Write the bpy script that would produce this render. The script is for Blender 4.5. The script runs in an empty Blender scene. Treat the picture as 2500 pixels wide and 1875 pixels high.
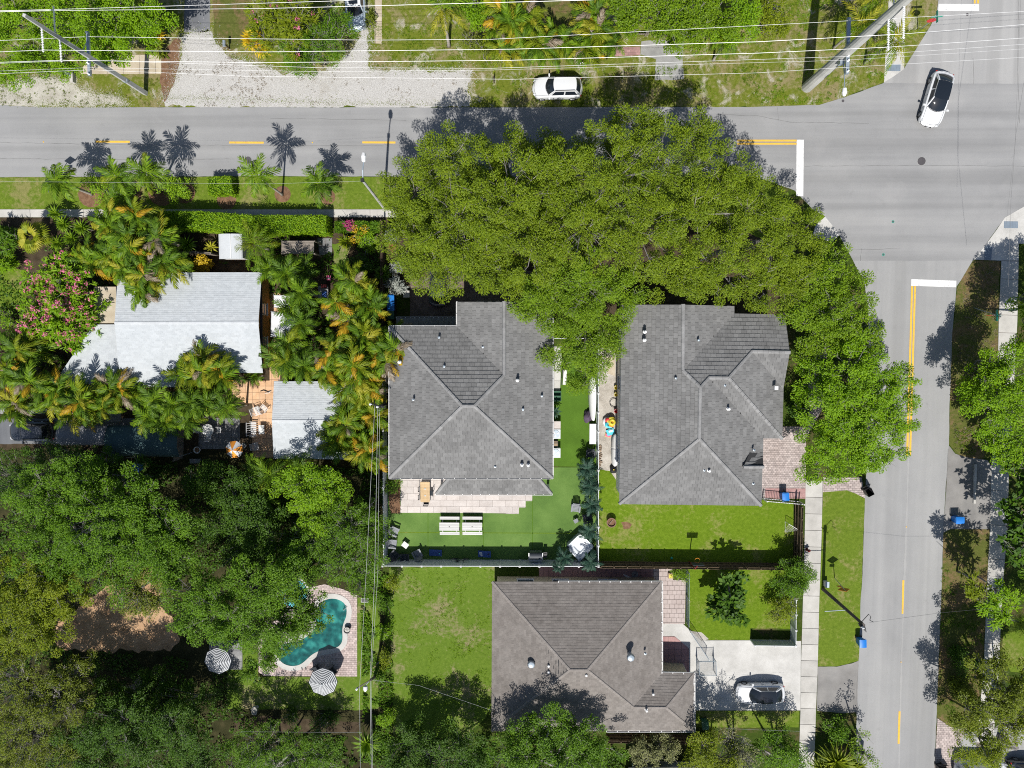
import bpy, math, random
import numpy as np
from mathutils import Vector, Matrix, Euler
rnd = random.Random(7)
C = bpy.context.scene.collection
SC = bpy.context.scene
# ------------------------------------------------------------------ camera, sky, sun, exposure
H = 62.5                                     # flying height of the drone, metres
F = 1667.0                                   # focal length in photo pixels (24 mm equivalent)
PITCH, ROLL = math.radians(-3.96), math.radians(1.03)
cam_d = bpy.data.cameras.new('camera'); cam = bpy.data.objects.new('camera', cam_d); C.objects.link(cam)
cam.location = (0, 0, H); cam.rotation_euler = (PITCH, ROLL, 0)
cam_d.sensor_width = 36; cam_d.lens = 36 * F / 2500; cam_d.clip_start = .5; cam_d.clip_end = 2000
SC.camera = cam
SUN_DIR = Vector((.05, .687, -1)).normalized()     # way the light travels: from the south, a little west
ELEV = math.asin(-SUN_DIR.z)
w = bpy.data.worlds.new('World'); SC.world = w; w.use_nodes = True
nt = w.node_tree; bg = nt.nodes['Background']
sky = nt.nodes.new('ShaderNodeTexSky'); sky.sky_type = 'NISHITA'; sky.sun_disc = False
sky.sun_elevation = ELEV; sky.sun_rotation = math.atan2(-SUN_DIR.x, -SUN_DIR.y)
nt.links.new(sky.outputs[0], bg.inputs[0]); bg.inputs[1].default_value = .07
sd = bpy.data.lights.new('sun', 'SUN'); so = bpy.data.objects.new('sun', sd); C.objects.link(so)
sd.energy = 4.6; sd.angle = math.radians(.5); sd.color = (1, .965, .91)
so.rotation_euler = SUN_DIR.to_track_quat('-Z', 'Y').to_euler(); so.location = (0, -40, 80)
SC.view_settings.view_transform = 'Standard'; SC.view_settings.look = 'None'
SC.view_settings.exposure = .38; SC.view_settings.gamma = 1; SC.view_settings.use_curve_mapping = False
SC.render.engine = 'CYCLES'; SC.cycles.max_bounces = 6; SC.cycles.diffuse_bounces = 3; SC.cycles.transparent_max_bounces = 6
SC.cycles.filter_width = 1.05; SC.cycles.use_denoising = False
SC.cycles.caustics_reflective = False; SC.cycles.caustics_refractive = False
# ------------------------------------------------------------------ survey: photo point + height -> place in the world
RC = Euler((PITCH, ROLL, 0)).to_matrix()
OFF = {r + str(i + 1): (x, y) for r, y in zip('ABCD', (0, 450, 900, 1375)) for i, x in enumerate((0, 600, 1200, 1850))}
K = 650 / 2157
def tp(t, x, y):
    if t == 'P': return (x, y)
    o = OFF[t]; return (o[0] + x * K, o[1] + y * K)
def Wp(px, py, z=0.0):
    d = RC @ Vector(((px - 1250) / F, -(py - 937.5) / F, -1)); t = (z - H) / d.z
    return Vector((t * d.x, t * d.y, z))
def TW(t, x, y, z=0.0): return Wp(*tp(t, x, y), z)
def mpp(z=0): return (H - z) / F
def poly(s, z=0):                            # 'A1:10,20 30,40 A2:5,6' -> list of world points
    out = []; t = 'P'
    for tok in s.split():
        if ':' in tok: t, tok = tok.split(':')
        x, y = tok.split(','); out.append(TW(t, float(x), float(y), z))
    return out
# ------------------------------------------------------------------ mesh building
class MB:
    def __init__(s): s.v = []; s.f = []; s.m = []
    def add(s, vs, fs, m=0):
        b = len(s.v); s.v += [tuple(p) for p in vs]; s.f += [tuple(i + b for i in f) for f in fs]; s.m += [m] * len(fs); return s
    def box(s, x, y, z, sx, sy, sz, rot=0, m=0, M=None):     # centre x,y ; z = bottom
        c, n = math.cos(rot), math.sin(rot); vs = []
        for k in (0, 1):
            for a, b in ((-1, -1), (1, -1), (1, 1), (-1, 1)):
                dx, dy = a * sx / 2, b * sy / 2
                vs.append(Vector((x + dx * c - dy * n, y + dx * n + dy * c, z + k * sz)))
        if M: vs = [M @ q for q in vs]
        return s.add(vs, [(3, 2, 1, 0), (4, 5, 6, 7), (0, 1, 5, 4), (1, 2, 6, 5), (2, 3, 7, 6), (3, 0, 4, 7)], m)
    def beam(s, a, b, wd, ht, m=0):                           # bar from a to b, wd across, ht vertical-ish
        a, b = Vector(a), Vector(b); d = (b - a).normalized()
        up = Vector((0, 0, 1)) if abs(d.z) < .95 else Vector((1, 0, 0))
        sd_ = d.cross(up).normalized(); u = sd_.cross(d)
        vs = [p + sd_ * i * wd / 2 + u * j * ht / 2 for p in (a, b) for i, j in ((-1, -1), (1, -1), (1, 1), (-1, 1))]
        return s.add(vs, [(0, 1, 2, 3), (7, 6, 5, 4), (0, 4, 5, 1), (1, 5, 6, 2), (2, 6, 7, 3), (3, 7, 4, 0)], m)
    def prism(s, pts, z0, z1, m=0, top=True):
        n = len(pts); a = sum(pts[i][0] * pts[(i + 1) % n][1] - pts[(i + 1) % n][0] * pts[i][1] for i in range(n))
        if a < 0: pts = pts[::-1]
        vs = [(p[0], p[1], z0) for p in pts] + [(p[0], p[1], z1) for p in pts]
        fs = [(i, (i + 1) % n, n + (i + 1) % n, n + i) for i in range(n)]
        if top: fs += [tuple(range(n, 2 * n)), tuple(range(n - 1, -1, -1))]
        return s.add(vs, fs, m)
    def tube(s, pts, r, n=6, m=0, cap=True):
        pts = [Vector(p) for p in pts]; rr = r if isinstance(r, (list, tuple)) else [r] * len(pts)
        vs = []; ref = Vector((.31, .17, .93))
        for i, p in enumerate(pts):
            d = (pts[min(i + 1, len(pts) - 1)] - pts[max(i - 1, 0)]).normalized()
            a = d.cross(ref)
            if a.length < .05: a = d.cross(Vector((1, 0, 0)))
            a.normalize(); b = d.cross(a)
            vs += [p + (a * math.cos(q) + b * math.sin(q)) * rr[i] for q in (2 * math.pi * k / n for k in range(n))]
        fs = [(i * n + k, i * n + (k + 1) % n, (i + 1) * n + (k + 1) % n, (i + 1) * n + k) for i in range(len(pts) - 1) for k in range(n)]
        if cap: fs += [tuple(range(n - 1, -1, -1)), tuple(range((len(pts) - 1) * n, len(pts) * n))]
        return s.add(vs, fs, m)
    def lathe(s, prof, n=16, x=0, y=0, z=0, m=0, M=None, cap=True):
        vs = [Vector((x + r * math.cos(2 * math.pi * k / n), y + r * math.sin(2 * math.pi * k / n), z + h)) for r, h in prof for k in range(n)]
        if M: vs = [M @ q for q in vs]
        L = len(prof)
        fs = [(i * n + k, i * n + (k + 1) % n, (i + 1) * n + (k + 1) % n, (i + 1) * n + k) for i in range(L - 1) for k in range(n)]
        if cap: fs += [tuple(range(n - 1, -1, -1)), tuple(range((L - 1) * n, L * n))]
        return s.add(vs, fs, m)
    def grid(s, rows, m=0):                                    # rows of points, all the same length
        n = len(rows[0]); vs = [p for r in rows for p in r]
        return s.add(vs, [(i * n + j, i * n + j + 1, (i + 1) * n + j + 1, (i + 1) * n + j) for i in range(len(rows) - 1) for j in range(n - 1)], m)
    def mesh(s, name, mats):
        me = bpy.data.meshes.new(name); me.from_pydata(s.v, [], s.f)
        if not isinstance(mats, (list, tuple)): mats = [mats]
        for q in mats: me.materials.append(q)
        if len(mats) > 1: me.polygons.foreach_set('material_index', s.m)
        me.update(); return me
    def build(s, name, mats, parent=None, world=False, smooth=False, kind=None, label=None):
        return put(s.mesh(name, mats), name, parent, world, smooth, kind, label)
def wloc(o):
    v = Vector((0, 0, 0))
    while o: v += o.location; o = o.parent
    return v
def put(me, name, parent=None, world=False, smooth=False, kind=None, label=None):
    o = bpy.data.objects.new(name, me); C.objects.link(o)
    if smooth:
        me.polygons.foreach_set('use_smooth', [True] * len(me.polygons))
        if smooth != True:
            me.set_sharp_from_angle(angle=math.radians(smooth))
    if parent:
        o.parent = parent
        if world: o.location = -wloc(parent)
    if kind: o['kind'] = kind
    if label: o['label'] = label
    return o
def thing(name, label, cat, loc=(0, 0, 0), rz=0, group=None):
    o = bpy.data.objects.new(name, None); C.objects.link(o); o.empty_display_size = .3
    o.location = loc; o.rotation_euler = (0, 0, rz); o['label'] = label; o['category'] = cat
    if group: o['group'] = group
    return o
def tag(o, label, cat, group=None):
    o['label'] = label; o['category'] = cat
    if group: o['group'] = group
    return o
def copy_tree(o, parent=None):
    c = o.copy(); C.objects.link(c)
    if parent: c.parent = parent
    for ch in list(o.children): copy_tree(ch, c)
    return c
def dup(root, loc, rz=0, label=None, scale=None):
    c = copy_tree(root); c.location = loc; c.rotation_euler = (0, 0, rz)
    if label: c['label'] = label
    if scale: c.scale = (scale,) * 3
    return c
# ------------------------------------------------------------------ materials
def newmat(name):
    m = bpy.data.materials.new(name); m.use_nodes = True; t = m.node_tree
    return m, t, t.nodes['Principled BSDF']
def hexc(h):                                  # sRGB hex -> linear
    f = lambda v: v / 12.92 if v <= .04045 else ((v + .055) / 1.055) ** 2.4
    return tuple(f(int(h[i:i + 2], 16) / 255) for i in (0, 2, 4)) + (1,)
def col(c):
    if isinstance(c, str): return hexc(c)
    return tuple(c) + (1,) if len(c) == 3 else tuple(c)
def ramp(t, fac, stops):
    r = t.nodes.new('ShaderNodeValToRGB'); e = r.color_ramp.elements
    while len(e) < len(stops): e.new(.5)
    for i, (p, c) in enumerate(stops): e[i].position = p; e[i].color = col(c)
    t.links.new(fac, r.inputs[0]); return r.outputs[0]
def noise(t, scale, detail=4, rough=.6, vec=None, dist=0):
    n = t.nodes.new('ShaderNodeTexNoise'); n.inputs['Scale'].default_value = scale; n.inputs['Detail'].default_value = detail
    n.inputs['Roughness'].default_value = rough; n.inputs['Distortion'].default_value = dist
    t.links.new(vec or pos(t), n.inputs['Vector']); return n.outputs['Fac']
def pos(t, sc=None):
    g = t.nodes.get('GEO')
    if not g: g = t.nodes.new('ShaderNodeNewGeometry'); g.name = 'GEO'
    if not sc: return g.outputs['Position']
    m = t.nodes.new('ShaderNodeMapping'); m.inputs['Scale'].default_value = sc; t.links.new(g.outputs['Position'], m.inputs[0]); return m.outputs[0]
def mth(t, op, a, b=None, cl=False):
    n = t.nodes.new('ShaderNodeMath'); n.operation = op; n.use_clamp = cl
    for i, v in enumerate((a, b)):
        if v is None: continue
        if isinstance(v, (int, float)): n.inputs[i].default_value = v
        else: t.links.new(v, n.inputs[i])
    return n.outputs[0]
def mixc(t, fac, a, b, mode='MIX'):
    n = t.nodes.new('ShaderNodeMix'); n.data_type = 'RGBA'; n.blend_type = mode
    for i, v in ((0, fac), (6, a), (7, b)):
        if isinstance(v, (int, float)): n.inputs[i].default_value = v
        elif isinstance(v, (tuple, str)): n.inputs[i].default_value = col(v)
        else: t.links.new(v, n.inputs[i])
    return n.outputs[2]
def smooth01(t, v, lo, hi):
    n = t.nodes.new('ShaderNodeMapRange'); n.interpolation_type = 'SMOOTHSTEP'
    t.links.new(v, n.inputs[0]); n.inputs[1].default_value = lo; n.inputs[2].default_value = hi; return n.outputs[0]
def vary(t, c, island=0, objr=0):             # per-piece lightness
    for amt, src in ((island, 'i'), (objr, 'o')):
        if not amt: continue
        if src == 'i': pos(t); r = t.nodes['GEO'].outputs['Random Per Island']
        else: r = t.nodes.new('ShaderNodeObjectInfo').outputs['Random']
        h = t.nodes.new('ShaderNodeHueSaturation'); t.links.new(c, h.inputs['Color'])
        t.links.new(mth(t, 'ADD', mth(t, 'MULTIPLY', r, amt), 1 - amt / 2), h.inputs['Value']); c = h.outputs[0]
    return c
def bump(t, b, scale, dist, vec=None, detail=3):
    n = t.nodes.new('ShaderNodeBump'); n.inputs['Distance'].default_value = dist
    t.links.new(noise(t, scale, detail, .65, vec), n.inputs['Height']); t.links.new(n.outputs[0], b.inputs['Normal'])
def nmat(name, stops, scale=3, fine=30, fmix=.5, rough=.9, bmp=0, bs=30, island=0, objr=0, spec=.25, vec=None, metal=0, coat=0):
    m, t, b = newmat(name)
    v = pos(t, vec) if vec else None
    a = noise(t, scale, 5, .6, v); f = noise(t, fine, 3, .6, v)
    x = mth(t, 'ADD', mth(t, 'MULTIPLY', a, 1 - fmix), mth(t, 'MULTIPLY', f, fmix))
    c = vary(t, ramp(t, x, stops), island, objr)
    t.links.new(c, b.inputs['Base Color']); b.inputs['Roughness'].default_value = rough
    b.inputs['Specular IOR Level'].default_value = spec; b.inputs['Metallic'].default_value = metal; b.inputs['Coat Weight'].default_value = coat
    if bmp: bump(t, b, bs, bmp)
    return m
def plain(name, c, rough=.6, spec=.4, metal=0, coat=0, var=.12):
    c = col(c); d = tuple(x * (1 - var) for x in c[:3]); e = tuple(min(1, x * (1 + var)) for x in c[:3])
    return nmat(name, [(.3, d), (.7, e)], 2.5, 22, .4, rough, spec=spec, metal=metal, coat=coat)
def leafmat(name, stops, trans=.35, big=.25, bscale=.45, rough=.55, spec=.25):
    m, t, b = newmat(name); pos(t)
    x = mth(t, 'ADD', mth(t, 'MULTIPLY', t.nodes['GEO'].outputs['Random Per Island'], 1 - big * 2), mth(t, 'MULTIPLY', noise(t, bscale, 4, .6), big * 2))
    c = ramp(t, x, stops); t.links.new(c, b.inputs['Base Color']); b.inputs['Roughness'].default_value = rough
    b.inputs['Specular IOR Level'].default_value = spec
    tr = t.nodes.new('ShaderNodeBsdfTranslucent'); ms = t.nodes.new('ShaderNodeMixShader'); ms.inputs[0].default_value = trans
    t.links.new(mixc(t, .6, c, (.9, 1, .25), 'MULTIPLY'), tr.inputs[0])
    t.links.new(b.outputs[0], ms.inputs[1]); t.links.new(tr.outputs[0], ms.inputs[2])
    t.links.new(ms.outputs[0], t.nodes['Material Output'].inputs[0]); return m
M = {}
def asphalt(name, stops, streak=(.02, .5, 1)):
    m, t, b = newmat(name)
    s = noise(t, 1.1, 5, .6, pos(t, streak)); f = noise(t, 22, 4, .7); g = noise(t, .22, 5, .65); h = noise(t, 95, 2, .6)
    x = mth(t, 'ADD', mth(t, 'MULTIPLY', s, .42), mth(t, 'ADD', mth(t, 'MULTIPLY', f, .18), mth(t, 'ADD', mth(t, 'MULTIPLY', g, .26), mth(t, 'MULTIPLY', h, .14))))
    c = ramp(t, x, stops)
    ln = noise(t, .55, 3, .5, pos(t, (.012, 1.0, 1) if streak[0] < .1 else (1.0, .012, 1))); c = mixc(t, mth(t, 'MULTIPLY', smooth01(t, ln, .48, .66), .26), c, (.12, .12, .12)); pt = smooth01(t, noise(t, .13, 6, .62, None, .2), .52, .66); c = mixc(t, mth(t, 'MULTIPLY', pt, .14), c, (.42, .41, .40))
    k = smooth01(t, noise(t, 9, 6, .75, pos(t, (.25, 1.2, 1) if streak[0] < .1 else (1.2, .25, 1))), .66, .75)      # sparse tar specks and drips
    c = mixc(t, mth(t, 'MULTIPLY', k, .42), c, (.10, .10, .10))
    st = smooth01(t, noise(t, .8, 6, .7, None, .3), .60, .74); c = mixc(t, mth(t, 'MULTIPLY', st, .16), c, (.10, .10, .095))
    t.links.new(c, b.inputs['Base Color']); b.inputs['Roughness'].default_value = .9; b.inputs['Specular IOR Level'].default_value = .2
    bump(t, b, 60, .01); return m
M['asphalt'] = asphalt('asphalt', [(.36, (.205, .206, .208)), (.5, (.262, .262, .262)), (.64, (.315, .313, .308))])
M['asphalt_ns'] = asphalt('asphalt_ns', [(.36, (.225, .226, .227)), (.5, (.28, .28, .278)), (.64, (.335, .333, .326))], (.5, .02, 1))
M['asphalt_n'] = asphalt('asphalt_n', [(.36, (.26, .26, .258)), (.5, (.315, .313, .308)), (.64, (.38, .376, .366))], (.5, .02, 1))
M['apron'] = asphalt('apron', [(.36, (.15, .143, .135)), (.5, (.215, .207, .197)), (.64, (.275, .265, .25))], (.4, .4, 1))
M['dark_drive'] = asphalt('dark_drive', [(.36, (.10, .105, .115)), (.5, (.15, .155, .165)), (.64, (.24, .24, .24))], (.4, .05, 1))
def grass(name, g, dry, sand, dryness=.5, sandy=.0, bscale=.35):
    m, t, b = newmat(name)
    fine = noise(t, 26, 4, .75); mid = noise(t, 3.2, 6, .72); big = noise(t, bscale, 6, .68, None, .6); blade = noise(t, 60, 3, .8)
    x = mth(t, 'ADD', mth(t, 'MULTIPLY', fine, .35), mth(t, 'ADD', mth(t, 'MULTIPLY', mid, .38), mth(t, 'MULTIPLY', blade, .27)))
    c = ramp(t, x, [(.33, g[0]), (.5, g[1]), (.68, g[2])])
    d = ramp(t, x, [(.35, dry[0]), (.65, dry[1])])
    k = smooth01(t, mth(t, 'ADD', big, mth(t, 'MULTIPLY', mth(t, 'SUBTRACT', mid, .5), .55)), .62 - dryness * .3, .82 - dryness * .3)
    c = mixc(t, k, c, d)
    if sandy:
        k2 = smooth01(t, mth(t, 'ADD', noise(t, bscale * 1.6, 6, .7, pos(t, (1.1, .95, 1)), 1.0), mth(t, 'MULTIPLY', mth(t, 'SUBTRACT', fine, .5), .5)), .72 - sandy * .25, .8 - sandy * .25)
        c = mixc(t, mth(t, 'MULTIPLY', k2, .85), c, ramp(t, x, [(.35, sand[0]), (.65, sand[1])]))
    t.links.new(c, b.inputs['Base Color']); b.inputs['Roughness'].default_value = .95; b.inputs['Specular IOR Level'].default_value = .1
    bump(t, b, 34, .06); return m
SANDC = ((.34, .31, .25), (.55, .51, .43)); DRYC = ((.14, .115, .045), (.27, .225, .10))
M['verge'] = grass('verge_grass', ((.06, .085, .010), (.135, .165, .018), (.22, .245, .04)), ((.16, .135, .055), (.32, .275, .14)), SANDC, .6, .62)
M['lawn'] = grass('lawn_grass', ((0.053, 0.0969, 0.0088), (0.1219, 0.1824, 0.0176), (0.212, 0.2793, 0.0385)), ((0.159, 0.1539, 0.0495), (0.2862, 0.2736, 0.099)), SANDC, .42)
M['lawn_bright'] = grass('bright_lawn', ((0.0473, 0.0978, 0.006), (0.1208, 0.1955, 0.0108), (0.2152, 0.3047, 0.0336)), ((0.147, 0.161, 0.036), (0.2835, 0.2875, 0.09)), SANDC, .36)
M['lawn_worn'] = grass('worn_lawn', ((0.0616, 0.114, 0.0132), (0.112, 0.1824, 0.0198), (0.1904, 0.2565, 0.044)), ((0.1904, 0.1596, 0.0825), (0.3136, 0.2736, 0.154)), SANDC, .42, 0, .25)
M['lawn_shade'] = grass('grass_painted_shade', ((.022, .04, .006), (.045, .075, .01), (.09, .12, .02)), ((.07, .055, .025), (.12, .095, .045)), SANDC, .5)  # darkened copy of the lawn, shade put into its colour
M['litter'] = grass('leaf_litter_grass', ((.06, .075, .015), (.10, .115, .025), (.16, .165, .05)), ((.13, .085, .04), (.23, .165, .085)), SANDC, .62, .12)
M['turf'] = nmat('artificial_turf', [(.36, (0.0682, 0.1318, 0.0286)), (.5, (0.1012, 0.1814, 0.0396)), (.64, (0.1408, 0.229, 0.0572))], .35, 30, .42, .9, .02, 60, spec=.15)
M['turf_b'] = nmat('artificial_turf_north', [(.34, (0.0528, 0.1078, 0.011)), (.52, (0.0748, 0.1496, 0.0154)), (.68, (0.099, 0.1892, 0.022))], .5, 38, .5, .9, .02, 60, spec=.15)
M['soil'] = nmat('garden_soil', [(.35, (.03, .022, .014)), (.5, (.065, .048, .03)), (.68, (.12, .095, .06))], 1.3, 26, .5, .97, .05, 30, spec=.1)
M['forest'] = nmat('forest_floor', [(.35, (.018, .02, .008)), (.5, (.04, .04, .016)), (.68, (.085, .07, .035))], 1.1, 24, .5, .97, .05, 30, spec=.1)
M['mulch'] = nmat('mulch', [(.35, (.10, .05, .03)), (.5, (.19, .11, .065)), (.68, (.30, .19, .12))], 3, 40, .6, .97, .05, 40, spec=.1)
M['dirt'] = nmat('orange_dirt', [(.33, (.28, .165, .09)), (.5, (.43, .275, .16)), (.68, (.55, .39, .25))], 1.2, 20, .4, .97, .04, 20, spec=.1)
def gravel():
    m, t, b = newmat('white_gravel')
    f = noise(t, 30, 4, .85); f2 = noise(t, 11, 4, .75); big = noise(t, .35, 5, .65, None, .5)
    x = mth(t, 'ADD', mth(t, 'MULTIPLY', f, .6), mth(t, 'MULTIPLY', f2, .4))
    c = ramp(t, x, [(.36, (.22, .20, .175)), (.46, (.44, .425, .40)), (.62, (.66, .65, .63))])
    k = smooth01(t, mth(t, 'ADD', big, mth(t, 'MULTIPLY', mth(t, 'SUBTRACT', f2, .5), .9)), .60, .74)
    c = mixc(t, mth(t, 'MULTIPLY', k, .6), c, ramp(t, f, [(.4, (.20, .175, .12)), (.6, (.40, .36, .28))]))
    t.links.new(c, b.inputs['Base Color']); b.inputs['Roughness'].default_value = .95; bump(t, b, 26, .08); return m
M['gravel'] = gravel()
M['sand'] = nmat('pale_sand', [(.35, (.29, .27, .225)), (.5, (.40, .38, .33)), (.66, (.50, .48, .43))], .9, 18, .4, .95, .03, 20)
M['sand_grey'] = nmat('grey_sand', [(.35, (.26, .235, .20)), (.5, (.40, .37, .325)), (.66, (.54, .51, .46))], 1.1, 16, .45, .95, .04, 20)
M['concrete'] = nmat('concrete', [(.33, (.34, .33, .305)), (.5, (.42, .405, .375)), (.66, (.49, .475, .445))], .8, 20, .35, .88, .01, 30, objr=.16)
M['concrete_white'] = nmat('white_concrete', [(.33, (.36, .352, .33)), (.5, (.45, .44, .415)), (.66, (.53, .52, .495))], .7, 14, .3, .85, .01, 30, objr=.05)
M['concrete_tan'] = nmat('tan_concrete', [(.33, (.33, .28, .20)), (.5, (.42, .36, .27)), (.66, (.50, .45, .36))], .9, 18, .4, .9, .01, 30, objr=.1)
M['concrete_grey'] = nmat('grey_concrete', [(.33, (.20, .20, .195)), (.5, (.28, .28, .27)), (.66, (.36, .36, .35))], .9, 18, .4, .9, .01, 30, objr=.12)
M['paver_pink'] = nmat('pink_paver', [(.3, (.31, .255, .235)), (.5, (.39, .33, .31)), (.7, (.47, .41, .385))], .8, 14, .4, .9, island=.4)
M['paver_red'] = nmat('red_paver', [(.3, (.26, .14, .135)), (.5, (.34, .20, .19)), (.7, (.42, .27, .25))], 1, 14, .4, .9, island=.3)
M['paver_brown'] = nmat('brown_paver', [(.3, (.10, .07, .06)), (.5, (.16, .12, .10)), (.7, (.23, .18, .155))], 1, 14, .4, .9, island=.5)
M['paver_deck'] = nmat('pool_deck_paver', [(.3, (.34, .27, .25)), (.5, (.44, .36, .335)), (.7, (.53, .45, .42))], .8, 14, .4, .9, island=.4)
M['joint'] = nmat('joint_sand', [(.3, (.14, .115, .10)), (.7, (.24, .20, .18))], 3, 30, .5, .95)
M['travertine'] = nmat('travertine', [(.3, (.42, .375, .345)), (.5, (.50, .455, .425)), (.7, (.56, .52, .49))], 1.5, 12, .4, .8, objr=.2)
M['peach'] = nmat('peach_tile', [(.3, (.47, .28, .15)), (.5, (.58, .37, .22)), (.7, (.66, .45, .29))], 1.2, 12, .4, .8, objr=.2)
M['slate'] = nmat('grey_slab', [(.3, (.12, .12, .125)), (.5, (.19, .19, .19)), (.7, (.27, .27, .265))], 1.5, 12, .4, .85, objr=.3)
M['white_line'] = nmat('white_road_paint', [(.37, (.30, .30, .295)), (.43, (.62, .62, .61)), (.7, (.78, .78, .77))], 3, 26, .55, .7, spec=.2)
M['yellow_line'] = nmat('yellow_road_paint', [(.36, (.36, .25, .09)), (.43, (.64, .38, .05)), (.7, (.74, .47, .075))], 3, 26, .55, .7, spec=.2)
def rooftile(name, a, bcol, c3, objr=.35, island=.35, sc=.5):
    m, t, b = newmat(name)
    f = noise(t, 16, 4, .7); g = noise(t, sc, 6, .68, None, .4); st = noise(t, 2.2, 4, .7, pos(t, (1, 1, .3)))
    x = mth(t, 'ADD', mth(t, 'MULTIPLY', f, .34), mth(t, 'ADD', mth(t, 'MULTIPLY', g, .36), mth(t, 'MULTIPLY', st, .3)))
    c = vary(t, ramp(t, x, [(.36, a), (.5, bcol), (.64, c3)]), island, objr)
    t.links.new(c, b.inputs['Base Color']); b.inputs['Roughness'].default_value = .9; b.inputs['Specular IOR Level'].default_value = .2
    bump(t, b, 18, .02); return m
M['tile_grey'] = rooftile('grey_roof_tile', (.12, .119, .117), (.165, .164, .161), (.21, .209, .205), .25, 0)
M['tile_grey_s'] = rooftile('grey_roof_tile_joined', (.12, .119, .117), (.165, .164, .161), (.21, .209, .205), 0, .25)
M['cap_grey'] = rooftile('grey_ridge_cap', (.18, .18, .178), (.235, .233, .23), (.29, .288, .284), 0, .25)
M['roof_under'] = plain('roof_underlay', (.035, .035, .036), .95)
M['shingle_brown'] = rooftile('brown_shingle', (.135, .12, .108), (.18, .163, .149), (.225, .206, .19), 0, .22, .35)
M['cap_brown'] = rooftile('brown_ridge_cap', (.19, .172, .157), (.23, .208, .19), (.27, .245, .225), 0, .15)
M['shingle_white'] = rooftile('white_shingle', (.385, .41, .425), (.43, .455, .47), (.47, .49, .50), 0, .12, .3)
M['cap_white'] = rooftile('white_ridge_cap', (.43, .45, .465), (.47, .49, .505), (.51, .53, .54), 0, .1)
M['white'] = plain('white_paint', (.66, .66, .655), .5, var=.04)
M['vinyl'] = plain('white_vinyl', (.56, .585, .60), .45, var=.05)
M['stucco_white'] = nmat('white_stucco', [(.3, (.60, .60, .58)), (.7, (.72, .72, .70))], 1, 30, .4, .9, .01, 60)
M['stucco_tan'] = nmat('tan_stucco', [(.3, (.46, .40, .27)), (.7, (.56, .49, .35))], 1, 30, .4, .9, .01, 60)
M['stucco_peach'] = nmat('orange_stucco', [(.3, (.46, .22, .06)), (.7, (.56, .28, .085))], 1, 30, .4, .9, .01, 60)
M['stucco_blue'] = nmat('pale_blue_stucco', [(.3, (.40, .50, .52)), (.7, (.50, .60, .61))], 1, 30, .4, .9, .01, 60)
M['glass'] = plain('dark_glass', (.02, .025, .03), .06, .6, var=.02)
M['pane'] = plain('window_glass', (.05, .07, .08), .08, .6, var=.05)
M['carglass'] = plain('car_glass', (.012, .016, .022), .04, .7, var=.02)
M['carpaint_white'] = plain('white_car_paint', (.62, .63, .64), .2, .5, coat=1, var=.01)
M['carpaint_silver'] = plain('silver_blue_paint', (.40, .47, .53), .28, .5, metal=.3, coat=1, var=.03)
M['carpaint_dark'] = plain('dark_grey_paint', (.035, .038, .045), .25, .5, coat=1, var=.05)
M['rubber'] = plain('tyre_rubber', (.02, .02, .02), .85)
M['alloy'] = plain('alloy', (.42, .43, .44), .35, .5, .7)
M['lamp_red'] = plain('red_lens', (.35, .02, .015), .2, .5)
M['lamp_clear'] = plain('clear_lens', (.62, .64, .66), .12, .6)
M['black'] = plain('black_plastic', (.018, .018, .02), .5)
M['blackmetal'] = plain('black_metal', (.03, .03, .032), .5, .4, .3)
M['grey_resin'] = plain('grey_resin', (.21, .22, .24), .6, var=.08)
M['dark_resin'] = plain('charcoal_resin', (.045, .05, .06), .6, var=.1)
M['light_resin'] = plain('pale_resin', (.62, .62, .60), .6, var=.05)
M['wood_white'] = nmat('whitewashed_wood', [(.3, (.46, .455, .44)), (.7, (.60, .595, .58))], 2, 14, .5, .8, vec=(.3, 3, 3), objr=.15)
M['wood_tan'] = nmat('tan_wood', [(.3, (.46, .32, .17)), (.7, (.60, .44, .26))], 2, 14, .5, .7, vec=(3, .3, 3), objr=.2)
M['wood_brown'] = nmat('brown_wood', [(.3, (.055, .037, .024)), (.5, (.10, .072, .048)), (.7, (.155, .115, .08))], 2, 18, .5, .9, island=.5)
M['wood_grey'] = nmat('grey_wood', [(.3, (.13, .11, .09)), (.5, (.21, .18, .15)), (.7, (.30, .265, .225))], 2, 18, .5, .9, island=.4, objr=.2)
M['pole_conc'] = nmat('pole_concrete', [(.3, (.33, .33, .315)), (.5, (.43, .43, .41)), (.7, (.53, .525, .50))], .8, 16, .45, .85, .008, 30)
M['pole_wood'] = nmat('pole_wood', [(.3, (.06, .052, .046)), (.7, (.14, .122, .108))], 1, 16, .5, .9)
M['galv'] = plain('galvanised_steel', (.36, .42, .47), .45, .5, .5)
M['wire'] = plain('wire_aluminium', (.62, .62, .62), .5, .4, .2)
M['wire_dark'] = plain('wire_dark', (.10, .10, .10), .6)
M['porcelain'] = plain('white_insulator', (.72, .73, .74), .3)
M['blue_bin'] = plain('blue_bin_plastic', (.012, .16, .52), .45)
M['green_bin'] = plain('green_bin_plastic', (.03, .11, .06), .5)
M['board_blue'] = plain('blue_board', (.025, .075, .26), .5)
M['sign_green'] = plain('sign_green', (.015, .28, .20), .4)
M['sign_orange'] = plain('sign_orange', (.42, .15, .02), .5)
M['red'] = plain('red_plastic', (.50, .03, .03), .5); M['dkred'] = plain('dark_red_paint', (.16, .02, .02), .5)
M['yellow'] = plain('yellow_plastic', (.60, .50, .05), .5); M['cyan'] = plain('cyan_plastic', (.08, .50, .62), .4)
M['magenta'] = plain('pink_plastic', (.60, .12, .24), .5); M['orange'] = plain('orange_fabric', (.72, .27, .03), .8)
M['purple'] = plain('purple_cloth', (.085, .06, .095), .85, var=.3)
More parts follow.
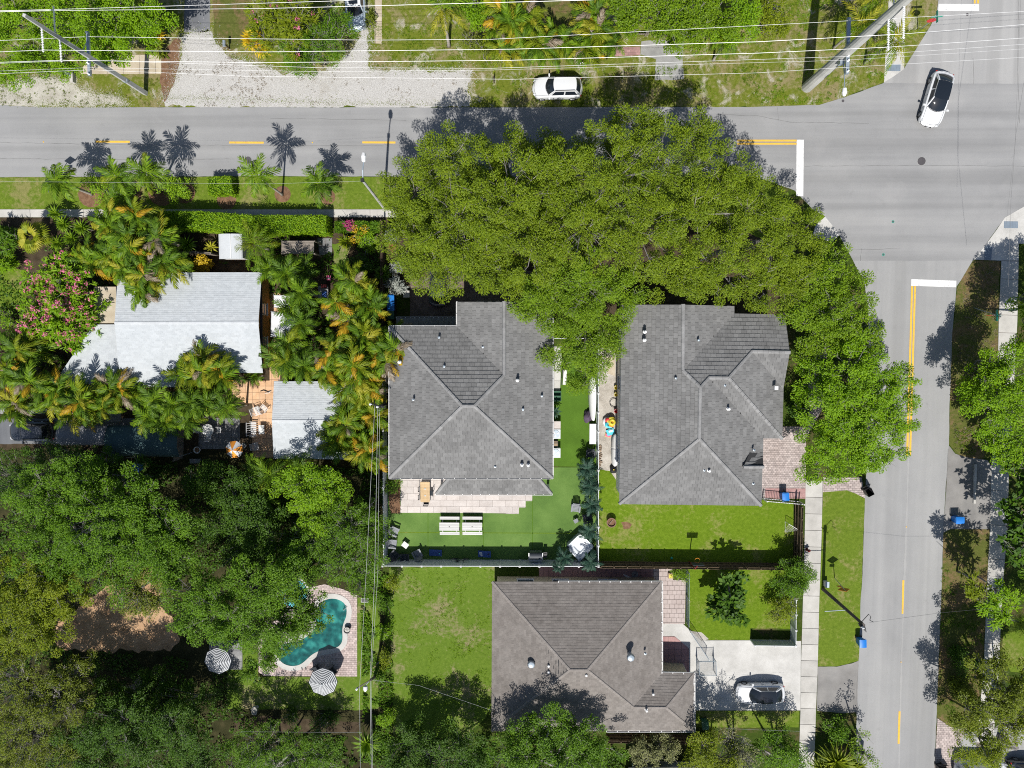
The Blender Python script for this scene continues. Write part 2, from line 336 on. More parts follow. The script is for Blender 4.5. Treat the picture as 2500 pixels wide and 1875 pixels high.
M['fabric_white'] = plain('white_fabric', (.58, .59, .60), .85, var=.05); M['fabric_black'] = plain('black_fabric', (.022, .028, .036), .85)
M['canopy_green'] = nmat('dark_green_canvas', [(.3, (.03, .062, .066)), (.7, (.055, .095, .10))], .8, 10, .4, .8)
M['tarp_grey'] = nmat('grey_tarp', [(.3, (.17, .175, .195)), (.7, (.26, .265, .285))], .8, 10, .4, .75)
M['terracotta'] = plain('brown_clay', (.20, .115, .085), .85, var=.15)
M['tub_white'] = plain('acrylic_white', (.64, .67, .70), .2, .5, coat=.5, var=.02)
M['tub_water'] = plain('pale_blue_water', (.50, .60, .65), .05, .5, var=.05)
M['stone'] = nmat('pale_stone', [(.3, (.36, .34, .30)), (.7, (.56, .54, .50))], 1.5, 20, .5, .9)
M['log'] = nmat('split_wood', [(.3, (.22, .16, .11)), (.7, (.42, .33, .25))], 3, 20, .5, .9, objr=.4)
M['manhole'] = plain('cast_iron', (.075, .07, .075), .8, .3, var=.2)
M['tactile'] = plain('slate_blue_tactile', (.17, .21, .255), .85, var=.15)
M['net'] = plain('white_net', (.6, .58, .55), .8)
# foliage
def G(*a): return list(zip((.08, .45, .95) if len(a) == 3 else (.05, .35, .65, .97), a))
M['oak'] = leafmat('oak_leaf', G((0.0651, 0.1084, 0.004), (0.1538, 0.2316, 0.006), (0.3076, 0.3927, 0.014)), .38)
M['oak2'] = leafmat('green_oak_leaf', G((0.0586, 0.1188, 0.004), (0.1408, 0.2452, 0.005), (0.2655, 0.3942, 0.01)), .38)
M['bright'] = leafmat('bright_leaf', G((0.0731, 0.1642, 0.003), (0.1677, 0.3142, 0.004), (0.289, 0.4631, 0.008)), .4)
M['mid'] = leafmat('mid_green_leaf', G((0.0359, 0.0927, 0.004), (0.0932, 0.1988, 0.005), (0.1852, 0.3339, 0.012)), .38)
M['dark'] = leafmat('dark_green_leaf', G((0.0176, 0.0531, 0.003), (0.0484, 0.1156, 0.005), (0.11, 0.2065, 0.012)), .34)
M['olive'] = leafmat('olive_leaf', G((0.0697, 0.099, 0.008), (0.141, 0.187, 0.01), (0.2501, 0.3, 0.022)), .36)
M['yellowgreen'] = leafmat('yellow_green_leaf', G((0.073, 0.117, 0.004), (0.165, 0.222, 0.005), (0.305, 0.351, 0.012)), .4)
M['greygreen'] = leafmat('grey_green_leaf', G((0.11, 0.124, 0.045), (0.203, 0.22, 0.08), (0.375, 0.373, 0.16)), .25)
M['silverleaf'] = leafmat('silver_leaf', G((.16, .18, .15), (.27, .29, .26), (.42, .44, .41)), .2)
M['hedge'] = leafmat('hedge_leaf', G((0.0737, 0.1767, 0.006), (0.1854, 0.3352, 0.008), (0.3707, 0.5312, 0.015)), .36)
M['yellowleaf'] = leafmat('yellow_leaf', G((.30, .19, .008), (.55, .38, .012), (.72, .52, .03)), .3)
M['pinkflower'] = leafmat('pink_flower', G((.45, .07, .16), (.62, .15, .27), (.72, .30, .40)), .3)
M['magflower'] = leafmat('magenta_flower', G((.30, .02, .12), (.45, .04, .18), (.5, .08, .25)), .3)
M['redleaf'] = leafmat('red_leaf', G((.14, .015, .02), (.26, .04, .045), (.38, .09, .08)), .3)
M['frond'] = leafmat('palm_frond_green', G((0.045, 0.1, 0.004), (0.115, 0.213, 0.006), (0.23, 0.338, 0.018)), .3, .2)
M['frond_dk'] = leafmat('palm_frond_dark', G((0.026, 0.062, 0.005), (0.07, 0.144, 0.007), (0.141, 0.237, 0.015)), .28, .2)
M['frond_ol'] = leafmat('palm_frond_olive', G((0.064, 0.1, 0.004), (0.16, 0.213, 0.006), (0.294, 0.331, 0.02)), .3, .2)
M['frond_or'] = leafmat('palm_frond_orange', G((.22, .13, .008), (.42, .26, .012), (.60, .42, .03)), .3, .2)
M['frond_ye'] = leafmat('palm_frond_yellow', G((.15, .16, .01), (.30, .30, .016), (.46, .43, .05)), .3, .2)
M['frond_br'] = leafmat('palm_frond_brown', G((.12, .09, .055), (.24, .19, .13), (.38, .33, .26)), .2, .2)
M['teal'] = leafmat('teal_frond', G((0.01, 0.0361, 0.0238), (0.024, 0.0671, 0.0434), (0.085, 0.1462, 0.098)), .2, .2)
M['bark'] = nmat('grey_bark', [(.3, (.11, .10, .09)), (.5, (.20, .185, .17)), (.7, (.33, .31, .29))], 2, 18, .5, .95, .02, 14)
M['palm_bark'] = nmat('palm_bark', [(.3, (.20, .18, .155)), (.7, (.40, .37, .33))], 1.5, 14, .5, .95)
def poolwater():
    m, t, b = newmat('pool_water')
    v = t.nodes.new('ShaderNodeTexVoronoi'); v.feature = 'SMOOTH_F1'; v.inputs['Scale'].default_value = 2.2; t.links.new(pos(t), v.inputs['Vector'])
    c = ramp(t, mth(t, 'ADD', mth(t, 'MULTIPLY', noise(t, .5, 5, .6, None, 1), .75), mth(t, 'MULTIPLY', v.outputs['Distance'], .35)), [(.33, (.004, .042, .042)), (.52, (.008, .10, .095)), (.72, (.04, .27, .235))])
    t.links.new(c, b.inputs['Base Color']); b.inputs['Roughness'].default_value = .06; bump(t, b, 3, .02); return m
M['pool'] = poolwater()
# ------------------------------------------------------------------ ground, roads, pavements
from mathutils import noise as mn
def rough(pts, amp, step=.3, fq=.9):
    out = []; n = len(pts)
    for i in range(n):
        a, b = pts[i], pts[(i + 1) % n]; k = max(1, int((b - a).length / step)); d = (b - a).normalized(); nn = Vector((-d.y, d.x, 0))
        for j in range(k):
            p = a.lerp(b, j / k); q = Vector((p.x, p.y, 3.3)) * fq
            out.append(p + nn * amp * (mn.noise(q) + .6 * mn.noise(q * 2.7) + .35 * mn.noise(q * 6.1)))
    return out
def sheet(name, pts, z, mat, amp=0, step=.3, label=None):
    if isinstance(pts, str): pts = poly(pts)
    if amp: pts = rough(pts, amp, step)
    n = len(pts); a = sum(pts[i].x * pts[(i + 1) % n].y - pts[(i + 1) % n].x * pts[i].y for i in range(n))
    if a < 0: pts = pts[::-1]
    o = MB().add([(p.x, p.y, z) for p in pts], [tuple(range(n))]).build(name, M[mat])
    o['kind'] = 'structure'
    if label: o['label'] = label
    return o
def clip(subj, rect):                        # Sutherland-Hodgman: any polygon against an axis-aligned rectangle (u0,v0,u1,v1)
    for ax, lim, sg in ((0, rect[0], 1), (0, rect[2], -1), (1, rect[1], 1), (1, rect[3], -1)):
        out = []
        for i in range(len(subj)):
            a, b = subj[i - 1], subj[i]; da, db = (a[ax] - lim) * sg, (b[ax] - lim) * sg
            if (da >= 0) != (db >= 0):
                t = da / (da - db); out.append((a[0] + (b[0] - a[0]) * t, a[1] + (b[1] - a[1]) * t))
            if db >= 0: out.append(b)
        subj = out
        if len(subj) < 3: return []
    return subj
def area2(p): return sum(p[i - 1][0] * p[i][1] - p[i][0] * p[i - 1][1] for i in range(len(p))) / 2
def pieces(polyuv, su, sv, gap, off=.5, jit=0):    # rectangles of a running bond clipped to a polygon
    if area2(polyuv) < 0: polyuv = polyuv[::-1]
    us = [p[0] for p in polyuv]; vs = [p[1] for p in polyuv]; out = []
    r = int(math.floor(min(vs) / sv))
    while r * sv < max(vs):
        c = int(math.floor(min(us) / su)) - 1
        while c * su < max(us):
            u0 = (c + (off * (r % 2) if off < 1 else rnd.Random(r).random())) * su
            R = (u0 + gap / 2, r * sv + gap / 2, u0 + su - gap / 2, (r + 1) * sv - gap / 2)
            q = clip(polyuv, R)
            if len(q) >= 3:
                a = abs(area2(q))
                if a > .06 * su * sv: out.append((R, q, a > .985 * (su - gap) * (sv - gap)))
            c += 1
        r += 1
    return out
random_row = random.Random
def pave(pts, su, sv, z0, z1, mat, parent, name, ang=0, gap=.02, off=.5, single=True, limit=300, shift=0):
    if isinstance(pts, str): pts = poly(pts)
    ca, sa = math.cos(ang), math.sin(ang); o0 = pts[0]
    o0 = o0 - Vector((ca, sa, 0)) * shift
    uv = [((p.x - o0.x) * ca + (p.y - o0.y) * sa, -(p.x - o0.x) * sa + (p.y - o0.y) * ca) for p in pts]
    back = lambda u, v: (o0.x + u * ca - v * sa, o0.y + u * sa + v * ca)
    js = MB(); base = None; n = 0
    for R, q, full in pieces(uv, su, sv, gap, off):
        if single and n < limit:
            n += 1
            if full:
                if base is None: base = MB().box(0, 0, 0, su - gap, sv - gap, z1 - z0).mesh(name, M[mat])
                x, y = back((R[0] + R[2]) / 2, (R[1] + R[3]) / 2); o = put(base, name, parent); o.location = Vector((x, y, z0 + rnd.uniform(-.003, .003))) - wloc(parent); o.rotation_euler.z = ang
            else: MB().prism([back(*p) for p in q], z0, z1).build(name, M[mat], parent, True)
        else: js.prism([back(*p) for p in q], z0, z1 + rnd.uniform(-.003, .003))
    if js.v: js.build(name if not single else name + '_rest', M[mat], parent, True, kind='stuff')
big = 260
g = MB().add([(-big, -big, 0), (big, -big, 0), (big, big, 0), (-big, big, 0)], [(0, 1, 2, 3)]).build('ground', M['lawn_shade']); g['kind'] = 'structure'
sheet('verge', 'P:-500,-400 2290,-400 2291,0 2287,30 2272,63 2242,111 2206,169 2157,201 2061,238 2000,256 1850,261 600,262 -500,262', .004, 'verge', .12)
EWTOP = 'P:-500,259 0,257 90,261 181,262 600,262 1200,262.5 1850,261 2000,256 2061,238 2157,203'
sheet('road', rough(poly(EWTOP + ' 2320,204 3200,207 3200,432 2600,460 2500,506 2453,531 2410,592 2377,636 2240,637 2083,637 2049,574 2014,528 1983,510 1940,465 1850,432 1240,432 650,430 0,432.5 -500,433'), .035, .5, 1.3), .012, 'asphalt')
sheet('road', rough(poly('P:2081,633 2110,691 2120,760 2121,900 2117,1100 2112,1216 2109,1290 2106,1400 2101,1466 2098,1590 2092,1650 2091,1750 2088,1875 2076,2400 2262,2400 2281,1875 2287,1737 2291,1616 2296,1510 2300,1400 2302,1322 2308,1200 2317,1085 2318,1000 2320,950 2325,812 2331,751 2335,700 2356,667 2377,633 2240,633'), .035, .5, 1.3), .0095, 'asphalt_ns')
sheet('road', 'P:2320,208 2150,208 2158,201.5 2206,169 2242,111 2272,63 2287,30 2291,0 2291,-400 2900,-400 3200,-300 3200,208', .0095, 'asphalt_n')
sheet('road_patch', 'A4:1740,678 2157,676 2400,676 2400,540 1800,560', .016, 'concrete_white', .05) if 0 else None
sheet('side_road_apron', 'C4:1550,625 1600,690 1700,720 1860,740 1895,800 1880,1300 1560,1300 1500,1330 1525,1000 1545,640', .016, 'apron', .03)
sheet('driveway_apron', 'D4:485,838 640,838 760,812 818,790 812,900 806,1205 700,1215 478,1195', .016, 'apron', .03)
# painted markings: each stripe a thing of its own on the road
def stripe(pts, label, mat='yellow_line', cat='road marking', group=None, z=.018, name='road_marking'):
    p = poly(pts) if isinstance(pts, str) else pts
    return tag(MB().prism([(q.x, q.y) for q in p], z - .003, z + .003).build(name, M[mat]), label, cat, group)
DASH = 'yellow centre dashes on the two roads'
for s, l in (('A1:777,1140 1052,1141 1052,1157 777,1156', 'yellow centre dash on the road, farthest left, above three palm shadows'),
             ('A1:1858,1147 2137,1148 2137,1164 1858,1163', 'yellow centre dash above the manhole cover on the long road'),
             ('A2:945,1146 1213,1147 1213,1163 945,1162', 'yellow centre dash crossed by the street lamp shadow'),
             ('D4:1171,137 1187,137 1179,409 1165,409', 'yellow centre dash on the side road near the leaning wooden pole'),
             ('D4:1140,1199 1156,1199 1148,1462 1132,1462', 'yellow centre dash at the bottom end of the side road')):
    stripe(s, l, group=DASH)
stripe('A3:1850,1131 2157,1131 2157,1145 1850,1145 A4:0,0'.split(' A4')[0], 'upper yellow line of the double centre line under the oak', group='double yellow lines') if 0 else None
stripe('P:1800,341 1945,341 1945,345.6 1800,345.6', 'upper stripe of the short double yellow line ending at the stop bar', group='double yellow lines')
stripe('P:1800,348.6 1945,348.6 1945,353.2 1800,353.2', 'lower stripe of the short double yellow line ending at the stop bar', group='double yellow lines')
stripe('B4:1242,824 1257,824 C4:1218,705 1201,705', 'left stripe of the long double yellow line on the side road', group='double yellow lines')
stripe('B4:1266,824 1281,824 C4:1241,703 1225,703', 'right stripe of the long double yellow line on the side road', group='double yellow lines')
stripe('A4:1750,-60 1764,-60 1764,29 1750,29', 'left yellow stripe at the top stop bar', group='double yellow lines')
stripe('A4:1777,-60 1792,-60 1792,29 1777,29', 'right yellow stripe at the top stop bar', group='double yellow lines')
stripe('A4:314,1132 372,1132 368,1590 311,1588', 'long white stop bar beside the big oak', 'white_line', group='white stop bars')
stripe('B4:1244,768 1608,781 1606,834 1242,822', 'white stop bar across the lane of the side road', 'white_line', group='white stop bars')
stripe('A4:1464,32 1792,34 1792,90 1462,88', 'worn white stop bar at the top edge beyond the white car', 'white_line', group='white stop bars')
for p, l in ((('A1', 353, 1150), 'small yellow road reflector left of the first centre dash'), (('A2', 540, 1155), 'small yellow road reflector between the second and third dash'),
             (('C4', 1203, 1282), 'small reflector on the side road above the first dash'), (('D4', 1160, 800), 'small reflector between the two side road dashes')):
    q = TW(*p); tag(MB().lathe([(.06, 0), (.05, .025)], 8, q.x, q.y, .014).build('road_reflector', M['yellow_line']), l, 'reflector', 'road reflectors')
for p, r, l in ((('A1', 2010, 1298), .35, 'round iron manhole cover on the long road near the box hedge'), (('A4', 1326, 1306), .39, 'round iron manhole cover in the middle of the crossing')):
    q = TW(*p); t = thing('manhole_cover', l, 'manhole cover', (q.x, q.y, .013), 0, 'manhole covers')
    MB().lathe([(r, 0), (r, .008)], 32).build('frame', M['concrete_grey'], t)
    mb = MB().lathe([(r * .92, .0), (r * .92, .014)], 32)
    for k in range(-3, 4):
        hw = math.sqrt(max(0, (r * .85) ** 2 - (k * r * .25) ** 2)); mb.box(0, k * r * .25, .0138, 2 * hw, .022, .008)
    mb.build('lid', M['manhole'], t)
for p, l in ((('B4', 1095, 303), 'small green valve cover in the crossing, upper one'), (('B4', 1017, 570), 'small green valve cover in the crossing, lower one'), (('A4', 1697, 118), 'small dark valve cover below the top stop bar'), (('A4', 690, 818), 'small blue grey valve cover at the curved road edge')):
    q = TW(*p); t = thing('valve_cover', l, 'valve cover', (q.x, q.y, .013), 0, 'valve covers in the road'); MB().lathe([(.12, 0), (.12, .012)], 12).build('rim', M['sign_green' if 'green v' in l else 'manhole'], t); MB().lathe([(.08, .0), (.08, .016)], 12).build('lid', M['manhole'], t)
# verges, drives, yards
sheet('gravel_drive', 'A1:1335,862 1310,790 1400,690 1425,560 1470,480 1475,290 1560,250 1700,262 1740,330 1800,405 1900,470 2100,520 A2:60,520 300,590 560,600 720,530 850,420 930,300 955,210 990,215 998,380 990,540 1010,565 1820,572 1830,640 1795,740 1815,862 1400,871 600,872', .010, 'gravel', .3, .22)
sheet('sandy_drive', 'A1:-300,700 60,690 200,630 400,625 600,650 640,720 760,760 960,790 1020,850 700,862 300,860 0,848 -300,848', .010, 'sand', .25, .22)
sheet('driveway', 'A1:1500,-200 1702,-200 1700,250 1640,262 1490,262', .010, 'dark_drive', .05)
sheet('mulch_strip', 'A1:1310,440 1440,300 1465,330 1455,520 1420,640 1330,830 1305,700', .0105, 'mulch', .2)
sheet('lawn_patch', 'A1:1705,-300 2050,-300 2040,200 1990,330 1880,420 1800,395 1740,330', .009, 'litter', .1)
s = sheet('tan_path', 'A1:740,445 1308,445 1308,600 640,600', .010, 'joint'); pave('A1:740,445 1308,445 1308,600 640,600', 1.45, 1.8, .012, .04, 'concrete_tan', s, 'slab', gap=.03, off=0)
s = sheet('brick_path', 'A2:1045,-200 1103,-200 1103,355 1045,352', .010, 'joint'); pave('A2:1045,-200 1103,-200 1103,355 1045,352', .68, .66, .012, .045, 'concrete_tan', s, 'slab', gap=.04, off=0)
sheet('concrete_path', 'A3:1215,335 1480,320 1560,330 1545,470 1560,640 1320,650 1330,480 1210,440', .010, 'concrete_grey', .07)
s = sheet('brick_patch', 'A3:1000,385 1205,378 1205,448 980,458', .010, 'joint'); pave('A3:1000,385 1205,378 1205,448 980,458', .34, .22, .012, .035, 'paver_red', s, 'paver', single=False)
sheet('ochre_yard', 'A3:380,0 680,0 690,190 560,240 400,120', .009, 'litter', .2)
sheet('curb_ramp', 'A4:1055,120 1195,0 1190,300 1185,540 1182,562 1100,620 1022,668 1035,430', .022, 'concrete_white')
s = sheet('side_path', 'A4:1055,120 1192,118 1185,-300 1065,-300', .010, 'joint'); pave('A4:1065,-300 1188,-300 1192,118 1055,118', 1.5, 1.45, .012, .04, 'concrete', s, 'slab', gap=.03, off=0)
for n_, (a, l) in enumerate((('A4:1042,521 1156,521 1154,577 1040,576', 'grey blue tactile pad on the ramp beside the huge pole'), ('B4:1994,300 2106,301 2106,356 1992,355', 'upper grey blue tactile pad on the right corner ramp'), ('B4:1838,502 1897,503 1890,612 1832,611', 'lower grey blue tactile pad on the right corner ramp'))):
    o = thing('tactile_pad', l, 'tactile paving', poly(a)[0], 0, 'tactile pads on the corner ramps'); mb = MB().prism([tuple(p - o.location)[:2] for p in poly(a)], .0225, .034); mb.build('pad', M['tactile'], o)
    p4 = [p - o.location for p in poly(a)]; mb = MB()
    for i in range(9):
        for j in range(7):
            q = p4[0].lerp(p4[1], (i + .5) / 9).lerp(p4[3].lerp(p4[2], (i + .5) / 9), (j + .5) / 7); mb.lathe([(.03, .0335), (.02, .045)], 5, q.x, q.y)
    mb.build('domes', M['tactile'], o, kind='stuff')
sheet('curb_ramp', 'B4:2157,180 2113,205 2000,270 1940,360 1860,470 1750,610 1965,618 1972,618 2112,618 2112,480 2330,490 2330,180', .022, 'concrete_white')
sheet('curb_ramp', 'B4:545,262 605,335 660,410 600,470 440,420 470,330', .022, 'concrete_white')
sheet('lawn_verge', 'P:-500,433 0,433 650,431 1240,433 1850,434 1925,470 1945,530 1900,600 1700,515 1240,511 -500,511', .008, 'lawn', .08)
sheet('lawn_corner', 'B4:440,190 545,262 470,340 300,300', .0085, 'lawn_bright', .1)
pv = 'P:-400,511.5 1245,511.5 1245,530.5 -400,530.5'
s = sheet('sidewalk', pv, .012, 'joint'); pave(pv, 1.64, 1.0, .014, .05, 'concrete', s, 'slab', gap=.035, off=0)
pv = 'P:640,531 1100,531 1100,552 640,552'
s = sheet('hedge_bed', 'P:-400,531.5 1245,531.5 1245,560 -400,560', .006, 'soil', .1)
pv = 'C4:387,905 523,905 523,1000 517,1300 505,1659 D4:497,300 485,800 470,1190 455,1659 440,2200 315,2200 330,1659 345,1190 350,800 365,290 C4:372,1659 380,1300'
s = sheet('sidewalk', pv, .012, 'joint'); pave(pv, 9, 1.55, .014, .05, 'concrete', s, 'slab', ang=-.022, gap=.04, off=0, shift=3)
pv = 'B4:1972,620 2110,620 2100,1100 2075,1659 C4:2030,900 2020,1300 1990,1659 D4:1965,500 1955,800 1900,1500 1770,1500 1830,800 1845,450 C4:1860,1659 1880,1300 1890,800 B4:1940,1659 1950,1100'
s = sheet('sidewalk', pv, .012, 'joint'); pave(pv, 16, 1.6, .014, .05, 'concrete', s, 'slab', ang=-.03, gap=.04, off=0, shift=6)
sheet('leafy_verge', 'B4:1745,620 1960,620 1950,1100 1935,1659 C4:1890,600 1880,720 1700,735 1600,680 1552,610 1557,0 B4:1562,1600 1575,1200 1600,1000 1612,850 1680,720', .008, 'litter', .08)
sheet('leafy_verge', 'C4:1500,1310 1600,1300 1880,1300 1865,1659 D4:1845,450 1820,900 1750,1330 1560,1325 1455,1250 1452,1180 1470,800 1482,450 1497,0', .008, 'litter', .08)
sheet('lawn_strip', 'C4:527,1000 720,985 800,1010 870,1055 858,1310 845,1659 D4:835,300 825,700 815,790 640,836 488,836 499,250 C4:510,1659 520,1300', .008, 'lawn', .06)
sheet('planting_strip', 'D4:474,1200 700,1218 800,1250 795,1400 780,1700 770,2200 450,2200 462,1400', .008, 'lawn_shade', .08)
# back yards
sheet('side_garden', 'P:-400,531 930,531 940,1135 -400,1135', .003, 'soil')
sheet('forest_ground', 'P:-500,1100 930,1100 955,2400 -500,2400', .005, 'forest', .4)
sheet('small_lawn', 'B1:-300,690 120,680 215,700 210,900 180,1010 -300,990', .008, 'lawn', .15)
sheet('garden_patch', 'B2:700,480 860,470 830,560 780,780 715,760', .008, 'lawn_worn', .2)
T1 = poly('P:945,1160 1290,1160 1290,1141 1461,1141 1462,1379 945,1378')
sheet('artificial_turf', T1, .010, 'turf')
sheet('artificial_turf', 'C3:380,20 660,-180 856,-180 856,796 380,790', .012, 'turf_b')
sheet('artificial_turf', 'P:950,1345 945,1235 968,1235 968,1345', .0125, 'soil', .05) if 0 else None
sheet('mulch_bed', 'C2:1150,890 1252,890 1252,1172 1180,1172 1160,1100', .0135, 'mulch', .1)
pv = 'C2:1254,800 2157,800 C3:330,800 330,1072 276,1072 276,1124 222,1124 222,1176 0,1176 C2:2157,1171 1254,1167'
s = sheet('patio', pv, .0145, 'joint'); pave(pv, 1.22, .61, .016, .05, 'travertine', s, 'patio_slab', gap=.018, off=.5)
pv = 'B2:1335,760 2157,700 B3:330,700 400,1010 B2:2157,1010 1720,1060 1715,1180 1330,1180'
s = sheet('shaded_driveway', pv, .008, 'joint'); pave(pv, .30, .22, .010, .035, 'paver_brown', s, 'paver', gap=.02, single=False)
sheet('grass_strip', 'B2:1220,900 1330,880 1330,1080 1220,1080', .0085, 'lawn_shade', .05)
sheet('shaded_front_yard', 'P:945,531 1850,531 1990,700 1990,770 945,770', .006, 'soil', .3)
sheet('sandy_side_yard', 'C3:862,-160 1060,-180 1060,920 1010,900 960,830 862,810', .010, 'sand_grey', .06)
sheet('concrete_path', 'C3:870,-100 910,-100 945,40 1000,60 1000,-100', .014, 'concrete_tan', .04)
sheet('back_lawn', 'C3:862,780 960,800 1020,930 1040,1000 1500,1000 2157,1000 C4:15,1060 290,1085 285,1600 C3:2157,1600 862,1590', .008, 'lawn_bright', .06)
sheet('front_lawn', 'P:1905,850 1975,850 1972,1040 1900,1044', .008, 'lawn_shade')  # grass plot beside the house, its shade put into the colour
pv = 'B4:215,1390 560,1390 550,1500 412,1490 412,1659 C4:405,465 200,465 B4:215,1480'
pv = 'C4:20,560 195,468 408,468 410,-160 560,-160 540,300 390,560 387,1045 20,1045'
s = sheet('brick_driveway', pv, .010, 'joint'); pave(pv, .24, .17, .012, .04, 'paver_pink', s, 'paver', gap=.018, single=False)
pv = 'C4:526,880 840,880 870,1052 790,1010 720,985 526,1000'
s = sheet('brick_apron', pv, .013, 'joint'); pave(pv, .34, .2, .0145, .04, 'paver_pink', s, 'paver', gap=.025, single=False)
pv = 'C4:60,968 385,968 385,1052 60,1052'
s = sheet('gate_pad', pv, .0405, 'joint'); pave(pv, .42, .42, .042, .055, 'paver_red', s, 'paver', gap=.02, off=0)
sheet('side_lawn', 'P:950,1384 1212,1384 1212,1700 1180,1760 1130,1800 960,1800', .008, 'lawn_worn', .1)
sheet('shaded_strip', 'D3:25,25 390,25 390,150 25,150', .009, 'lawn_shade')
pv = 'D3:385,30 1310,30 1310,152 385,152'
s = sheet('north_walk', pv, .010, 'joint'); pave(pv, .45, .45, .012, .035, 'paver_red', s, 'paver', gap=.02, off=0)
pv = 'D3:1312,30 1470,30 1470,135 1572,135 1566,492 1376,488 1376,140 1312,140'
s = sheet('brick_walk', pv, .010, 'joint'); pave(pv, .44, .44, .012, .04, 'paver_pink', s, 'paver', gap=.03, off=.5)
sheet('white_driveway', 'D3:1378,490 1545,487 1700,625 2157,625 D4:350,630 345,1192 D3:2157,1192 1640,1192 1640,880 1378,880', .014, 'concrete_white')
pv = 'D3:1378,592 1480,590 1540,640 1600,690 1600,890 1378,890'
s = sheet('red_court', pv, .018, 'joint'); pave(pv, .62, .62, .020, .045, 'paver_red', s, 'paver', gap=.02, off=0)
sheet('front_lawn', 'D3:1592,30 2157,40 D4:300,45 290,530 0,530 D3:2095,525 2095,622 1760,622 1640,560 1600,520', .009, 'lawn_bright', .08)
sheet('sandy_bed', 'D3:1600,545 1700,560 1760,615 1720,630 1640,600', .012, 'sand_grey', .05)
sheet('shaded_lawn', 'D3:1660,1195 2157,1195 D4:335,1195 330,1330 D3:1660,1330', .008, 'lawn', .06)
sheet('orange_yard', 'D1:380,560 560,420 820,220 960,120 1060,20 1300,10 1380,100 1250,300 1400,430 1450,640 1380,708 480,708', .008, 'dirt', .35)
sheet('pool_lawn', 'D2:-150,700 100,700 100,918 903,918 903,280 1090,260 1075,1180 900,1190 -150,1180', .008, 'lawn_worn', .1)
sheet('lower_yard', 'D1:1900,1250 2157,1240 D2:920,1290 920,1370 0,1365 D1:1900,1370', .008, 'soil', .1)
pd = 'D2:105,560 300,420 480,200 640,170 790,210 903,260 903,916 150,912 105,880'
POOL = 'D2:640,290 700,277 760,288 805,318 826,365 822,430 800,480 788,530 792,600 785,645 750,683 700,696 640,703 590,715 540,742 500,780 460,815 420,832 365,837 310,820 270,785 248,730 248,690 270,660 330,640 400,630 470,605 530,565 560,520 570,470 560,410 575,360 600,320'
def inpoly(x, y, P):
    r = False
    for i in range(len(P)):
        a, b = P[i - 1], P[i]
        if (a[1] > y) != (b[1] > y) and x < (b[0] - a[0]) * (y - a[1]) / (b[1] - a[1]) + a[0]: r = not r
    return r
s = sheet('pool_deck', pd, .012, 'joint')
PP = poly(POOL); P2 = [(p.x, p.y) for p in PP]
dk = poly(pd); mb = MB()
for R, q, full in pieces([(p.x, p.y) for p in dk], .30, .20, .018):
    if not any(inpoly(x, y, P2) for x, y in q): mb.prism(q, .014, .045 + rnd.uniform(-.003, .003))
mb.build('paver', M['paver_deck'], s, True, kind='stuff')
pool = thing('swimming_pool', 'kidney shaped swimming pool with green blue water among the trees', 'pool', Wp(800, 1550, .02))
def smoothloop(P, k=3):
    for _ in range(k):
        P = [P[i].lerp(P[(i + 1) % len(P)], f) for i in range(len(P)) for f in (.25, .75)]
    return P
SL = smoothloop(PP, 2); n = len(SL)
MB().add([(p.x, p.y, .052) for p in SL[::-1]], [tuple(range(n))]).build('water', M['pool'], pool, True)
mb = MB(); cen = sum(SL, Vector()) / n
def offs(L, d):
    o = []; m_ = len(L); sg = 1 if area2([(p.x, p.y) for p in L]) > 0 else -1
    for i in range(m_):
        t = (L[(i + 1) % m_] - L[i - 1]).normalized(); o.append(L[i] + Vector((t.y, -t.x, 0)) * d * sg)
    return o
for k in range(0, n):
    pass
OU = offs(SL, .42); IN = offs(SL, -.06)
for k in range(n):
    k2 = (k + 1) % n; mb.add([(IN[k].x, IN[k].y, .075), (OU[k].x, OU[k].y, .075), (OU[k2].x, OU[k2].y, .075), (IN[k2].x, IN[k2].y, .075), (IN[k].x, IN[k].y, .03), (OU[k].x, OU[k].y, .03), (OU[k2].x, OU[k2].y, .03), (IN[k2].x, IN[k2].y, .03)], [(0, 1, 2, 3), (0, 3, 7, 4), (1, 5, 6, 2)])
mb.build('coping', M['concrete_white'], pool, True)
q = [TW('D2', x, y) for x, y in ((792, 375), (822, 350))]; MB().tube([q[0] + Vector((0, 0, .09)), q[0].lerp(q[1], .5) + Vector((0, 0, .5)), q[1] + Vector((0, 0, .1))], .035, 6).build('handrail', M['white'], pool, True)
sp = thing('spa_pool', 'small turquoise spa pool glimpsed through the trees', 'pool', TW('D2', 385, 240, .02))
MB().lathe([(1.35, -.01), (1.35, .035)], 24).build('water', M['cyan'], sp); MB().lathe([(1.36, 0), (1.6, .0), (1.6, .06), (1.36, .06)], 24, cap=False).build('coping', M['concrete_white'], sp)
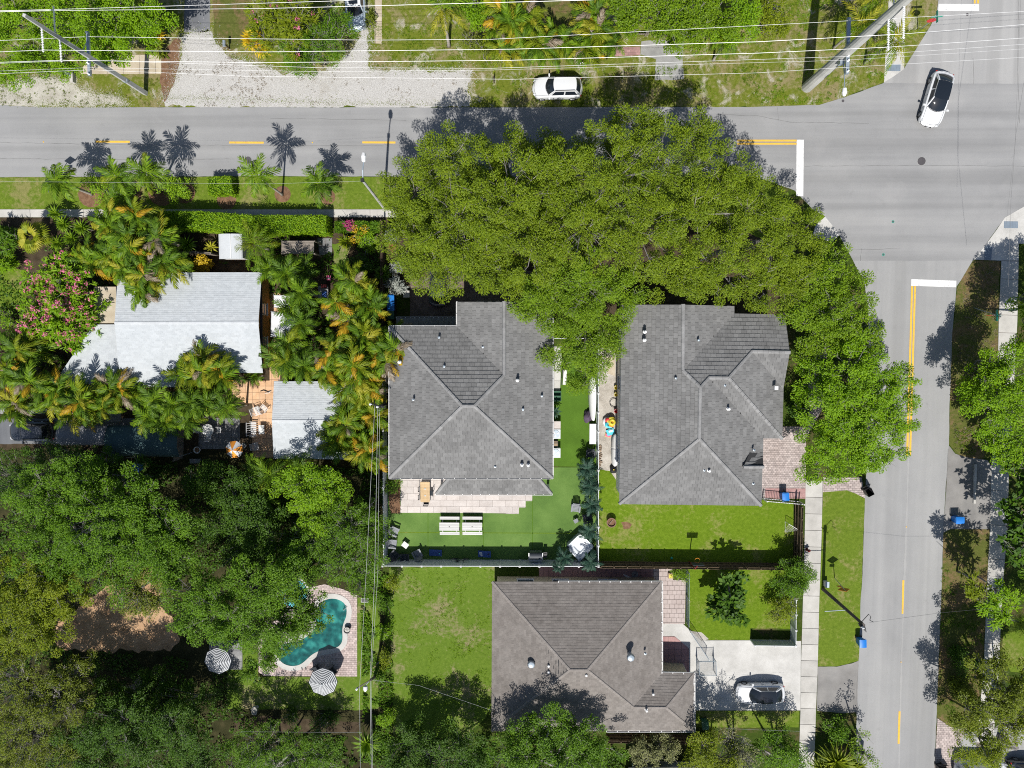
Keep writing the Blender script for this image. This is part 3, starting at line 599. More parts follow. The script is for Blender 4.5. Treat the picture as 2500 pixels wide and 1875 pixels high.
# peach terrace and its neighbours
pv = 'B2:195,880 280,880 280,1590 C2:228,100 222,720 55,720 55,280 0,280 C1:1880,200 1880,90 B2:60,1590 195,1590'
s = sheet('peach_terrace', pv, .010, 'joint'); pave(pv, .61, .61, .012, .045, 'peach', s, 'floor_tile', gap=.022, off=0)
pv = 'C1:1610,400 1945,400 1945,610 1850,650 1610,650'
s = sheet('grey_terrace', pv, .010, 'joint'); pave(pv, .61, .61, .012, .045, 'slate', s, 'slab', gap=.03, off=0)
sheet('dark_driveway', 'C1:-400,405 1480,400 1480,610 -400,610', .0085, 'dark_drive', .06)
s = sheet('side_path', 'C1:-300,320 870,320 870,368 -300,366', .010, 'joint'); pave('C1:-300,320 870,320 870,368 -300,366', 1.2, .66, .012, .04, 'concrete_grey', s, 'slab', off=0)
s = sheet('stepping_pad', 'C1:855,350 985,350 985,432 855,432', .011, 'joint'); pave('C1:855,350 985,350 985,432 855,432', .74, .46, .013, .045, 'concrete_grey', s, 'slab', off=0)
s = sheet('slate_path', 'B2:580,435 700,435 700,575 600,575', .010, 'joint'); pave('B2:580,435 700,435 700,575 600,575', .72, .78, .012, .05, 'slate', s, 'slab', gap=.04, off=0)
s = sheet('shaded_terrace', 'D1:1695,620 1965,620 1965,860 1695,860', .010, 'joint'); pave('D1:1695,620 1965,620 1965,860 1695,860', 1.05, 1.05, .012, .045, 'slate', s, 'slab', off=0)
s = sheet('brick_driveway', 'D4:1455,1255 1560,1325 1700,1330 1640,1440 1590,1700 1560,2200 1400,2200 1430,1659', .010, 'joint'); pave('D4:1455,1255 1560,1325 1700,1330 1640,1440 1590,1700 1560,2200 1400,2200 1430,1659', .3, .2, .012, .04, 'paver_pink', s, 'paver', gap=.02, single=False)
sheet('right_yard', 'D4:1650,1380 2157,1300 2400,1300 2400,2200 1600,2200 1600,1659', .0075, 'concrete_grey', .1)
sheet('right_yard', 'D4:1985,560 2157,540 2500,540 2500,900 2050,880 1975,700', .0085, 'lawn', .1)
# a road-side wheel stop and a slab
q = [TW('C4', 1758, 772), TW('C4', 1747, 1090)]
tag(MB().beam(q[0] + Vector((0, 0, .1)), q[1] + Vector((0, 0, .1)), .2, .16).build('kerb_stop', M['concrete']), 'long pale concrete kerb stop on the grey apron by the right sidewalk', 'kerb')
# ------------------------------------------------------------------ houses
def fpts(s):                                  # 'x,y,z' photo points with heights -> world
    return [Wp(*[float(q) for q in tok.split(',')]) for tok in s.split()]
def newell(P):
    n = Vector()
    for i in range(len(P)):
        a, b = P[i - 1], P[i]; n += Vector(((a.y - b.y) * (a.z + b.z), (a.z - b.z) * (a.x + b.x), (a.x - b.x) * (a.y + b.y)))
    n.normalize(); return n if n.z > 0 else -n
def tile_face(P, roof, su, sv, mat, mats_, st, budget, thick=.035, gap=.02, lift=.012, name='roof_tile', flat=False):
    # P: face polygon, first edge = eave. Returns how many separate tiles were made; the others go into the joined mesh st
    if isinstance(P, tuple): P, n, u = P
    else: n = newell(P); u = P[1] - P[0]; u -= n * u.dot(n); u.normalize()
    v = n.cross(u)
    c = sum(P, Vector()) / len(P)
    if (c - P[0]).dot(v) < 0: u, v = -u, -v
    o = P[0]; uv = [((p - o).dot(u), (p - o).dot(v)) for p in P]
    off0 = n * lift; made = 0; base = None
    def topz(q, R): return lift + thick * (1 - (q[1] - R[1]) / (R[3] - R[1] + 1e-6))
    for R, q, full in pieces(uv, su, sv, gap, .5):
        if full and made < budget:
            if base is None:
                w_, h_ = R[2] - R[0], R[3] - R[1] + .03
                vs = [(-w_ / 2, -h_ / 2, 0), (w_ / 2, -h_ / 2, 0), (w_ / 2, h_ / 2, 0), (-w_ / 2, h_ / 2, 0), (-w_ / 2, -h_ / 2, thick), (w_ / 2, -h_ / 2, thick), (w_ / 2, h_ / 2, .004), (-w_ / 2, h_ / 2, .004)]
                base = MB().add(vs, [(4, 5, 6, 7), (0, 1, 5, 4), (1, 2, 6, 5), (2, 3, 7, 6), (3, 0, 4, 7)]).mesh(name, mat)
            t = put(base, name, roof); L = o + u * (R[0] + R[2]) / 2 + v * ((R[1] + R[3]) / 2 + .015) + off0 + n * rnd.uniform(-.004, .004)
            mx = Matrix((u, v, n)).transposed().to_4x4(); mx.translation = L - wloc(roof); t.matrix_local = mx; made += 1
        else:
            z = rnd.uniform(-.004, .004); k = len(q)
            if area2(q) < 0: q = q[::-1]
            top = [o + u * a + v * b + n * (topz((a, b), R) + z) for a, b in q]; bot = [o + u * a + v * b + n * .002 for a, b in q]
            if flat:                                            # butt edge only
                st.add(top, [tuple(range(k))])
                for i in range(k):
                    a, b = q[i], q[(i + 1) % k]
                    if abs(a[1] - R[1]) < 1e-5 and abs(b[1] - R[1]) < 1e-5: st.add([top[i], top[(i + 1) % k], bot[(i + 1) % k], bot[i]], [(3, 2, 1, 0)])
            else: st.add(top + bot, [tuple(range(k))] + [(i + k, (i + 1) % k + k, (i + 1) % k, i) for i in range(k)])
    return made
def cap_row(mb, a, b, wd=.3, ht=.09, step=.42):                 # overlapping ridge / hip caps
    L = (b - a).length; k = max(1, int(L / step)); d = (b - a) / k; f = d.normalized()
    s = f.cross(Vector((0, 0, 1))).normalized(); up = s.cross(f)
    for i in range(k):
        p, q = a + d * i, a + d * (i + 1.12); h0, h1 = ht, ht * .62
        vs = []
        for P_, h in ((p, h0), (q, h1)):
            vs += [P_ - s * wd / 2 - up * .06, P_ - s * wd * .3 + up * h * .8, P_ + up * h, P_ + s * wd * .3 + up * h * .8, P_ + s * wd / 2 - up * .06]
        mb.add(vs, [(j, j + 1, j + 6, j + 5) for j in range(4)] + [(4, 3, 2, 1, 0)])
def gutter(mb, a, b, z, out=.07, wd=.12, ht=.12):
    mb.beam((a.x, a.y, z), (b.x, b.y, z), wd, ht)
def pitched(s, ez, tp_, VZ):                   # photo points, first edge (or the two points after |) = eave; every vertex is put on the pitched plane
    body, _, ev = s.partition('|'); T = [tuple(float(q) for q in t.split(',')[:2]) for t in body.split()]
    e = [tuple(float(q) for q in t.split(',')[:2]) for t in ev.split()] or T[:2]
    a, b = Wp(*e[0], ez), Wp(*e[1], ez); d = (b - a).normalized(); nn = Vector((-d.y, d.x, 0))
    c = sum((Wp(*t, ez) for t in T), Vector()) / len(T)
    if (c - a).dot(nn) < 0: nn = -nn
    out = []
    for t in T:
        z = ez
        for _ in range(4): z = ez + tp_ * (Wp(*t, z) - a).dot(nn)
        if t in e and t in T and abs(z - ez) < .25: z = ez
        VZ.setdefault(t, []).append(z); out.append(Wp(*t, z))
    n = Vector((-nn.x * tp_, -nn.y * tp_, 1)).normalized()
    return out, n, d
DBG = 0
def house(name, label, faces, caps, outline, ez, wallmat, tile, footprint=None, inset=.5, gutters=(), z0=0, cat='house', gmat='white', tp_=.42):
    # faces: (points, budget, tile mat) ; outline: eave outline (photo pts at ez)
    VZ = {}; FS = [pitched(f[0], ez, tp_, VZ) + (f[1], f[2]) for f in faces]
    KEY = [[tuple(float(q) for q in t.split(',')[:2]) for t in f[0].partition('|')[0].split()] for f in faces]
    PL = {}; eav = {tuple(float(q) for q in p) for p in outline}
    for (P, n, d, *_), ks, f in zip(FS, KEY, faces):
        ev = f[0].partition('|')[2].split(); a = Wp(*[float(q) for q in ev[0].split(',')[:2]], ez) if ev else P[0]
        for k, p in zip(ks, P): PL.setdefault(k, []).append((n, a, p))
    VP = {}
    for k, L in PL.items():                                    # each ridge point goes where the roof planes that meet there cross
        x0 = sum((p for _, _, p in L), Vector()) / len(L)
        if k in eav or len(L) < 2: VP[k] = x0; continue
        A = Matrix(((.02, 0, 0), (0, .02, 0), (0, 0, .02))); bb = x0 * .02
        for n, a, _ in L:
            A += Matrix([[n[i] * n[j] for j in range(3)] for i in range(3)]); bb += n * n.dot(a)
        VP[k] = A.inverted() @ bb
        if DBG: print(name, k, 'moved', round((VP[k] - x0).length, 2), [round((VP[k] - a).dot(n), 2) for n, a, _ in L])
    FS = [([VP[k] for k in ks], n, d, f1, f2) for (P, n, d, f1, f2), ks in zip(FS, KEY)]
    OL = [Wp(x, y, ez) for x, y in outline]
    c = sum(OL, Vector()) / len(OL); root = thing(name, label, cat, (c.x, c.y, 0))
    sg = -1 if area2([(p.x, p.y) for p in OL]) < 0 else 1
    FP = offs(OL, -inset) if footprint is None else footprint
    FP = [Vector((p.x, p.y, 0)) for p in FP]
    MB().prism([(p.x, p.y) for p in FP], z0, ez + .02).build('wall', M[wallmat], root, True)
    mb = MB()
    for P, n, d, *_ in FS:
        k = len(P); a2 = area2([(p.x, p.y) for p in P]); Q = P if a2 > 0 else P[::-1]
        mb.add(Q, [tuple(range(k))])
    mb.add([(p.x, p.y, ez - .02) for p in (OL if sg < 0 else OL[::-1])], [tuple(range(len(OL)))])
    roof = mb.build('roof', M['roof_under'], root, True)
    st = {}; 
    for P, n, d, bud, key in FS:
        T = TILES[key]; st.setdefault(key, MB()); tile_face((P, n, d), roof, T['su'], T['sv'], M[T['m']], None, st[key], bud, T['t'], T['g'], name=T['n'], flat=T.get('flat', False))
    for key, mb in st.items():
        if mb.v: mb.build(TILES[key]['n'] + '_field', M[TILES[key]['s']], roof, True, kind='stuff')
    mb = MB()
    for s in caps:
        P = []
        for tok in s.split():
            t = tuple(float(q) for q in tok.split(',')[:2]); k = min(VP, key=lambda q: (q[0] - t[0]) ** 2 + (q[1] - t[1]) ** 2); P.append(VP[k] + Vector((0, 0, .03)))
        for a, b in zip(P, P[1:]): cap_row(mb, a, b, TILES[tile]['cw'], TILES[tile]['ch'], TILES[tile]['cs'])
    if mb.v: mb.build('ridge_cap', M[TILES[tile]['cap']], roof, True, kind='stuff')
    if gutters:
        mb = MB(); hb = MB()
        for s in gutters:
            P = [Wp(*[float(q) for q in tok.split(',')]) for tok in s.split()]
            for a, b in zip(P, P[1:]):
                d = (b - a).normalized(); sd_ = Vector((d.y, -d.x, 0))
                mb.beam(a + sd_ * .075, b + sd_ * .075, .02, .13); mb.beam(a - sd_ * .075, b - sd_ * .075, .02, .13); mb.beam(a + Vector((0, 0, -.06)), b + Vector((0, 0, -.06)), .14, .012)
                k = max(2, int((b - a).length / .9))
                for i in range(k + 1): q = a.lerp(b, i / k); hb.beam(q + sd_ * .08 + Vector((0, 0, .055)), q - sd_ * .08 + Vector((0, 0, .055)), .045, .03)
        gt = mb.build('gutter', M[gmat], root, True); hb.build('gutter_hanger', M[gmat], gt, True, kind='stuff')
    return root, FP, roof
TILES = {'grey': dict(su=.44, sv=.36, m='tile_grey', s='tile_grey_s', t=.042, g=.014, n='roof_tile', cap='cap_grey', cw=.34, ch=.11, cs=.42),
         'brown': dict(su=.33, sv=.235, m='shingle_brown', s='shingle_brown', t=.013, g=.004, n='shingle', cap='cap_brown', cw=.30, ch=.035, cs=.3, flat=True),
         'white': dict(su=.36, sv=.19, m='shingle_white', s='shingle_white', t=.010, g=.001, n='shingle', cap='cap_white', cw=.32, ch=.03, cs=.3, flat=True)}
def wall_items(root, FP, wall_i, items, z0=0):                   # windows and doors on wall i: (fraction, sill, width, height, kind)
    a, b = FP[wall_i], FP[(wall_i + 1) % len(FP)]
    d = (b - a).normalized(); sg = 1 if area2([(p.x, p.y) for p in FP]) > 0 else -1
    nrm = Vector((d.y, -d.x, 0)) * sg; ang = math.atan2(d.y, d.x)
    for fr, sill, wd, ht, kind in items:
        p = a.lerp(b, fr) + nrm * .0
        R = Matrix.Rotation(ang, 4, 'Z'); T = Matrix.Translation(Vector((p.x, p.y, sill + z0)))
        sgn = 1 if (R @ Vector((0, 1, 0))).dot(nrm) > 0 else -1
        def bx(mb, x, z, sx, sz, y0, y1): mb.box(x, sgn * (y0 + y1) / 2, z, sx, abs(y1 - y0), sz, M=T @ R)
        mb = MB(); f = .06
        bx(mb, 0, -f, wd + 2 * f, f, .002, .05); bx(mb, 0, ht, wd + 2 * f, f, .002, .05)
        bx(mb, -(wd + f) / 2, 0, f, ht, .002, .05); bx(mb, (wd + f) / 2, 0, f, ht, .002, .05)
        if kind == 'window':
            bx(mb, 0, ht / 2 - .02, wd, .04, .004, .04); w_ = mb.build('window', M['white'], root, True)
            g_ = MB(); bx(g_, 0, 0, wd, ht, .003, .015); g_.build('pane', M['pane'], w_, True)
            s_ = MB(); bx(s_, 0, -f - .05, wd + .24, .05, .002, .10); s_.build('sill', M['white'], w_, True)
        else:
            w_ = mb.build('door', M['white'], root, True); g_ = MB(); bx(g_, 0, 0, wd, ht, .003, .02); g_.build('door_leaf', M['wood_brown' if kind == 'door' else 'white'], w_, True)
            h_ = MB(); bx(h_, wd * .38, 1.0, .04, .14, .02, .06); h_.build('handle', M['alloy'], w_, True)
def vent(root, roof, px, py, z, kind='pipe'):
    p = Wp(px, py, z); mb = MB()
    if kind == 'pipe': mb.lathe([(.10, -.2), (.10, .02), (.035, .03), (.035, .16), (.025, .16), (.025, .1)], 10, p.x, p.y, p.z); o = mb.build('vent_pipe', M['galv'], root, True)
    elif kind == 'white': mb.lathe([(.15, -.3), (.15, .02), (.085, .04), (.085, .26), (.12, .28), (.10, .35), (.03, .38)], 12, p.x, p.y, p.z); o = mb.build('roof_vent', M['white'], root, True, 50)
    elif kind == 'turbine':
        mb.lathe([(.2, -.3), (.2, .25), (.3, .3), (.34, .45), (.28, .6), (.05, .68)], 14, p.x, p.y, p.z); o = mb.build('roof_vent', M['galv'], root, True, 40)
        f = MB()
        for k in range(12):
            a = 2 * math.pi * k / 12; f.tube([(p.x + math.cos(a) * .31, p.y + math.sin(a) * .31, p.z + .3), (p.x + math.cos(a + .3) * .35, p.y + math.sin(a + .3) * .35, p.z + .45), (p.x + math.cos(a + .6) * .24, p.y + math.sin(a + .6) * .24, p.z + .63)], .02, 4)
        f.build('vent_vane', M['alloy'], o, True)
# --- grey tiled house, west of the pair
E, RM, RW = 5.0, 8.0, 6.75
A_faces = [('951,1167,5 951,797,5 1126,987,8.0', 85, 'grey'),
           ('951,797,5 1116,797,5 1230,911,6.75 1160,987,8.0 1126,987,8.0', 75, 'grey'),
           ('1116,797,5 1116,737,5 1228.6,737,6.75 1230,911,6.75', 30, 'grey'),
           ('1349,752,5 1349,1167,5 1160,987,8.0 1230,911,6.75 1228.6,737,6.75', 50, 'grey'),
           ('1349,1167,5 951,1167,5 1126,987,8.0 1160,987,8.0', 60, 'grey')]
A_out = [(951, 797), (1116, 797), (1116, 737), (1349, 737), (1349, 1167), (951, 1167)]
A_faces[3] = ('1349,737,5 1349,1167,5 1160,987,8.0 1230,911,6.75 1228.6,737,6.75', 50, 'grey')
hA, FA, rA = house('tiled_house', 'grey tiled hip roof house beside the artificial turf yard', A_faces,
    ['953,799,5.05 1126,987,8.03', '953,1165,5.05 1126,987,8.03', '1347,1165,5.05 1160,987,8.03', '1126,987,8.05 1160,987,8.05', '1160,987,8.04 1230,911,6.8', '1230,911,6.8 1228.6,739,6.8'],
    A_out, E, 'stucco_white', 'grey', gutters=('951,1167,4.98 951,797,4.98', '951,797,4.98 1116,797,4.98', '1116,797,4.98 1116,737,4.98', '1349,1167,4.98 951,1167,4.98', '1349,737,4.98 1349,1167,4.98'))
# gable end on the north wing
mb = MB(); q = [Wp(1122, 745, E - .1), Wp(1342, 745, E - .1), Wp(1228.6, 745, 6.3)]; mb.add([q[0], q[1], q[2]] + [p - Vector((0, .3, 0)) for p in q], [(0, 1, 2)[::-1], (3, 4, 5), (0, 3, 5, 2), (1, 2, 5, 4)]); mb.build('gable', M['stucco_white'], hA, True)
# lower porch roofs of the same house
def skirt(root, eave, top, ez, tz, budget, key, gut=True, caps=()):
    mb = MB(); P = [Wp(*p, ez) for p in eave] + [Wp(*p, tz) for p in top]
    n = len(P); Q = P if area2([(p.x, p.y) for p in P]) > 0 else P[::-1]
    lo = [Vector((p.x, p.y, ez - .14)) for p in Q]
    mb.add(Q + lo, [tuple(range(n)), tuple(range(2 * n - 1, n - 1, -1))] + [(i + n, (i + 1) % n + n, (i + 1) % n, i) for i in range(n)])
    r = mb.build('porch_roof', M['roof_under'], root, True); st = MB(); T = TILES[key]
    tile_face(P, r, T['su'], T['sv'], M[T['m']], None, st, budget, T['t'], T['g'])
    if st.v: st.build('roof_tile_field', M[T['s']], r, True, kind='stuff')
    if gut:
        g = MB(); a, b = P[0], P[1]; d = (b - a).normalized(); s_ = Vector((d.y, -d.x, 0))
        for k in (-.07, .07): g.beam(a + s_ * k, b + s_ * k, .02, .13)
        for i in range(14): q = a.lerp(b, i / 13); g.beam(q + s_ * .08 + Vector((0, 0, .05)), q - s_ * .08 + Vector((0, 0, .05)), .045, .03)
        g.build('gutter', M['white'], root, True)
    mb = MB()
    for c_ in caps:
        p = fpts(c_); cap_row(mb, p[0], p[1], T['cw'], T['ch'])
    if mb.v: mb.build('ridge_cap', M[T['cap']], r, True, kind='stuff')
    return r
skirt(hA, [(1348, 1207), (1064, 1207)], [(1102, 1160), (1308, 1160)], 2.75, 3.45, 40, 'grey', caps=('1066,1205,2.8 1102,1160,3.5', '1346,1205,2.8 1308,1160,3.5'))
skirt(hA, [(967.6, 775.5), (1116, 775.5)], [(1120, 812), (967.6, 812)], 2.75, 3.4, 20, 'grey')
skirt(hA, [(1163, 735), (1224, 735)], [(1224, 752), (1163, 752)], 2.75, 3.1, 6, 'grey', gut=False)
g = MB()
for x in (1070, 1150, 1250, 1340): p = Wp(x, 1200, 2.7); g.box(p.x, p.y, 0, .22, .22, 2.62)
g.build('porch_column', M['white'], hA, True)
for v_ in (('B2', 1245, 1440, 6.0, 'white'), ('B2', 1920, 1318, 6.0, 'pipe'), ('B2', 1565, 1240, 5.7, 'pipe'), ('B2', 1607, 1475, 6.6, 'pipe'), ('C2', 1357, 252, 6.4, 'pipe'), ('C2', 2020, 795, 5.6, 'pipe'), ('C3', 210, 95, 6.6, 'white'), ('C3', 408, 222, 5.7, 'pipe'), ('C3', 255, 330, 6.3, 'pipe'), ('C3', 30, 795, 5.6, 'pipe'), ('C3', 246, 780, 5.9, 'white'), ('C3', 298, 782, 5.8, 'white')):
    vent(hA, rA, *tp(v_[0], v_[1], v_[2]), v_[3], v_[4])
for i, it in ((4, [(.2, .9, 1.6, 1.2, 'window'), (.5, .05, 2.4, 2.1, 'window'), (.8, .9, 1.6, 1.2, 'window'), (.3, 3.4, 1.4, 1.1, 'window'), (.7, 3.4, 1.4, 1.1, 'window')]), (3, [(.15, .9, 1.2, 1.2, 'window'), (.85, .9, 1.2, 1.2, 'window'), (.3, 3.4, 1.2, 1.1, 'window'), (.6, 3.4, 1.2, 1.1, 'window')]), (5, [(.3, .9, 1.2, 1.2, 'window'), (.7, .9, 1.2, 1.2, 'window'), (.5, 3.4, 1.2, 1.1, 'window')]), (0, [(.5, 0, 1.0, 2.1, 'door')]), (2, [(.5, 0, 4.8, 2.3, 'garage')])): wall_items(hA, FA, i, it)
# --- grey tiled house, east of the pair
B_out = [(1518, 744), (1792, 747), (1792, 766), (1916, 768), (1912, 950), (1909, 1070), (1863, 1070), (1858, 1234), (1512, 1230)]
B_faces = [('1512,1230,5 1518,744,5 1668.6,744,7.2 1668.6,899,7.2 1709,943,7.75 1709,1070,7.8', 90, 'grey'),
           ('1792,747,5 1792,766,5 1668.6,899,7.2 1668.6,744,7.2', 35, 'grey'),
           ('1792,766,5 1916,768,5 1928,854,6.3 1836,851,6.3 1780,918,7.3 1730,917,7.35 1709,943,7.75 1668.6,899,7.2', 60, 'grey'),
           ('1912,950 1928,854 1836,851|1912,950 1800,947', 20, 'grey'),
           ('1909,1070,5 1912,950,5 1836,851,6.3 1780,918,7.3', 25, 'grey'),
           ('1863,1070 1909,1070 1780,918 1730,917', 20, 'grey'),
           ('1858,1234,5 1863,1070,5 1730,917,7.35 1709,943,7.75 1709,1070,7.8', 35, 'grey'),
           ('1512,1230,5 1858,1234,5 1709,1070,7.8', 35, 'grey')]
hB, FB, rB = house('tiled_house', 'grey tiled house under the big oak beside the brick driveway', B_faces,
    ['1514,1228,5.05 1709,1070,7.83', '1857,1232,5.05 1709,1070,7.83', '1709,1070,7.85 1709,943,7.8', '1668.6,899,7.24 1668.6,746,7.24', '1709,943,7.8 1730,917,7.4', '1730,917,7.4 1780,918,7.35', '1780,918,7.35 1836,851,6.35', '1836,851,6.35 1926,854,6.35', '1780,918,7.35 1907,1068,5.05', '1668.6,899,7.24 1709,943,7.79'],
    B_out, E, 'stucco_white', 'grey', inset=.45)
p = [Wp(*TW_) for TW_ in ()]
q = [tp('C3', 2040, 800), tp('C4', 45, 800), tp('C4', 45, 650), tp('C3', 2157, 650)]
mb = MB(); a = [Wp(*q[0], 5.35), Wp(*q[1], 5.35), Wp(1862, 1108, 5.1), Wp(1826, 1108, 5.6)]
P = [Wp(1862, 1106, 5.05), Wp(1830, 1106, 5.62), Wp(1815, 1140, 6.15), Wp(1864, 1140, 5.75)]
mb.add(P + [Vector((p.x, p.y, 5.0)) for p in P], [(0, 1, 2, 3), (2, 6, 7, 3), (3, 7, 4, 0), (1, 5, 6, 2)]); dg = mb.build('small_gable', M['roof_under'], hB, True)
st = MB(); tile_face(P, dg, .44, .36, M['tile_grey'], None, st, 10, .042, .014); st.build('roof_tile_field', M['tile_grey_s'], dg, True, kind='stuff')
mb = MB(); cap_row(mb, P[2], P[3], .3, .09); mb.build('ridge_cap', M['cap_grey'], dg, True)
q = TW('C4', 144, 156, 5.9); mb = MB().box(q.x, q.y, q.z, .3, .3, .22); mb.build('skylight', M['white'], hB, True)
for v_ in (('B3', 1243, 1195, 6.2, 'white'), ('B3', 1240, 1262, 6.2, 'white'), ('B3', 1680, 1262, 6.8, 'pipe'), ('B3', 1495, 1570, 7.0, 'pipe'), ('B3', 1893, 1628, 7.0, 'pipe'), ('C3', 1917, 325, 6.6, 'white'), ('C3', 1724, 823, 6.4, 'pipe'), ('C3', 1760, 825, 6.4, 'white'), ('C3', 2128, 660, 5.9, 'pipe'), ('C3', 2122, 932, 5.4, 'pipe'), ('C3', 1888, 868, 5.9, 'pipe')):
    vent(hB, rB, *tp(v_[0], v_[1], v_[2]), v_[3], v_[4])
for i, it in ((8, [(.2, .9, 1.2, 1.2, 'window'), (.6, .9, 1.2, 1.2, 'window'), (.3, 3.4, 1.2, 1.1, 'window'), (.8, 3.4, 1.2, 1.1, 'window')]), (7, [(.2, .9, 1.5, 1.2, 'window'), (.55, .05, 2.2, 2.1, 'window'), (.8, 3.4, 1.5, 1.1, 'window'), (.3, 3.4, 1.5, 1.1, 'window')]), (6, [(.5, 0, 4.6, 2.3, 'garage')]), (3, [(.5, 0, 1.1, 2.1, 'door')]), (4, [(.5, 3.3, 1.3, 1.2, 'window')])): wall_items(hB, FB, i, it)
# --- brown shingle house at the bottom
C_out = [(1201.5, 1420), (1616, 1420), (1616, 1642), (1695, 1644), (1695, 1785), (1200, 1785)]
C_faces = [('1201.5,1420,2.5 1616,1420,2.5 1438,1627,5 1384,1627,5', 0, 'brown'),
           ('1200,1785,2.5 1201.5,1420,2.5 1384,1627,5', 0, 'brown'),
           ('1616,1642,2.5 1616,1420,2.5 1438,1627,5 1549.6,1722,3.65', 0, 'brown'),
           ('1200,1785,2.5 1695,1785,2.5 1628,1724,3.6 1549.6,1722,3.65 1438,1627,5 1384,1627,5', 0, 'brown'),
           ('1616,1642,2.5 1695,1644,2.5 1628,1724,3.6 1549.6,1722,3.65', 0, 'brown'), ('1695,1785,2.5 1695,1644,2.5 1628,1724,3.6', 0, 'brown')]
hC, FC, rC = house('shingle_house', 'brown shingle hip roof house with attached garage wing', C_faces,
    ['1203,1422,2.52 1384,1627,5.02', '1614,1422,2.52 1438,1627,5.02', '1384,1627,5.03 1438,1627,5.03', '1202,1783,2.52 1384,1627,5.02', '1438,1627,5.02 1549.6,1722,3.67', '1549.6,1722,3.67 1628,1724,3.63', '1628,1724,3.63 1693,1646,2.52', '1628,1724,3.63 1693,1783,2.52'],
    C_out, 2.5, 'stucco_tan', 'brown', inset=.55, tp_=.36, gutters=('1363,1420,2.48 1616,1420,2.48', '1616,1420,2.48 1616,1642,2.48', '1616,1642,2.48 1695,1644,2.48', '1695,1644,2.48 1695,1785,2.48', '1695,1785,2.48 1480,1785,2.48'))
for v_ in (('D3', 322, 800, 3.6, 'turbine'), ('D3', 462, 822, 4.2, 'white'), ('D3', 462, 872, 4.2, 'white'), ('D3', 766, 897, 4.7, 'white'), ('D3', 1122, 745, 4.1, 'turbine'), ('D3', 1247, 735, 3.6, 'pipe'), ('D3', 1306, 1050, 3.0, 'white'), ('D3', 1253, 1183, 3.5, 'white')): vent(hC, rC, *tp(v_[0], v_[1], v_[2]), v_[3], v_[4])
p = TW('D3', 22, 1190, 2.9); mb = MB().tube([p, p + Vector((0, 0, 1.3))], .05, 6); mb.tube([p + Vector((-.25, .3, 1.2)), p + Vector((.2, -.3, 1.2))], .025, 5); mb.tube([p + Vector((-.1, -.5, .1)), p + Vector((0, 0, .9))], .02, 5); mb.build('service_mast', M['black'], hC, True)
for i, it in ((0, [(.18, .9, 1.4, 1.1, 'window'), (.4, .9, 1.4, 1.1, 'window'), (.7, .9, 1.6, 1.1, 'window')]), (5, [(.35, .9, 1.4, 1.1, 'window'), (.7, .9, 1.4, 1.1, 'window')]), (1, [(.25, .9, 1.5, 1.2, 'window'), (.75, 0, 1, 2.05, 'door')]), (3, [(.5, 0, 4.4, 2.1, 'garage')]), (4, [(.3, .9, 1.4, 1.1, 'window')])): wall_items(hC, FC, i, it)
# --- white shingle cottage with orange walls
D_out = [(288, 665), (639.5, 665), (642, 910.5), (440, 910.5), (440, 941), (291, 941)]
z1 = 3.45
D_faces = [('288,665,2.5 639.5,665,2.5 631,785,3.4 280,788,3.4', 0, 'white'),
           ('642,910.5,2.5 440,910.5,2.5 440,941,2.28 291,941,2.28 280,788,3.4 631,785,3.4', 0, 'white')]
D_faces[1] = ('642,910.5,2.5 291,910.5,2.5 280,788,3.4 631,785,3.4', 0, 'white')
D_out = [(288, 665), (639.5, 665), (642, 910.5), (291, 910.5)]
FD = [Wp(300, 676, 2.5), Wp(634, 676, 2.5), Wp(635, 898, 2.5), Wp(300, 898, 2.5)]
hD, FD, rD = house('shingle_cottage', 'white shingle gable roof cottage with orange stucco walls', D_faces, ['282,788,3.42 629,785,3.42'], D_out, 2.5, 'stucco_peach', 'white', footprint=FD, tp_=.2)
mb = MB()
for xa, xb in ((634, 626), (301, 292)):
    q = [Wp(xa, 676, 2.5), Wp(xa, 898, 2.5), Wp(xb, 786, 3.3)]; k = -.15 if xa > 500 else .15
    mb.add(q + [p + Vector((k, 0, 0)) for p in q], [(0, 1, 2), (5, 4, 3), (0, 2, 5, 3), (1, 4, 5, 2)])
mb.build('gable', M['stucco_peach'], hD, True)
wall_items(hD, FD, 1, [(.35, .9, .9, 1.1, 'window'), (.72, .9, .9, 1.0, 'window')]); wall_items(hD, FD, 0, [(.5, .9, 1.4, 1.1, 'window')]); wall_items(hD, FD, 2, [(.3, 0, 1, 2, 'door'), (.7, .9, 1.4, 1.1, 'window')])
def low_roof(root, pts, z, z2, key, name='lean_to_roof'):
    P = [Wp(x, y, zz) for (x, y), zz in zip(pts, (z, z, z2, z2))]
    Q = P if area2([(p.x, p.y) for p in P]) > 0 else P[::-1]; lo = [Vector((p.x, p.y, min(z, z2) - .15)) for p in Q]
    mb = MB().add(Q + lo, [(0, 1, 2, 3), (7, 6, 5, 4)] + [(i + 4, (i + 1) % 4 + 4, (i + 1) % 4, i) for i in range(4)]); r = mb.build(name, M['cap_white'], root, True)
    st = MB(); T = TILES[key]; tile_face(P, r, T['su'], T['sv'], M[T['m']], None, st, 0, T['t'], T['g'], flat=True); st.build('shingle_field', M[T['s']], r, True, kind='stuff')
    q = [p.lerp(sum(P, Vector()) / 4, .06) for p in P]; w_ = MB().prism([(p.x, p.y) for p in q], 0, min(z, z2) - .152).build('wall', M['stucco_peach'], root, True)
low_roof(hD, [(440, 945), (291, 945), (291, 909), (440, 909)], 2.25, 2.47, 'white')
low_roof(hD, [(131, 936), (289, 940), (289, 792), (229, 792)], 2.2, 2.45, 'white')
mb = MB(); P = [Wp(x, y, 2.35) for x, y in ((229, 700), (283, 700), (284, 789), (229, 789))]; mb.prism([(p.x, p.y) for p in P], 2.2, 2.35)
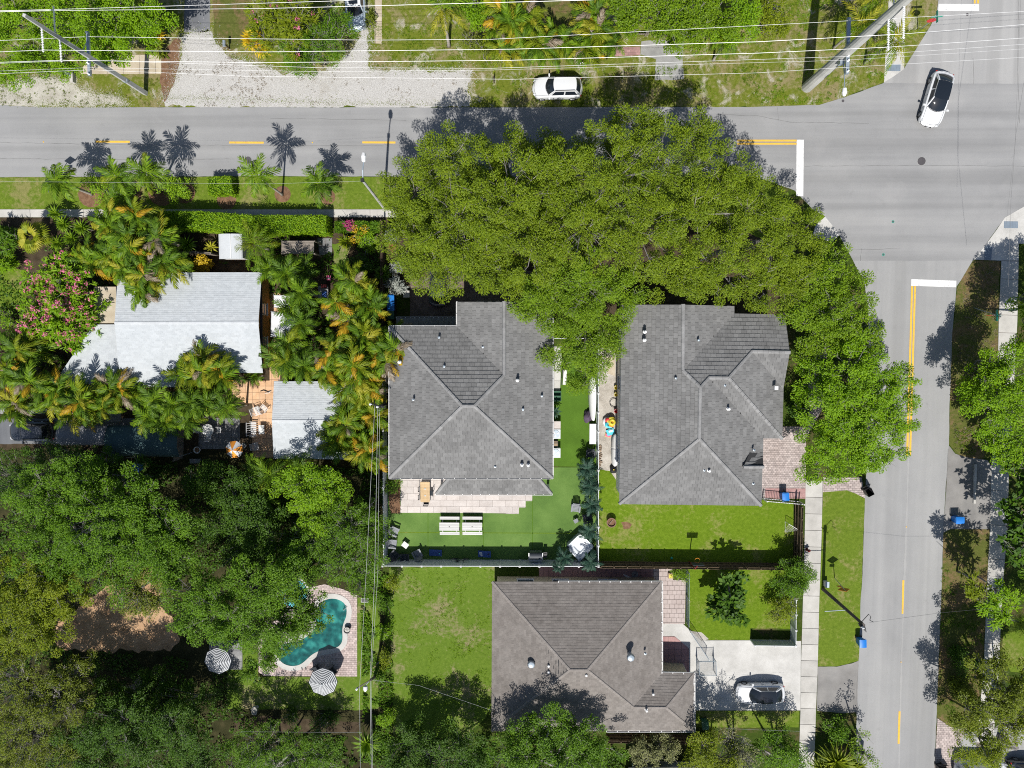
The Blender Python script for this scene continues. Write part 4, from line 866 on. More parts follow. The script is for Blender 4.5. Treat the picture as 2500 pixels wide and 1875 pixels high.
for p in P: mb.box(p.x * .995, p.y * .99, 0, .12, .12, 2.19)
mb.build('flat_roof', M['concrete_tan'], hD, True)
p = TW('B2', 110, 1390, 2.75); MB().tube([p + Vector((-.25, 0, 0)), p, p + Vector((.05, 0, .35)), p + Vector((.25, 0, .38))], .05, 6).build('vent_pipe', M['black'], hD, True)
p = Wp(648, 860, .0); MB().box(p.x, p.y, .3, .3, .6, .9).build('meter_box', M['galv'], hD, True)
# --- small white shingle cottage
S_out = [(669, 931), (858, 931), (866, 1122), (668, 1119)]
hS, FS, rS = house('shingle_cottage', 'small pale shingle cottage half hidden by orange palms', [('669,931,2.5 858,931,2.5 860,1025,3.15 664,1025,3.15', 0, 'white'), ('866,1122,2.5 668,1119,2.5 664,1025,3.15 860,1025,3.15', 0, 'white')], ['666,1025,3.17 858,1025,3.17'], S_out, 2.5, 'stucco_peach', 'white', inset=.3, tp_=.18)
mb = MB()
for xa, xb in ((676, 671), (852, 853)):
    q = [Wp(xa, 940, 2.5), Wp(xa, 1110, 2.5), Wp(xb, 1025, 3.05)]; k = .15 if xa < 750 else -.15
    mb.add(q + [p + Vector((k, 0, 0)) for p in q], [(0, 1, 2), (5, 4, 3), (0, 2, 5, 3), (1, 4, 5, 2)])
mb.build('gable', M['stucco_peach'], hS, True); wall_items(hS, FS, 3, [(.3, .9, 1, 1.1, 'window'), (.7, 0, .9, 2.05, 'door')]); wall_items(hS, FS, 0, [(.5, .9, 1, 1.1, 'window')])
# --- pale blue house glimpsed at the bottom edge
q = [TW('D3', x, y) for x, y in ((1140, 1612), (1640, 1605), (1640, 2000), (1140, 2000))]
hE = thing('blue_house', 'pale blue wall of a house at the bottom edge below the grey bush', 'house', q[0]); mb = MB()
MB().prism([(p.x, p.y) for p in q], 0, 2.5).build('wall', M['stucco_blue'], hE, True)
r = [TW('D3', x, y, 2.55) for x, y in ((1110, 1655), (1670, 1650), (1670, 2050), (1110, 2050))]; MB().prism([(p.x, p.y) for p in r], 2.51, 2.68).build('roof', M['concrete_white'], hE, True)
wall_items(hE, [Vector((p.x, p.y, 0)) for p in q], 0, [(.72, .9, 1.1, 1.1, 'window'), (.25, .9, 1.1, 1.1, 'window')])
# --- sheds, pergola, canopies
q = [Wp(x, y, 2.1) for x, y in ((532, 571), (591, 571), (591, 632), (532, 632))]; c = sum(q, Vector()) / 4
sh = thing('garden_shed', 'small white barrel roof shed behind the tall hedge', 'shed', (c.x, c.y, 0))
w2, h2 = (q[1].x - q[0].x) / 2, (q[0].y - q[3].y) / 2
MB().box(0, 0, 0, 2 * w2 - .16, 2 * h2 - .2, 1.95).build('wall', M['white'], sh)
rows = [[Vector((w2 * math.sin(a), s * h2, 1.9 + .35 * math.cos(a) / 1 - .0)) for a in [(-1.35 + 2.7 * i / 10) for i in range(11)]] for s in (-1, 1)]
MB().grid(rows).add([*rows[0]], [tuple(range(11))]).add([*rows[1]], [tuple(range(10, -1, -1))]).build('roof', M['cap_white'], sh)
for i in range(9): MB().box(0, -h2 + (i + .5) * 2 * h2 / 9, 0, .01, .01, .01) if 0 else None
MB().box(.12, 0, 2.249, .06, 2 * h2 - .05, .05).build('ridge_strip', M['white'], sh); MB().box(-w2 + .05, .2, .02, .06, .9, 1.8).build('door', M['vinyl'], sh)
q = [TW('B2', x, y) for x, y in ((265, 440), (553, 455), (553, 605), (270, 600))]; pg = thing('timber_pergola', 'weathered timber slat pergola below the clipped hedge', 'pergola', q[0])
P = [TW('B2', x, y, 2.2) for x, y in ((290, 460), (553, 460), (553, 560), (290, 560))]; mb = MB()
for p in P: mb.box(p.x, p.y, 0, .12, .12, 2.1)
mb.build('post', M['wood_grey'], pg, True)
for i in range(9):
    f = (i + .5) / 9; a, b = P[0].lerp(P[3], f), P[1].lerp(P[2], f); MB().beam(a, b, .098, .05).build('slat', M['wood_grey'], pg, True)
for i in range(2): a, b = P[3 * i if i else 0], P[2 if i else 1]; MB().beam(a - Vector((0, 0, .09)), b - Vector((0, 0, .09)), .08, .12).build('rail', M['wood_grey'], pg, True)
def canopy(name, label, corners, z, mat, sag=.12, arch=0, legs=True, cat='canopy'):
    q = [Wp(x, y, z) for x, y in corners]; t = thing(name, label, cat, (sum(q, Vector()) / 4).xy.to_3d()); n = 10; rows = []
    for i in range(n + 1):
        r = []
        for j in range(n + 1):
            u, v = i / n, j / n; p = q[0].lerp(q[1], v).lerp(q[3].lerp(q[2], v), u)
            p.z += arch * math.sin(math.pi * u) - sag * math.sin(math.pi * u * 3) ** 2 * .3 - (.0 if arch else sag * math.sin(math.pi * u) * math.sin(math.pi * v)) + .03 * mn.noise(p * 1.7); r.append(p)
        rows.append(r)
    o = MB().grid(rows).build('cover', M[mat], t, True, True); o.modifiers.new('thickness', 'SOLIDIFY').thickness = .02
    if legs:
        for p in q: MB().tube([(p.x, p.y, 0), (p.x, p.y, z)], .035, 6).build('leg', M['galv'], t, True)
    return t
canopy('fabric_canopy', 'white fabric canopy against the orange cottage wall', ((662, 760), (722, 768), (720, 826), (661, 822)), 2.1, 'fabric_white')
canopy('fabric_canopy', 'smaller white canopy next to the cottage window', ((668, 720), (708, 722), (708, 754), (669, 750)), 1.9, 'fabric_white')
canopy('carport', 'grey tarp carport behind the dark car', ((142, 1037), (262, 1037), (262, 1087), (142, 1087)), 2.1, 'tarp_grey', .1, .35)
canopy('carport', 'large dark green canvas carport beside the grey terrace', ((263, 1039), (440, 1037), (438, 1115), (264, 1113)), 2.5, 'canopy_green', .1, .55)
# ------------------------------------------------------------------ trees, palms, hedges, shrubs
RNG = np.random.default_rng(11)
def leaf_mesh(name, P, D, N, L, Wd, mats, mi=None, shape='rhomb'):
    n = len(P); D = D / np.linalg.norm(D, axis=1, keepdims=True); S = np.cross(D, N); S /= np.linalg.norm(S, axis=1, keepdims=True) + 1e-9; U = np.cross(S, D)
    L = L[:, None]; Wd = Wd[:, None]
    V = np.stack([P - D * L * .5, P + S * Wd * .5 + U * L * .06, P + D * L * .5 - U * L * .08, P - S * Wd * .5 + U * L * .06], 1).reshape(-1, 3)
    me = bpy.data.meshes.new(name); me.vertices.add(4 * n); me.vertices.foreach_set('co', V.astype(np.float32).ravel())
    me.loops.add(4 * n); me.loops.foreach_set('vertex_index', np.arange(4 * n, dtype=np.int32))
    me.polygons.add(n); me.polygons.foreach_set('loop_start', np.arange(0, 4 * n, 4, dtype=np.int32))
    for m in (mats if isinstance(mats, (list, tuple)) else [mats]): me.materials.append(m)
    if mi is not None: me.polygons.foreach_set('material_index', mi.astype(np.int32))
    me.update(calc_edges=True); return me
def unit(n):
    v = RNG.normal(size=(n, 3)); return v / np.linalg.norm(v, axis=1, keepdims=True)
ST = {  # leaf length, width, clump radius, clump density factor, leaves per clump, flatness
    'oak': dict(L=.165, W=.056, cr=.68, cf=1.95, n=250, flat=.72, spiky=.7), 'broad': dict(L=.15, W=.085, cr=.62, cf=2.0, n=165, flat=.75, spiky=.5),
    'fine': dict(L=.15, W=.06, cr=.46, cf=2.2, n=80, flat=.7, spiky=.5), 'big': dict(L=.48, W=.30, cr=.6, cf=1.9, n=17, flat=.5, spiky=.6),
    'strap': dict(L=.5, W=.07, cr=.42, cf=1.7, n=34, flat=.6, spiky=1.0), 'star': dict(L=.42, W=.10, cr=.40, cf=1.7, n=20, flat=.5, spiky=1.1)}
def crown_pts(lobes, st, dens=1):
    Ps, Ds, Ns, clumps = [], [], [], []
    for c, r, rz in lobes:
        k = max(4, int(st['cf'] * (r * r + .6 * r * rz) / st['cr'] ** 2 * .95))
        d = unit(k * 2); d = d[d[:, 2] > -.35][:k]; k = len(d)
        f = RNG.uniform(.5, 1.1, (k, 1)) ** .8
        f *= 1 + .16 * np.sin(d[:, :1] * 5 + c[0]) * np.cos(d[:, 1:2] * 4 + c[1])
        cc = np.array(c) + d * f * np.array([r, r, rz])
        crs = st['cr'] * RNG.uniform(.5, 1.3, k); cc[:, 2] += RNG.normal(size=k) * .36
        inner = RNG.random(k) < .22; cc[inner] = np.array(c) + (cc[inner] - np.array(c)) * RNG.uniform(.2, .7, (inner.sum(), 1))
        clumps.append((cc, c))
        for i in range(k):
            m = max(3, int(st['n'] * dens * (crs[i] / st['cr']) ** 2))
            o = unit(m) * (RNG.random((m, 1)) ** .36) * crs[i] * np.array([1, 1, st['flat']])
            P = cc[i] + o
            out = np.array([d[i, 0], d[i, 1], .25]); D = o / crs[i] * st['spiky'] + out * .5 + unit(m) * .55; D[:, 2] = D[:, 2] * .6
            N = np.array([0, -.3, 1.05]) + d[i] * .3 + o / crs[i] * np.array([.45, .6, .3]) + unit(m) * .36
            Ps.append(P); Ds.append(D); Ns.append(N)
    return np.concatenate(Ps), np.concatenate(Ds), np.concatenate(Ns), clumps
def tree(name, label, lobes, leaf, style='broad', base=None, zs=None, group=None, cat='tree', dens=1, trunk=.28, twigs=.5, twigmat='bark', flowers=None, sq=.62, stems=1):
    # lobes: (px, py, radius px, height of the lobe's middle)
    st = ST[style]; Ls = []
    for px, py, r, z in lobes:
        p = Wp(px, py, z); R = r * mpp(z) * (1.1 if group and 'wooded' in group else 1); Ls.append(((p.x, p.y, p.z), R, min(R * sq, z * .75)))
    b = Wp(base[0], base[1], 0) if base else Vector((sum(l[0][0] for l in Ls) / len(Ls), sum(l[0][1] for l in Ls) / len(Ls), 0))
    t = thing(name, label, cat, b, 0, group)
    P, D, N, cl = crown_pts(Ls, st, dens); n = len(P); o = np.array(b)
    L = st['L'] * RNG.uniform(.65, 1.35, n); Wd = st['W'] * RNG.uniform(.7, 1.3, n)
    put(leaf_mesh('crown', P - o, D, N, L, Wd, M[leaf]), 'crown', t)
    if flowers:
        k, fm = flowers; idx = RNG.choice(n, min(n, k), False); pos_ = P[idx]; keep = pos_[:, 2] > np.median(P[:, 2]) - .3; pos_ = pos_[keep]; m = len(pos_)
        q = np.repeat(pos_, 7, 0) + unit(m * 7) * .16; q[:, 2] += .18
        put(leaf_mesh('blossom', q - o, unit(m * 7), np.tile([0, 0, 1.], (m * 7, 1)) + unit(m * 7) * .4, RNG.uniform(.14, .24, m * 7), RNG.uniform(.1, .16, m * 7), M[fm]), 'blossom', t, kind='stuff')
    zt = min(l[0][2] for l in Ls); mb = MB()
    for s in range(stems):
        j = Vector((rnd.uniform(-.3, .3), rnd.uniform(-.3, .3), 0)) * (1 if stems > 1 else .3)
        fk = Vector((rnd.uniform(-.2, .2), rnd.uniform(-.2, .2), zt * .42)) + j * 1.6
        mb.tube([j, j + (fk - j) * .5 + Vector((.06, .04, 0)), fk], [trunk * 1.25, trunk, trunk * .85], 9)
        for i, (c, R, rz) in enumerate(Ls):
            if stems > 1 and i % stems != s: continue
            e = Vector(c) - b + Vector((0, 0, rz * .1)); mid = fk.lerp(e, .5) + Vector((0, 0, -.25 * (e - fk).length * .2))
            mb.tube([fk, mid - Vector((0, 0, .5)), e - Vector((0, 0, .6))], [trunk * .55, trunk * .36, trunk * .16], 6)
    mb.build('trunk', M['bark'], t, smooth=True)
    if twigs:
        mb = MB()
        for cc, c in cl:
            cv = Vector(c) - b
            for q in cc[RNG.random(len(cc)) < twigs]:
                e = Vector(q) - b; out = (e - cv); e2 = e + out.normalized() * rnd.uniform(.1, .45) + Vector((0, 0, rnd.uniform(.15, .5)))
                mid = cv.lerp(e, .55) + Vector((rnd.uniform(-.3, .3), rnd.uniform(-.3, .3), rnd.uniform(-.15, .25)))
                mb.tube([cv - Vector((0, 0, .7)), mid - Vector((0, 0, .3)), e, e2], [.05, .034, .022, .010], 3, cap=False)
                for _ in range(2):
                    a = mid.lerp(e, rnd.random()); mb.tube([a, a + Vector((rnd.uniform(-.6, .6), rnd.uniform(-.6, .6), rnd.uniform(.2, .6)))], [.025, .008], 3, cap=False)
        if mb.v: mb.build('twig', M[twigmat], t, kind='stuff')
    return t
# ---- palms: every frond an object, meshes shared
def frond_mesh(L, droop, lw, ll, n=16, mat='frond', mess=.15, seed=0):
    r = random.Random(seed); mb = MB(); S = []
    for i in range(n + 1):
        t = i / n; S.append(Vector((L * (t - .12 * droop * t ** 3), r.uniform(-.01, .01), L * (.32 * t - droop * .62 * t * t))))
    mb.tube([S[k] for k in (0, n // 3, 2 * n // 3, n)], [.035, .026, .018, .006], 3, cap=False)
    for i in range(2, n + 1):
        t = i / n; le = ll * (math.sin(math.pi * min(1, .18 + .78 * t)) ** .6) * r.uniform(1 - mess, 1 + mess)
        f = (S[i] - S[i - 1]).normalized()
        for s in (-1, 1):
            a = .95 - .45 * t + r.uniform(-mess, mess); d = (f * math.cos(a) + Vector((0, s * math.sin(a), -.28 + r.uniform(-mess, mess)))).normalized()
            p = S[i]; q = p + d * le * .55 + Vector((0, 0, .03)); e = p + d * le + Vector((0, 0, -.22 * le)); w_ = f * lw * .5
            mb.add([p - w_ * .5, p + w_ * .5, q + w_, q - w_, e], [(0, 1, 2, 3), (3, 2, 4)])
    return mb.mesh('frond', M[mat])
def fan_mesh(R, pet, mat, n=16, seed=0, droop=.35, spread=2.3):
    r = random.Random(seed); mb = MB(); e = Vector((pet, 0, pet * .45)); mb.tube([Vector(), Vector((pet * .5, 0, pet * .3)), e], [.025, .02, .015], 3, cap=False)
    for i in range(n):
        a = -spread + 2 * spread * i / (n - 1); k = R * (1 - .12 * abs(a)) * r.uniform(.9, 1.06); d = Vector((math.cos(a), math.sin(a), 0)); s = Vector((-d.y, d.x, 0)) * R * .085
        m_ = e + d * k * .55 + Vector((0, 0, .06 * R)); mb.add([e, m_ + s, e + d * k + Vector((0, 0, -droop * k)), m_ - s], [(0, 1, 2, 3)])
    return mb.mesh('fan_leaf', M[mat])
FM = {}
def fm(key, make):
    if key not in FM: FM[key] = make()
    return FM[key]
PT = {  # kind: fronds, frond length, leaflet width, leaflet length, materials with weights, elevation range
    'green': dict(n=15, L=1.75, lw=.125, ll=.62, mats=['frond'] * 5 + ['frond_dk'] * 2 + ['frond_ol'], dr=(.7, 1.5)),
    'dense': dict(n=15, L=1.7, lw=.115, ll=.60, mats=['frond'] * 3 + ['frond_dk'] * 5 + ['frond_ol'], dr=(.7, 1.6)),
    'areca': dict(n=12, L=2.15, lw=.17, ll=.74, mats=['frond_ol'] * 4 + ['frond'] * 6 + ['frond_dk'] * 6 + ['frond_or'] * 1 + ['frond_ye'] * 2 + ['frond_br'], dr=(.8, 1.8)),
    'orange': dict(n=12, L=2.1, lw=.17, ll=.74, mats=['frond_ol'] * 6 + ['frond'] * 7 + ['frond_dk'] * 5 + ['frond_or'] * 2 + ['frond_ye'] * 2 + ['frond_br'], dr=(.8, 1.8)),
    'shade': dict(n=15, L=1.9, lw=.10, ll=.62, mats=['frond_dk'] * 6 + ['frond'] * 2 + ['frond_ol'], dr=(.8, 1.7)),
    'coco': dict(n=16, L=3.0, lw=.14, ll=.75, mats=['frond_ol'] * 5 + ['frond'] * 4 + ['frond_ye'] * 2, dr=(.7, 1.6)),
    'feather': dict(n=20, L=2.5, lw=.07, ll=.70, mats=['frond'] * 4 + ['frond_ol'] * 3, dr=(.6, 1.3)),
    'teal': dict(n=14, L=1.05, lw=.085, ll=.42, mats=['teal'], dr=(.8, 1.8))}
def palm(kind, label, px, py, z, base=None, scale=1, group=None, n=None, name='palm', cat='palm tree', trunk=.1, el=(-.25, 1.0), rad=1.0):
    T = PT[kind]; c = Wp(px, py, z); b = Wp(base[0], base[1], 0) if base else Vector((c.x + rnd.uniform(-.2, .2), c.y + rnd.uniform(-.3, .1), 0))
    t = thing(name, label, cat, b, 0, group); top = c - b
    mid = top * .5 + Vector((-(top.x) * .08, -(top.y) * .08, 0)); mb = MB()
    if trunk:
        mb.tube([Vector(), top * .08, mid, top], [trunk * 1.7, trunk * 1.1, trunk * .9, trunk * .75], 8).build('trunk', M['palm_bark'], t, smooth=True)
    N = n or T['n']; a0 = rnd.random() * 6.28
    for i in range(N):
        mt = rnd.choice(T['mats']); v = rnd.randrange(3); dr = T['dr'][0] + (T['dr'][1] - T['dr'][0]) * v / 2
        me = fm((kind, mt, v), lambda: frond_mesh(T['L'], dr, T['lw'], T['ll'], 17, mt, .16, hash((mt, v)) % 99))
        o = put(me, 'frond', t); o.location = top; lv = i / N
        o.rotation_euler = (rnd.uniform(-.25, .25), -(el[0] + (el[1] - el[0]) * (lv ** 1.2) + rnd.uniform(-.15, .15)), a0 + i * 2.399)
        s = scale * rnd.uniform(.85, 1.12) * rad; o.scale = (s, s, s)
    return t
def clump(kind, label, px, py, z, k=4, spread=.9, group=None, scale=1, name='palm_clump', cat='palm tree', n=None):
    T = PT[kind]; c = Wp(px, py, z); b = Vector((c.x, c.y, 0)); t = thing(name, label, cat, b, 0, group)
    for j in range(k):
        a = 6.28 * j / k + rnd.random(); r = spread * (0 if j == 0 else rnd.uniform(.5, 1)); h = z * rnd.uniform(.72, 1.08)
        top = Vector((math.cos(a) * r, math.sin(a) * r, h)); bb = Vector((top.x * .35, top.y * .35, 0))
        MB().tube([bb, bb.lerp(top, .5) * 1.0, top], [.09, .07, .055], 6).build('stem', M['palm_bark'], t, smooth=True)
        for i in range(n or max(7, T['n'] // 2 + 1)):
            mt = rnd.choice(T['mats']); v = rnd.randrange(3); dr = T['dr'][0] + (T['dr'][1] - T['dr'][0]) * v / 2
            me = fm((kind, mt, v), lambda: frond_mesh(T['L'], dr, T['lw'], T['ll'], 17, mt, .16, hash((mt, v)) % 99))
            o = put(me, 'frond', t); o.location = top; o.rotation_euler = (rnd.uniform(-.3, .3), -(.0 + .95 * rnd.random()), a + i * 2.399 + rnd.random() * .5); s = scale * rnd.uniform(.75, 1.1); o.scale = (s, s, s)
    return t
def fan_palm(label, px, py, z, R, mats, n=14, name='fan_palm', group=None, pet=.7):
    c = Wp(px, py, z); t = thing(name, label, 'palm tree', (c.x, c.y, 0), 0, group)
    MB().tube([(0, 0, 0), (0, .03, z * .5), (0, 0, z)], [.16, .13, .11], 8).build('trunk', M['palm_bark'], t, smooth=True)
    for i in range(n):
        mt = rnd.choice(mats); v = rnd.randrange(2); me = fm(('fan', mt, v, R), lambda: fan_mesh(R, pet, mt, 17, v, .2 + .3 * v))
        o = put(me, 'fan_leaf', t); o.location = (0, 0, z); o.rotation_euler = (rnd.uniform(-.2, .2), -rnd.uniform(-.3, .8), i * 2.399)
    return t
def rosette(label, px, py, z, R, mat='frond_dk', n=26, name='rosette_plant', group=None, wd=.09, cat='plant', stem=True):
    c = Wp(px, py, z); t = thing(name, label, cat, (c.x, c.y, 0), 0, group); mb = MB()
    for i in range(n):
        a = i * 2.399; e = .05 + 1.1 * (i / n); d = Vector((math.cos(a) * math.cos(e), math.sin(a) * math.cos(e), math.sin(e))); s = Vector((-math.sin(a), math.cos(a), 0)) * wd * R
        L = R * rnd.uniform(.85, 1.1); mb.add([d * .03 - s * .5, d * .03 + s * .5, d * L * .55 + s + Vector((0, 0, .05)), d * L * .55 - s + Vector((0, 0, .05)), d * L + Vector((0, 0, -.25 * L * math.cos(e)))], [(0, 1, 2, 3), (3, 2, 4)])
    o = mb.build('leaves', M[mat], t, kind='stuff'); o.location.z = z
    if stem: MB().tube([(0, 0, 0), (0, 0, z)], [.07, .05], 6).build('stem', M['palm_bark'], t)
    return t
def shrub(name, label, px, py, r, h, leaf, style='fine', cat='shrub', group=None, dens=1, lob=3, flowers=None, twigs=.3):
    L = [(px + rnd.uniform(-.4, .4) * r, py + rnd.uniform(-.4, .4) * r, r * rnd.uniform(.55, .75), h * rnd.uniform(.5, .65)) for _ in range(lob)]
    return tree(name, label, L, leaf, style, (px, py), group=group, cat=cat, dens=dens, trunk=.06, twigs=twigs, flowers=flowers, sq=.75, stems=2)
def hedge(label, pts, wd, h, leaf, name='hedge', dens=230):
    P = [Wp(*p, 0) for p in pts]; c = sum(P, Vector()) / len(P); t = thing(name, label, 'hedge', c)
    Ps, Ns = [], []; core = MB()
    for a, b in zip(P, P[1:]):
        d = (b - a); L = d.length; d.normalize(); s = Vector((-d.y, d.x, 0)); core.beam(a + Vector((0, 0, h * .48)), b + Vector((0, 0, h * .48)), wd * .8, h * .9)
        for area, f in ((L * wd, 't'), (L * h, 'l'), (L * h, 'r'), (wd * h, 'e0'), (wd * h, 'e1')):
            k = int(area * dens * (1 if f == 't' else .6)); u, v, wv = RNG.random(k), RNG.random(k), RNG.normal(size=k) * .05
            if f == 't': q = np.outer(u * L, d) + np.outer((v - .5) * wd, s) + np.outer(h + wv + .07 * np.sin(u * L * 2.1 + v * 4), (0, 0, 1)); nn = (0, 0, 1)
            elif f in 'lr': sg = 1 if f == 'l' else -1; q = np.outer(u * L, d) + np.outer(sg * wd / 2 + wv, s) + np.outer(v * h, (0, 0, 1)); nn = np.array(s) * sg + (0, 0, .3)
            else: x = 0 if f == 'e0' else L; q = np.outer(x + wv, d) + np.outer((u - .5) * wd, s) + np.outer(v * h, (0, 0, 1)); nn = np.array(d) * (1 if x else -1)
            Ps.append(q + np.array(a - c)); Ns.append(np.tile(nn, (k, 1)))
    P_ = np.concatenate(Ps); N_ = np.concatenate(Ns) + unit(len(P_)) * .6; D_ = unit(len(P_))
    put(leaf_mesh('foliage', P_, D_, N_, RNG.uniform(.10, .22, len(P_)), RNG.uniform(.06, .1, len(P_)), M[leaf]), 'foliage', t)
    core.build('branches', M['dark'], t, True); return t
# =============================== the big oaks over the front yards
OG = 'live oaks along the long road'
tree('live_oak', 'olive green oak at the west end of the row, over the shaded driveway', [(1010, 470, 88, 6.5), (1090, 395, 80, 7.5), (1030, 590, 90, 6.5), (1120, 540, 110, 8.5), (1060, 655, 70, 6), (985, 540, 50, 5.5), (1140, 640, 80, 7)], 'oak', 'oak', (1090, 560), group=OG, trunk=.4)
tree('live_oak', 'olive green oak second from the west, its crown edge over the road', [(1235, 385, 75, 7), (1330, 364, 46, 5.4), (1230, 490, 115, 9.5), (1352, 440, 94, 8.8), (1190, 620, 85, 7.5), (1300, 600, 105, 8.8), (1175, 430, 58, 7), (1228, 668, 56, 7), (1285, 690, 46, 6.8)], 'oak', 'oak', (1270, 560), group=OG, trunk=.42)
tree('live_oak', 'largest olive oak in the middle, shading the road beyond the white hatchback', [(1480, 344, 56, 6.8), (1555, 305, 60, 7.8), (1500, 430, 110, 10), (1620, 390, 85, 9), (1690, 345, 62, 7.8), (1430, 550, 110, 9.5), (1560, 560, 110, 9.5), (1405, 388, 44, 6)], 'oak', 'oak', (1520, 560), group=OG, trunk=.45)
tree('live_oak', 'olive oak at the east end of the row beside the stop bar', [(1765, 425, 75, 8), (1830, 515, 85, 8), (1700, 520, 95, 9), (1750, 640, 95, 8), (1640, 665, 85, 7.5), (1895, 605, 75, 7.5), (1955, 570, 50, 6.5), (1925, 680, 60, 6.5), (1840, 700, 55, 7)], 'oak', 'oak', (1770, 600), group=OG, trunk=.42)
tree('live_oak', 'oak limb crown reaching down between the two grey tiled houses', [(1420, 690, 90, 8), (1330, 715, 62, 7.5), (1510, 705, 66, 7), (1395, 790, 66, 7), (1445, 870, 60, 6.5), (1375, 860, 42, 6), (1480, 825, 50, 6.5), (1300, 770, 45, 7), (1430, 930, 36, 5)], 'oak2', 'oak', (1430, 690), group=OG, trunk=.34)
tree('shade_tree', 'mid green tree between the oak and the bright round tree by the side road', [(2010, 700, 62, 6.3), (2045, 760, 70, 6.5), (1990, 800, 55, 5.5), (2080, 705, 45, 5.5), (2085, 810, 58, 5.8), (2030, 640, 45, 6), (1985, 870, 45, 5), (1960, 760, 50, 5.8), (1950, 690, 45, 6)], 'oak2', 'broad', (2020, 790), group='trees along the side road')
tree('shade_tree', 'bright green round tree covering the double yellow line of the side road', [(2080, 900, 72, 6.5), (2170, 935, 62, 6), (2035, 990, 72, 6.5), (2150, 1030, 72, 6.2), (2010, 1085, 55, 5.5), (2090, 1105, 66, 5.8), (2190, 985, 42, 5.5), (2125, 870, 40, 5.5), (2000, 1140, 44, 4.8), (2160, 1100, 42, 5), (1990, 930, 48, 5.2), (2110, 970, 70, 6.6), (2060, 1060, 60, 6.2), (2200, 1040, 36, 5.2)], 'bright', 'broad', (2090, 1000), group='trees along the side road')
# =============================== forest of the south-west yard
FG = 'trees of the wooded back yard'
tree('broadleaf_tree', 'bright green wide tree in the middle of the wooded yard', [(110, 1230, 88, 7.5), (200, 1190, 66, 7.5), (250, 1265, 95, 8.5), (345, 1225, 75, 8), (400, 1290, 78, 8), (130, 1335, 85, 7.5), (255, 1360, 85, 8), (420, 1370, 66, 7), (335, 1330, 80, 8)], 'mid', 'broad', (250, 1290), group=FG, trunk=.35)
tree('broadleaf_tree', 'yellow green tree at the left edge of the wooded yard', [(35, 1400, 70, 6.5), (110, 1430, 70, 7), (55, 1500, 80, 7), (120, 1535, 48, 6), (15, 1575, 55, 6), (175, 1470, 45, 6)], 'yellowgreen', 'broad', (70, 1490), group=FG)
tree('broadleaf_tree', 'thin grey leaved tree beside the orange dirt yard', [(330, 1440, 52, 6.5), (290, 1415, 48, 6), (380, 1410, 52, 6.5), (345, 1475, 42, 6), (375, 1465, 36, 6)], 'olive', 'fine', (335, 1440), group=FG, dens=.8, twigs=.8)
tree('broadleaf_tree', 'green tree reaching over the kidney pool', [(470, 1460, 62, 7.5), (540, 1490, 78, 8), (625, 1420, 75, 8), (700, 1415, 62, 7.5), (640, 1515, 66, 7.5), (740, 1490, 46, 6.5), (565, 1545, 40, 6.5), (470, 1515, 46, 6.5), (690, 1540, 50, 6.5), (775, 1500, 38, 6), (735, 1530, 46, 6.2), (650, 1580, 46, 6), (700, 1455, 46, 6), (745, 1450, 34, 5.6)], 'mid', 'broad', (590, 1480), group=FG, trunk=.32)
tree('broadleaf_tree', 'vivid green tree below the small pale cottage', [(735, 1185, 56, 6.5), (800, 1175, 42, 6.2), (755, 1235, 48, 6), (830, 1210, 36, 5.5), (790, 1255, 38, 5.5)], 'bright', 'broad', (760, 1210), group=FG)
tree('broadleaf_tree', 'dense green tree under the alley wires', [(850, 1285, 66, 5.5), (895, 1345, 52, 5), (830, 1370, 60, 5.5), (900, 1265, 40, 4.6), (765, 1310, 52, 5.5), (880, 1410, 44, 4.8), (925, 1300, 26, 4)], 'mid', 'fine', (850, 1330), group=FG)
tree('broadleaf_tree', 'dark green tree in the shade left of the striped parasol', [(250, 1685, 60, 2.8), (330, 1710, 60, 3.2), (425, 1712, 60, 3.2), (390, 1672, 40, 2.6), (480, 1705, 40, 3)], 'dark', 'broad', (340, 1660), group=FG)
tree('broadleaf_tree', 'deep green glossy tree at the bottom of the wooded yard', [(300, 1770, 82, 6), (215, 1820, 72, 6), (420, 1780, 72, 5.8), (480, 1845, 62, 5.2), (350, 1850, 70, 5.6), (250, 1875, 60, 5.5)], 'dark', 'broad', (330, 1810), group=FG)
tree('broadleaf_tree', 'pale twiggy yellow green tree in the bottom left corner', [(55, 1670, 80, 6), (145, 1715, 72, 6), (75, 1780, 82, 6), (145, 1840, 72, 5.8), (35, 1860, 66, 5.6), (190, 1650, 45, 5.2)], 'olive', 'fine', (90, 1750), group=FG, twigs=.8)
tree('broadleaf_tree', 'dim green tree in shade below the dark carports', [(250, 1150, 58, 4), (110, 1140, 58, 4), (180, 1130, 50, 3.8), (330, 1170, 52, 4), (30, 1170, 60, 4.2)], 'dark', 'fine', (190, 1140), group=FG)
tree('broadleaf_tree', 'dark shrubby tree between the vivid tree and the wide tree', [(560, 1190, 55, 4), (600, 1255, 66, 4.6), (650, 1300, 58, 4.6), (590, 1340, 58, 4.6), (520, 1270, 50, 4.4), (700, 1350, 50, 4.6), (490, 1170, 45, 3.6)], 'dark', 'broad', (600, 1270), group=FG)
tree('broadleaf_tree', 'low olive tree in the bottom yard left of the alley wires', [(640, 1825, 66, 3.8), (720, 1840, 52, 3.8), (780, 1855, 52, 3.8), (580, 1860, 50, 3.6)], 'mid', 'fine', (690, 1850), group=FG)
tree('broadleaf_tree', 'dark bushy tree in the corner left of the brown shingle house', [(1000, 1825, 56, 3.4), (1080, 1855, 66, 4), (1120, 1815, 48, 3.6), (960, 1870, 50, 3.4), (1165, 1870, 50, 3.6), (1030, 1880, 50, 3.4)], 'dark', 'broad', (1070, 1830), group=FG)
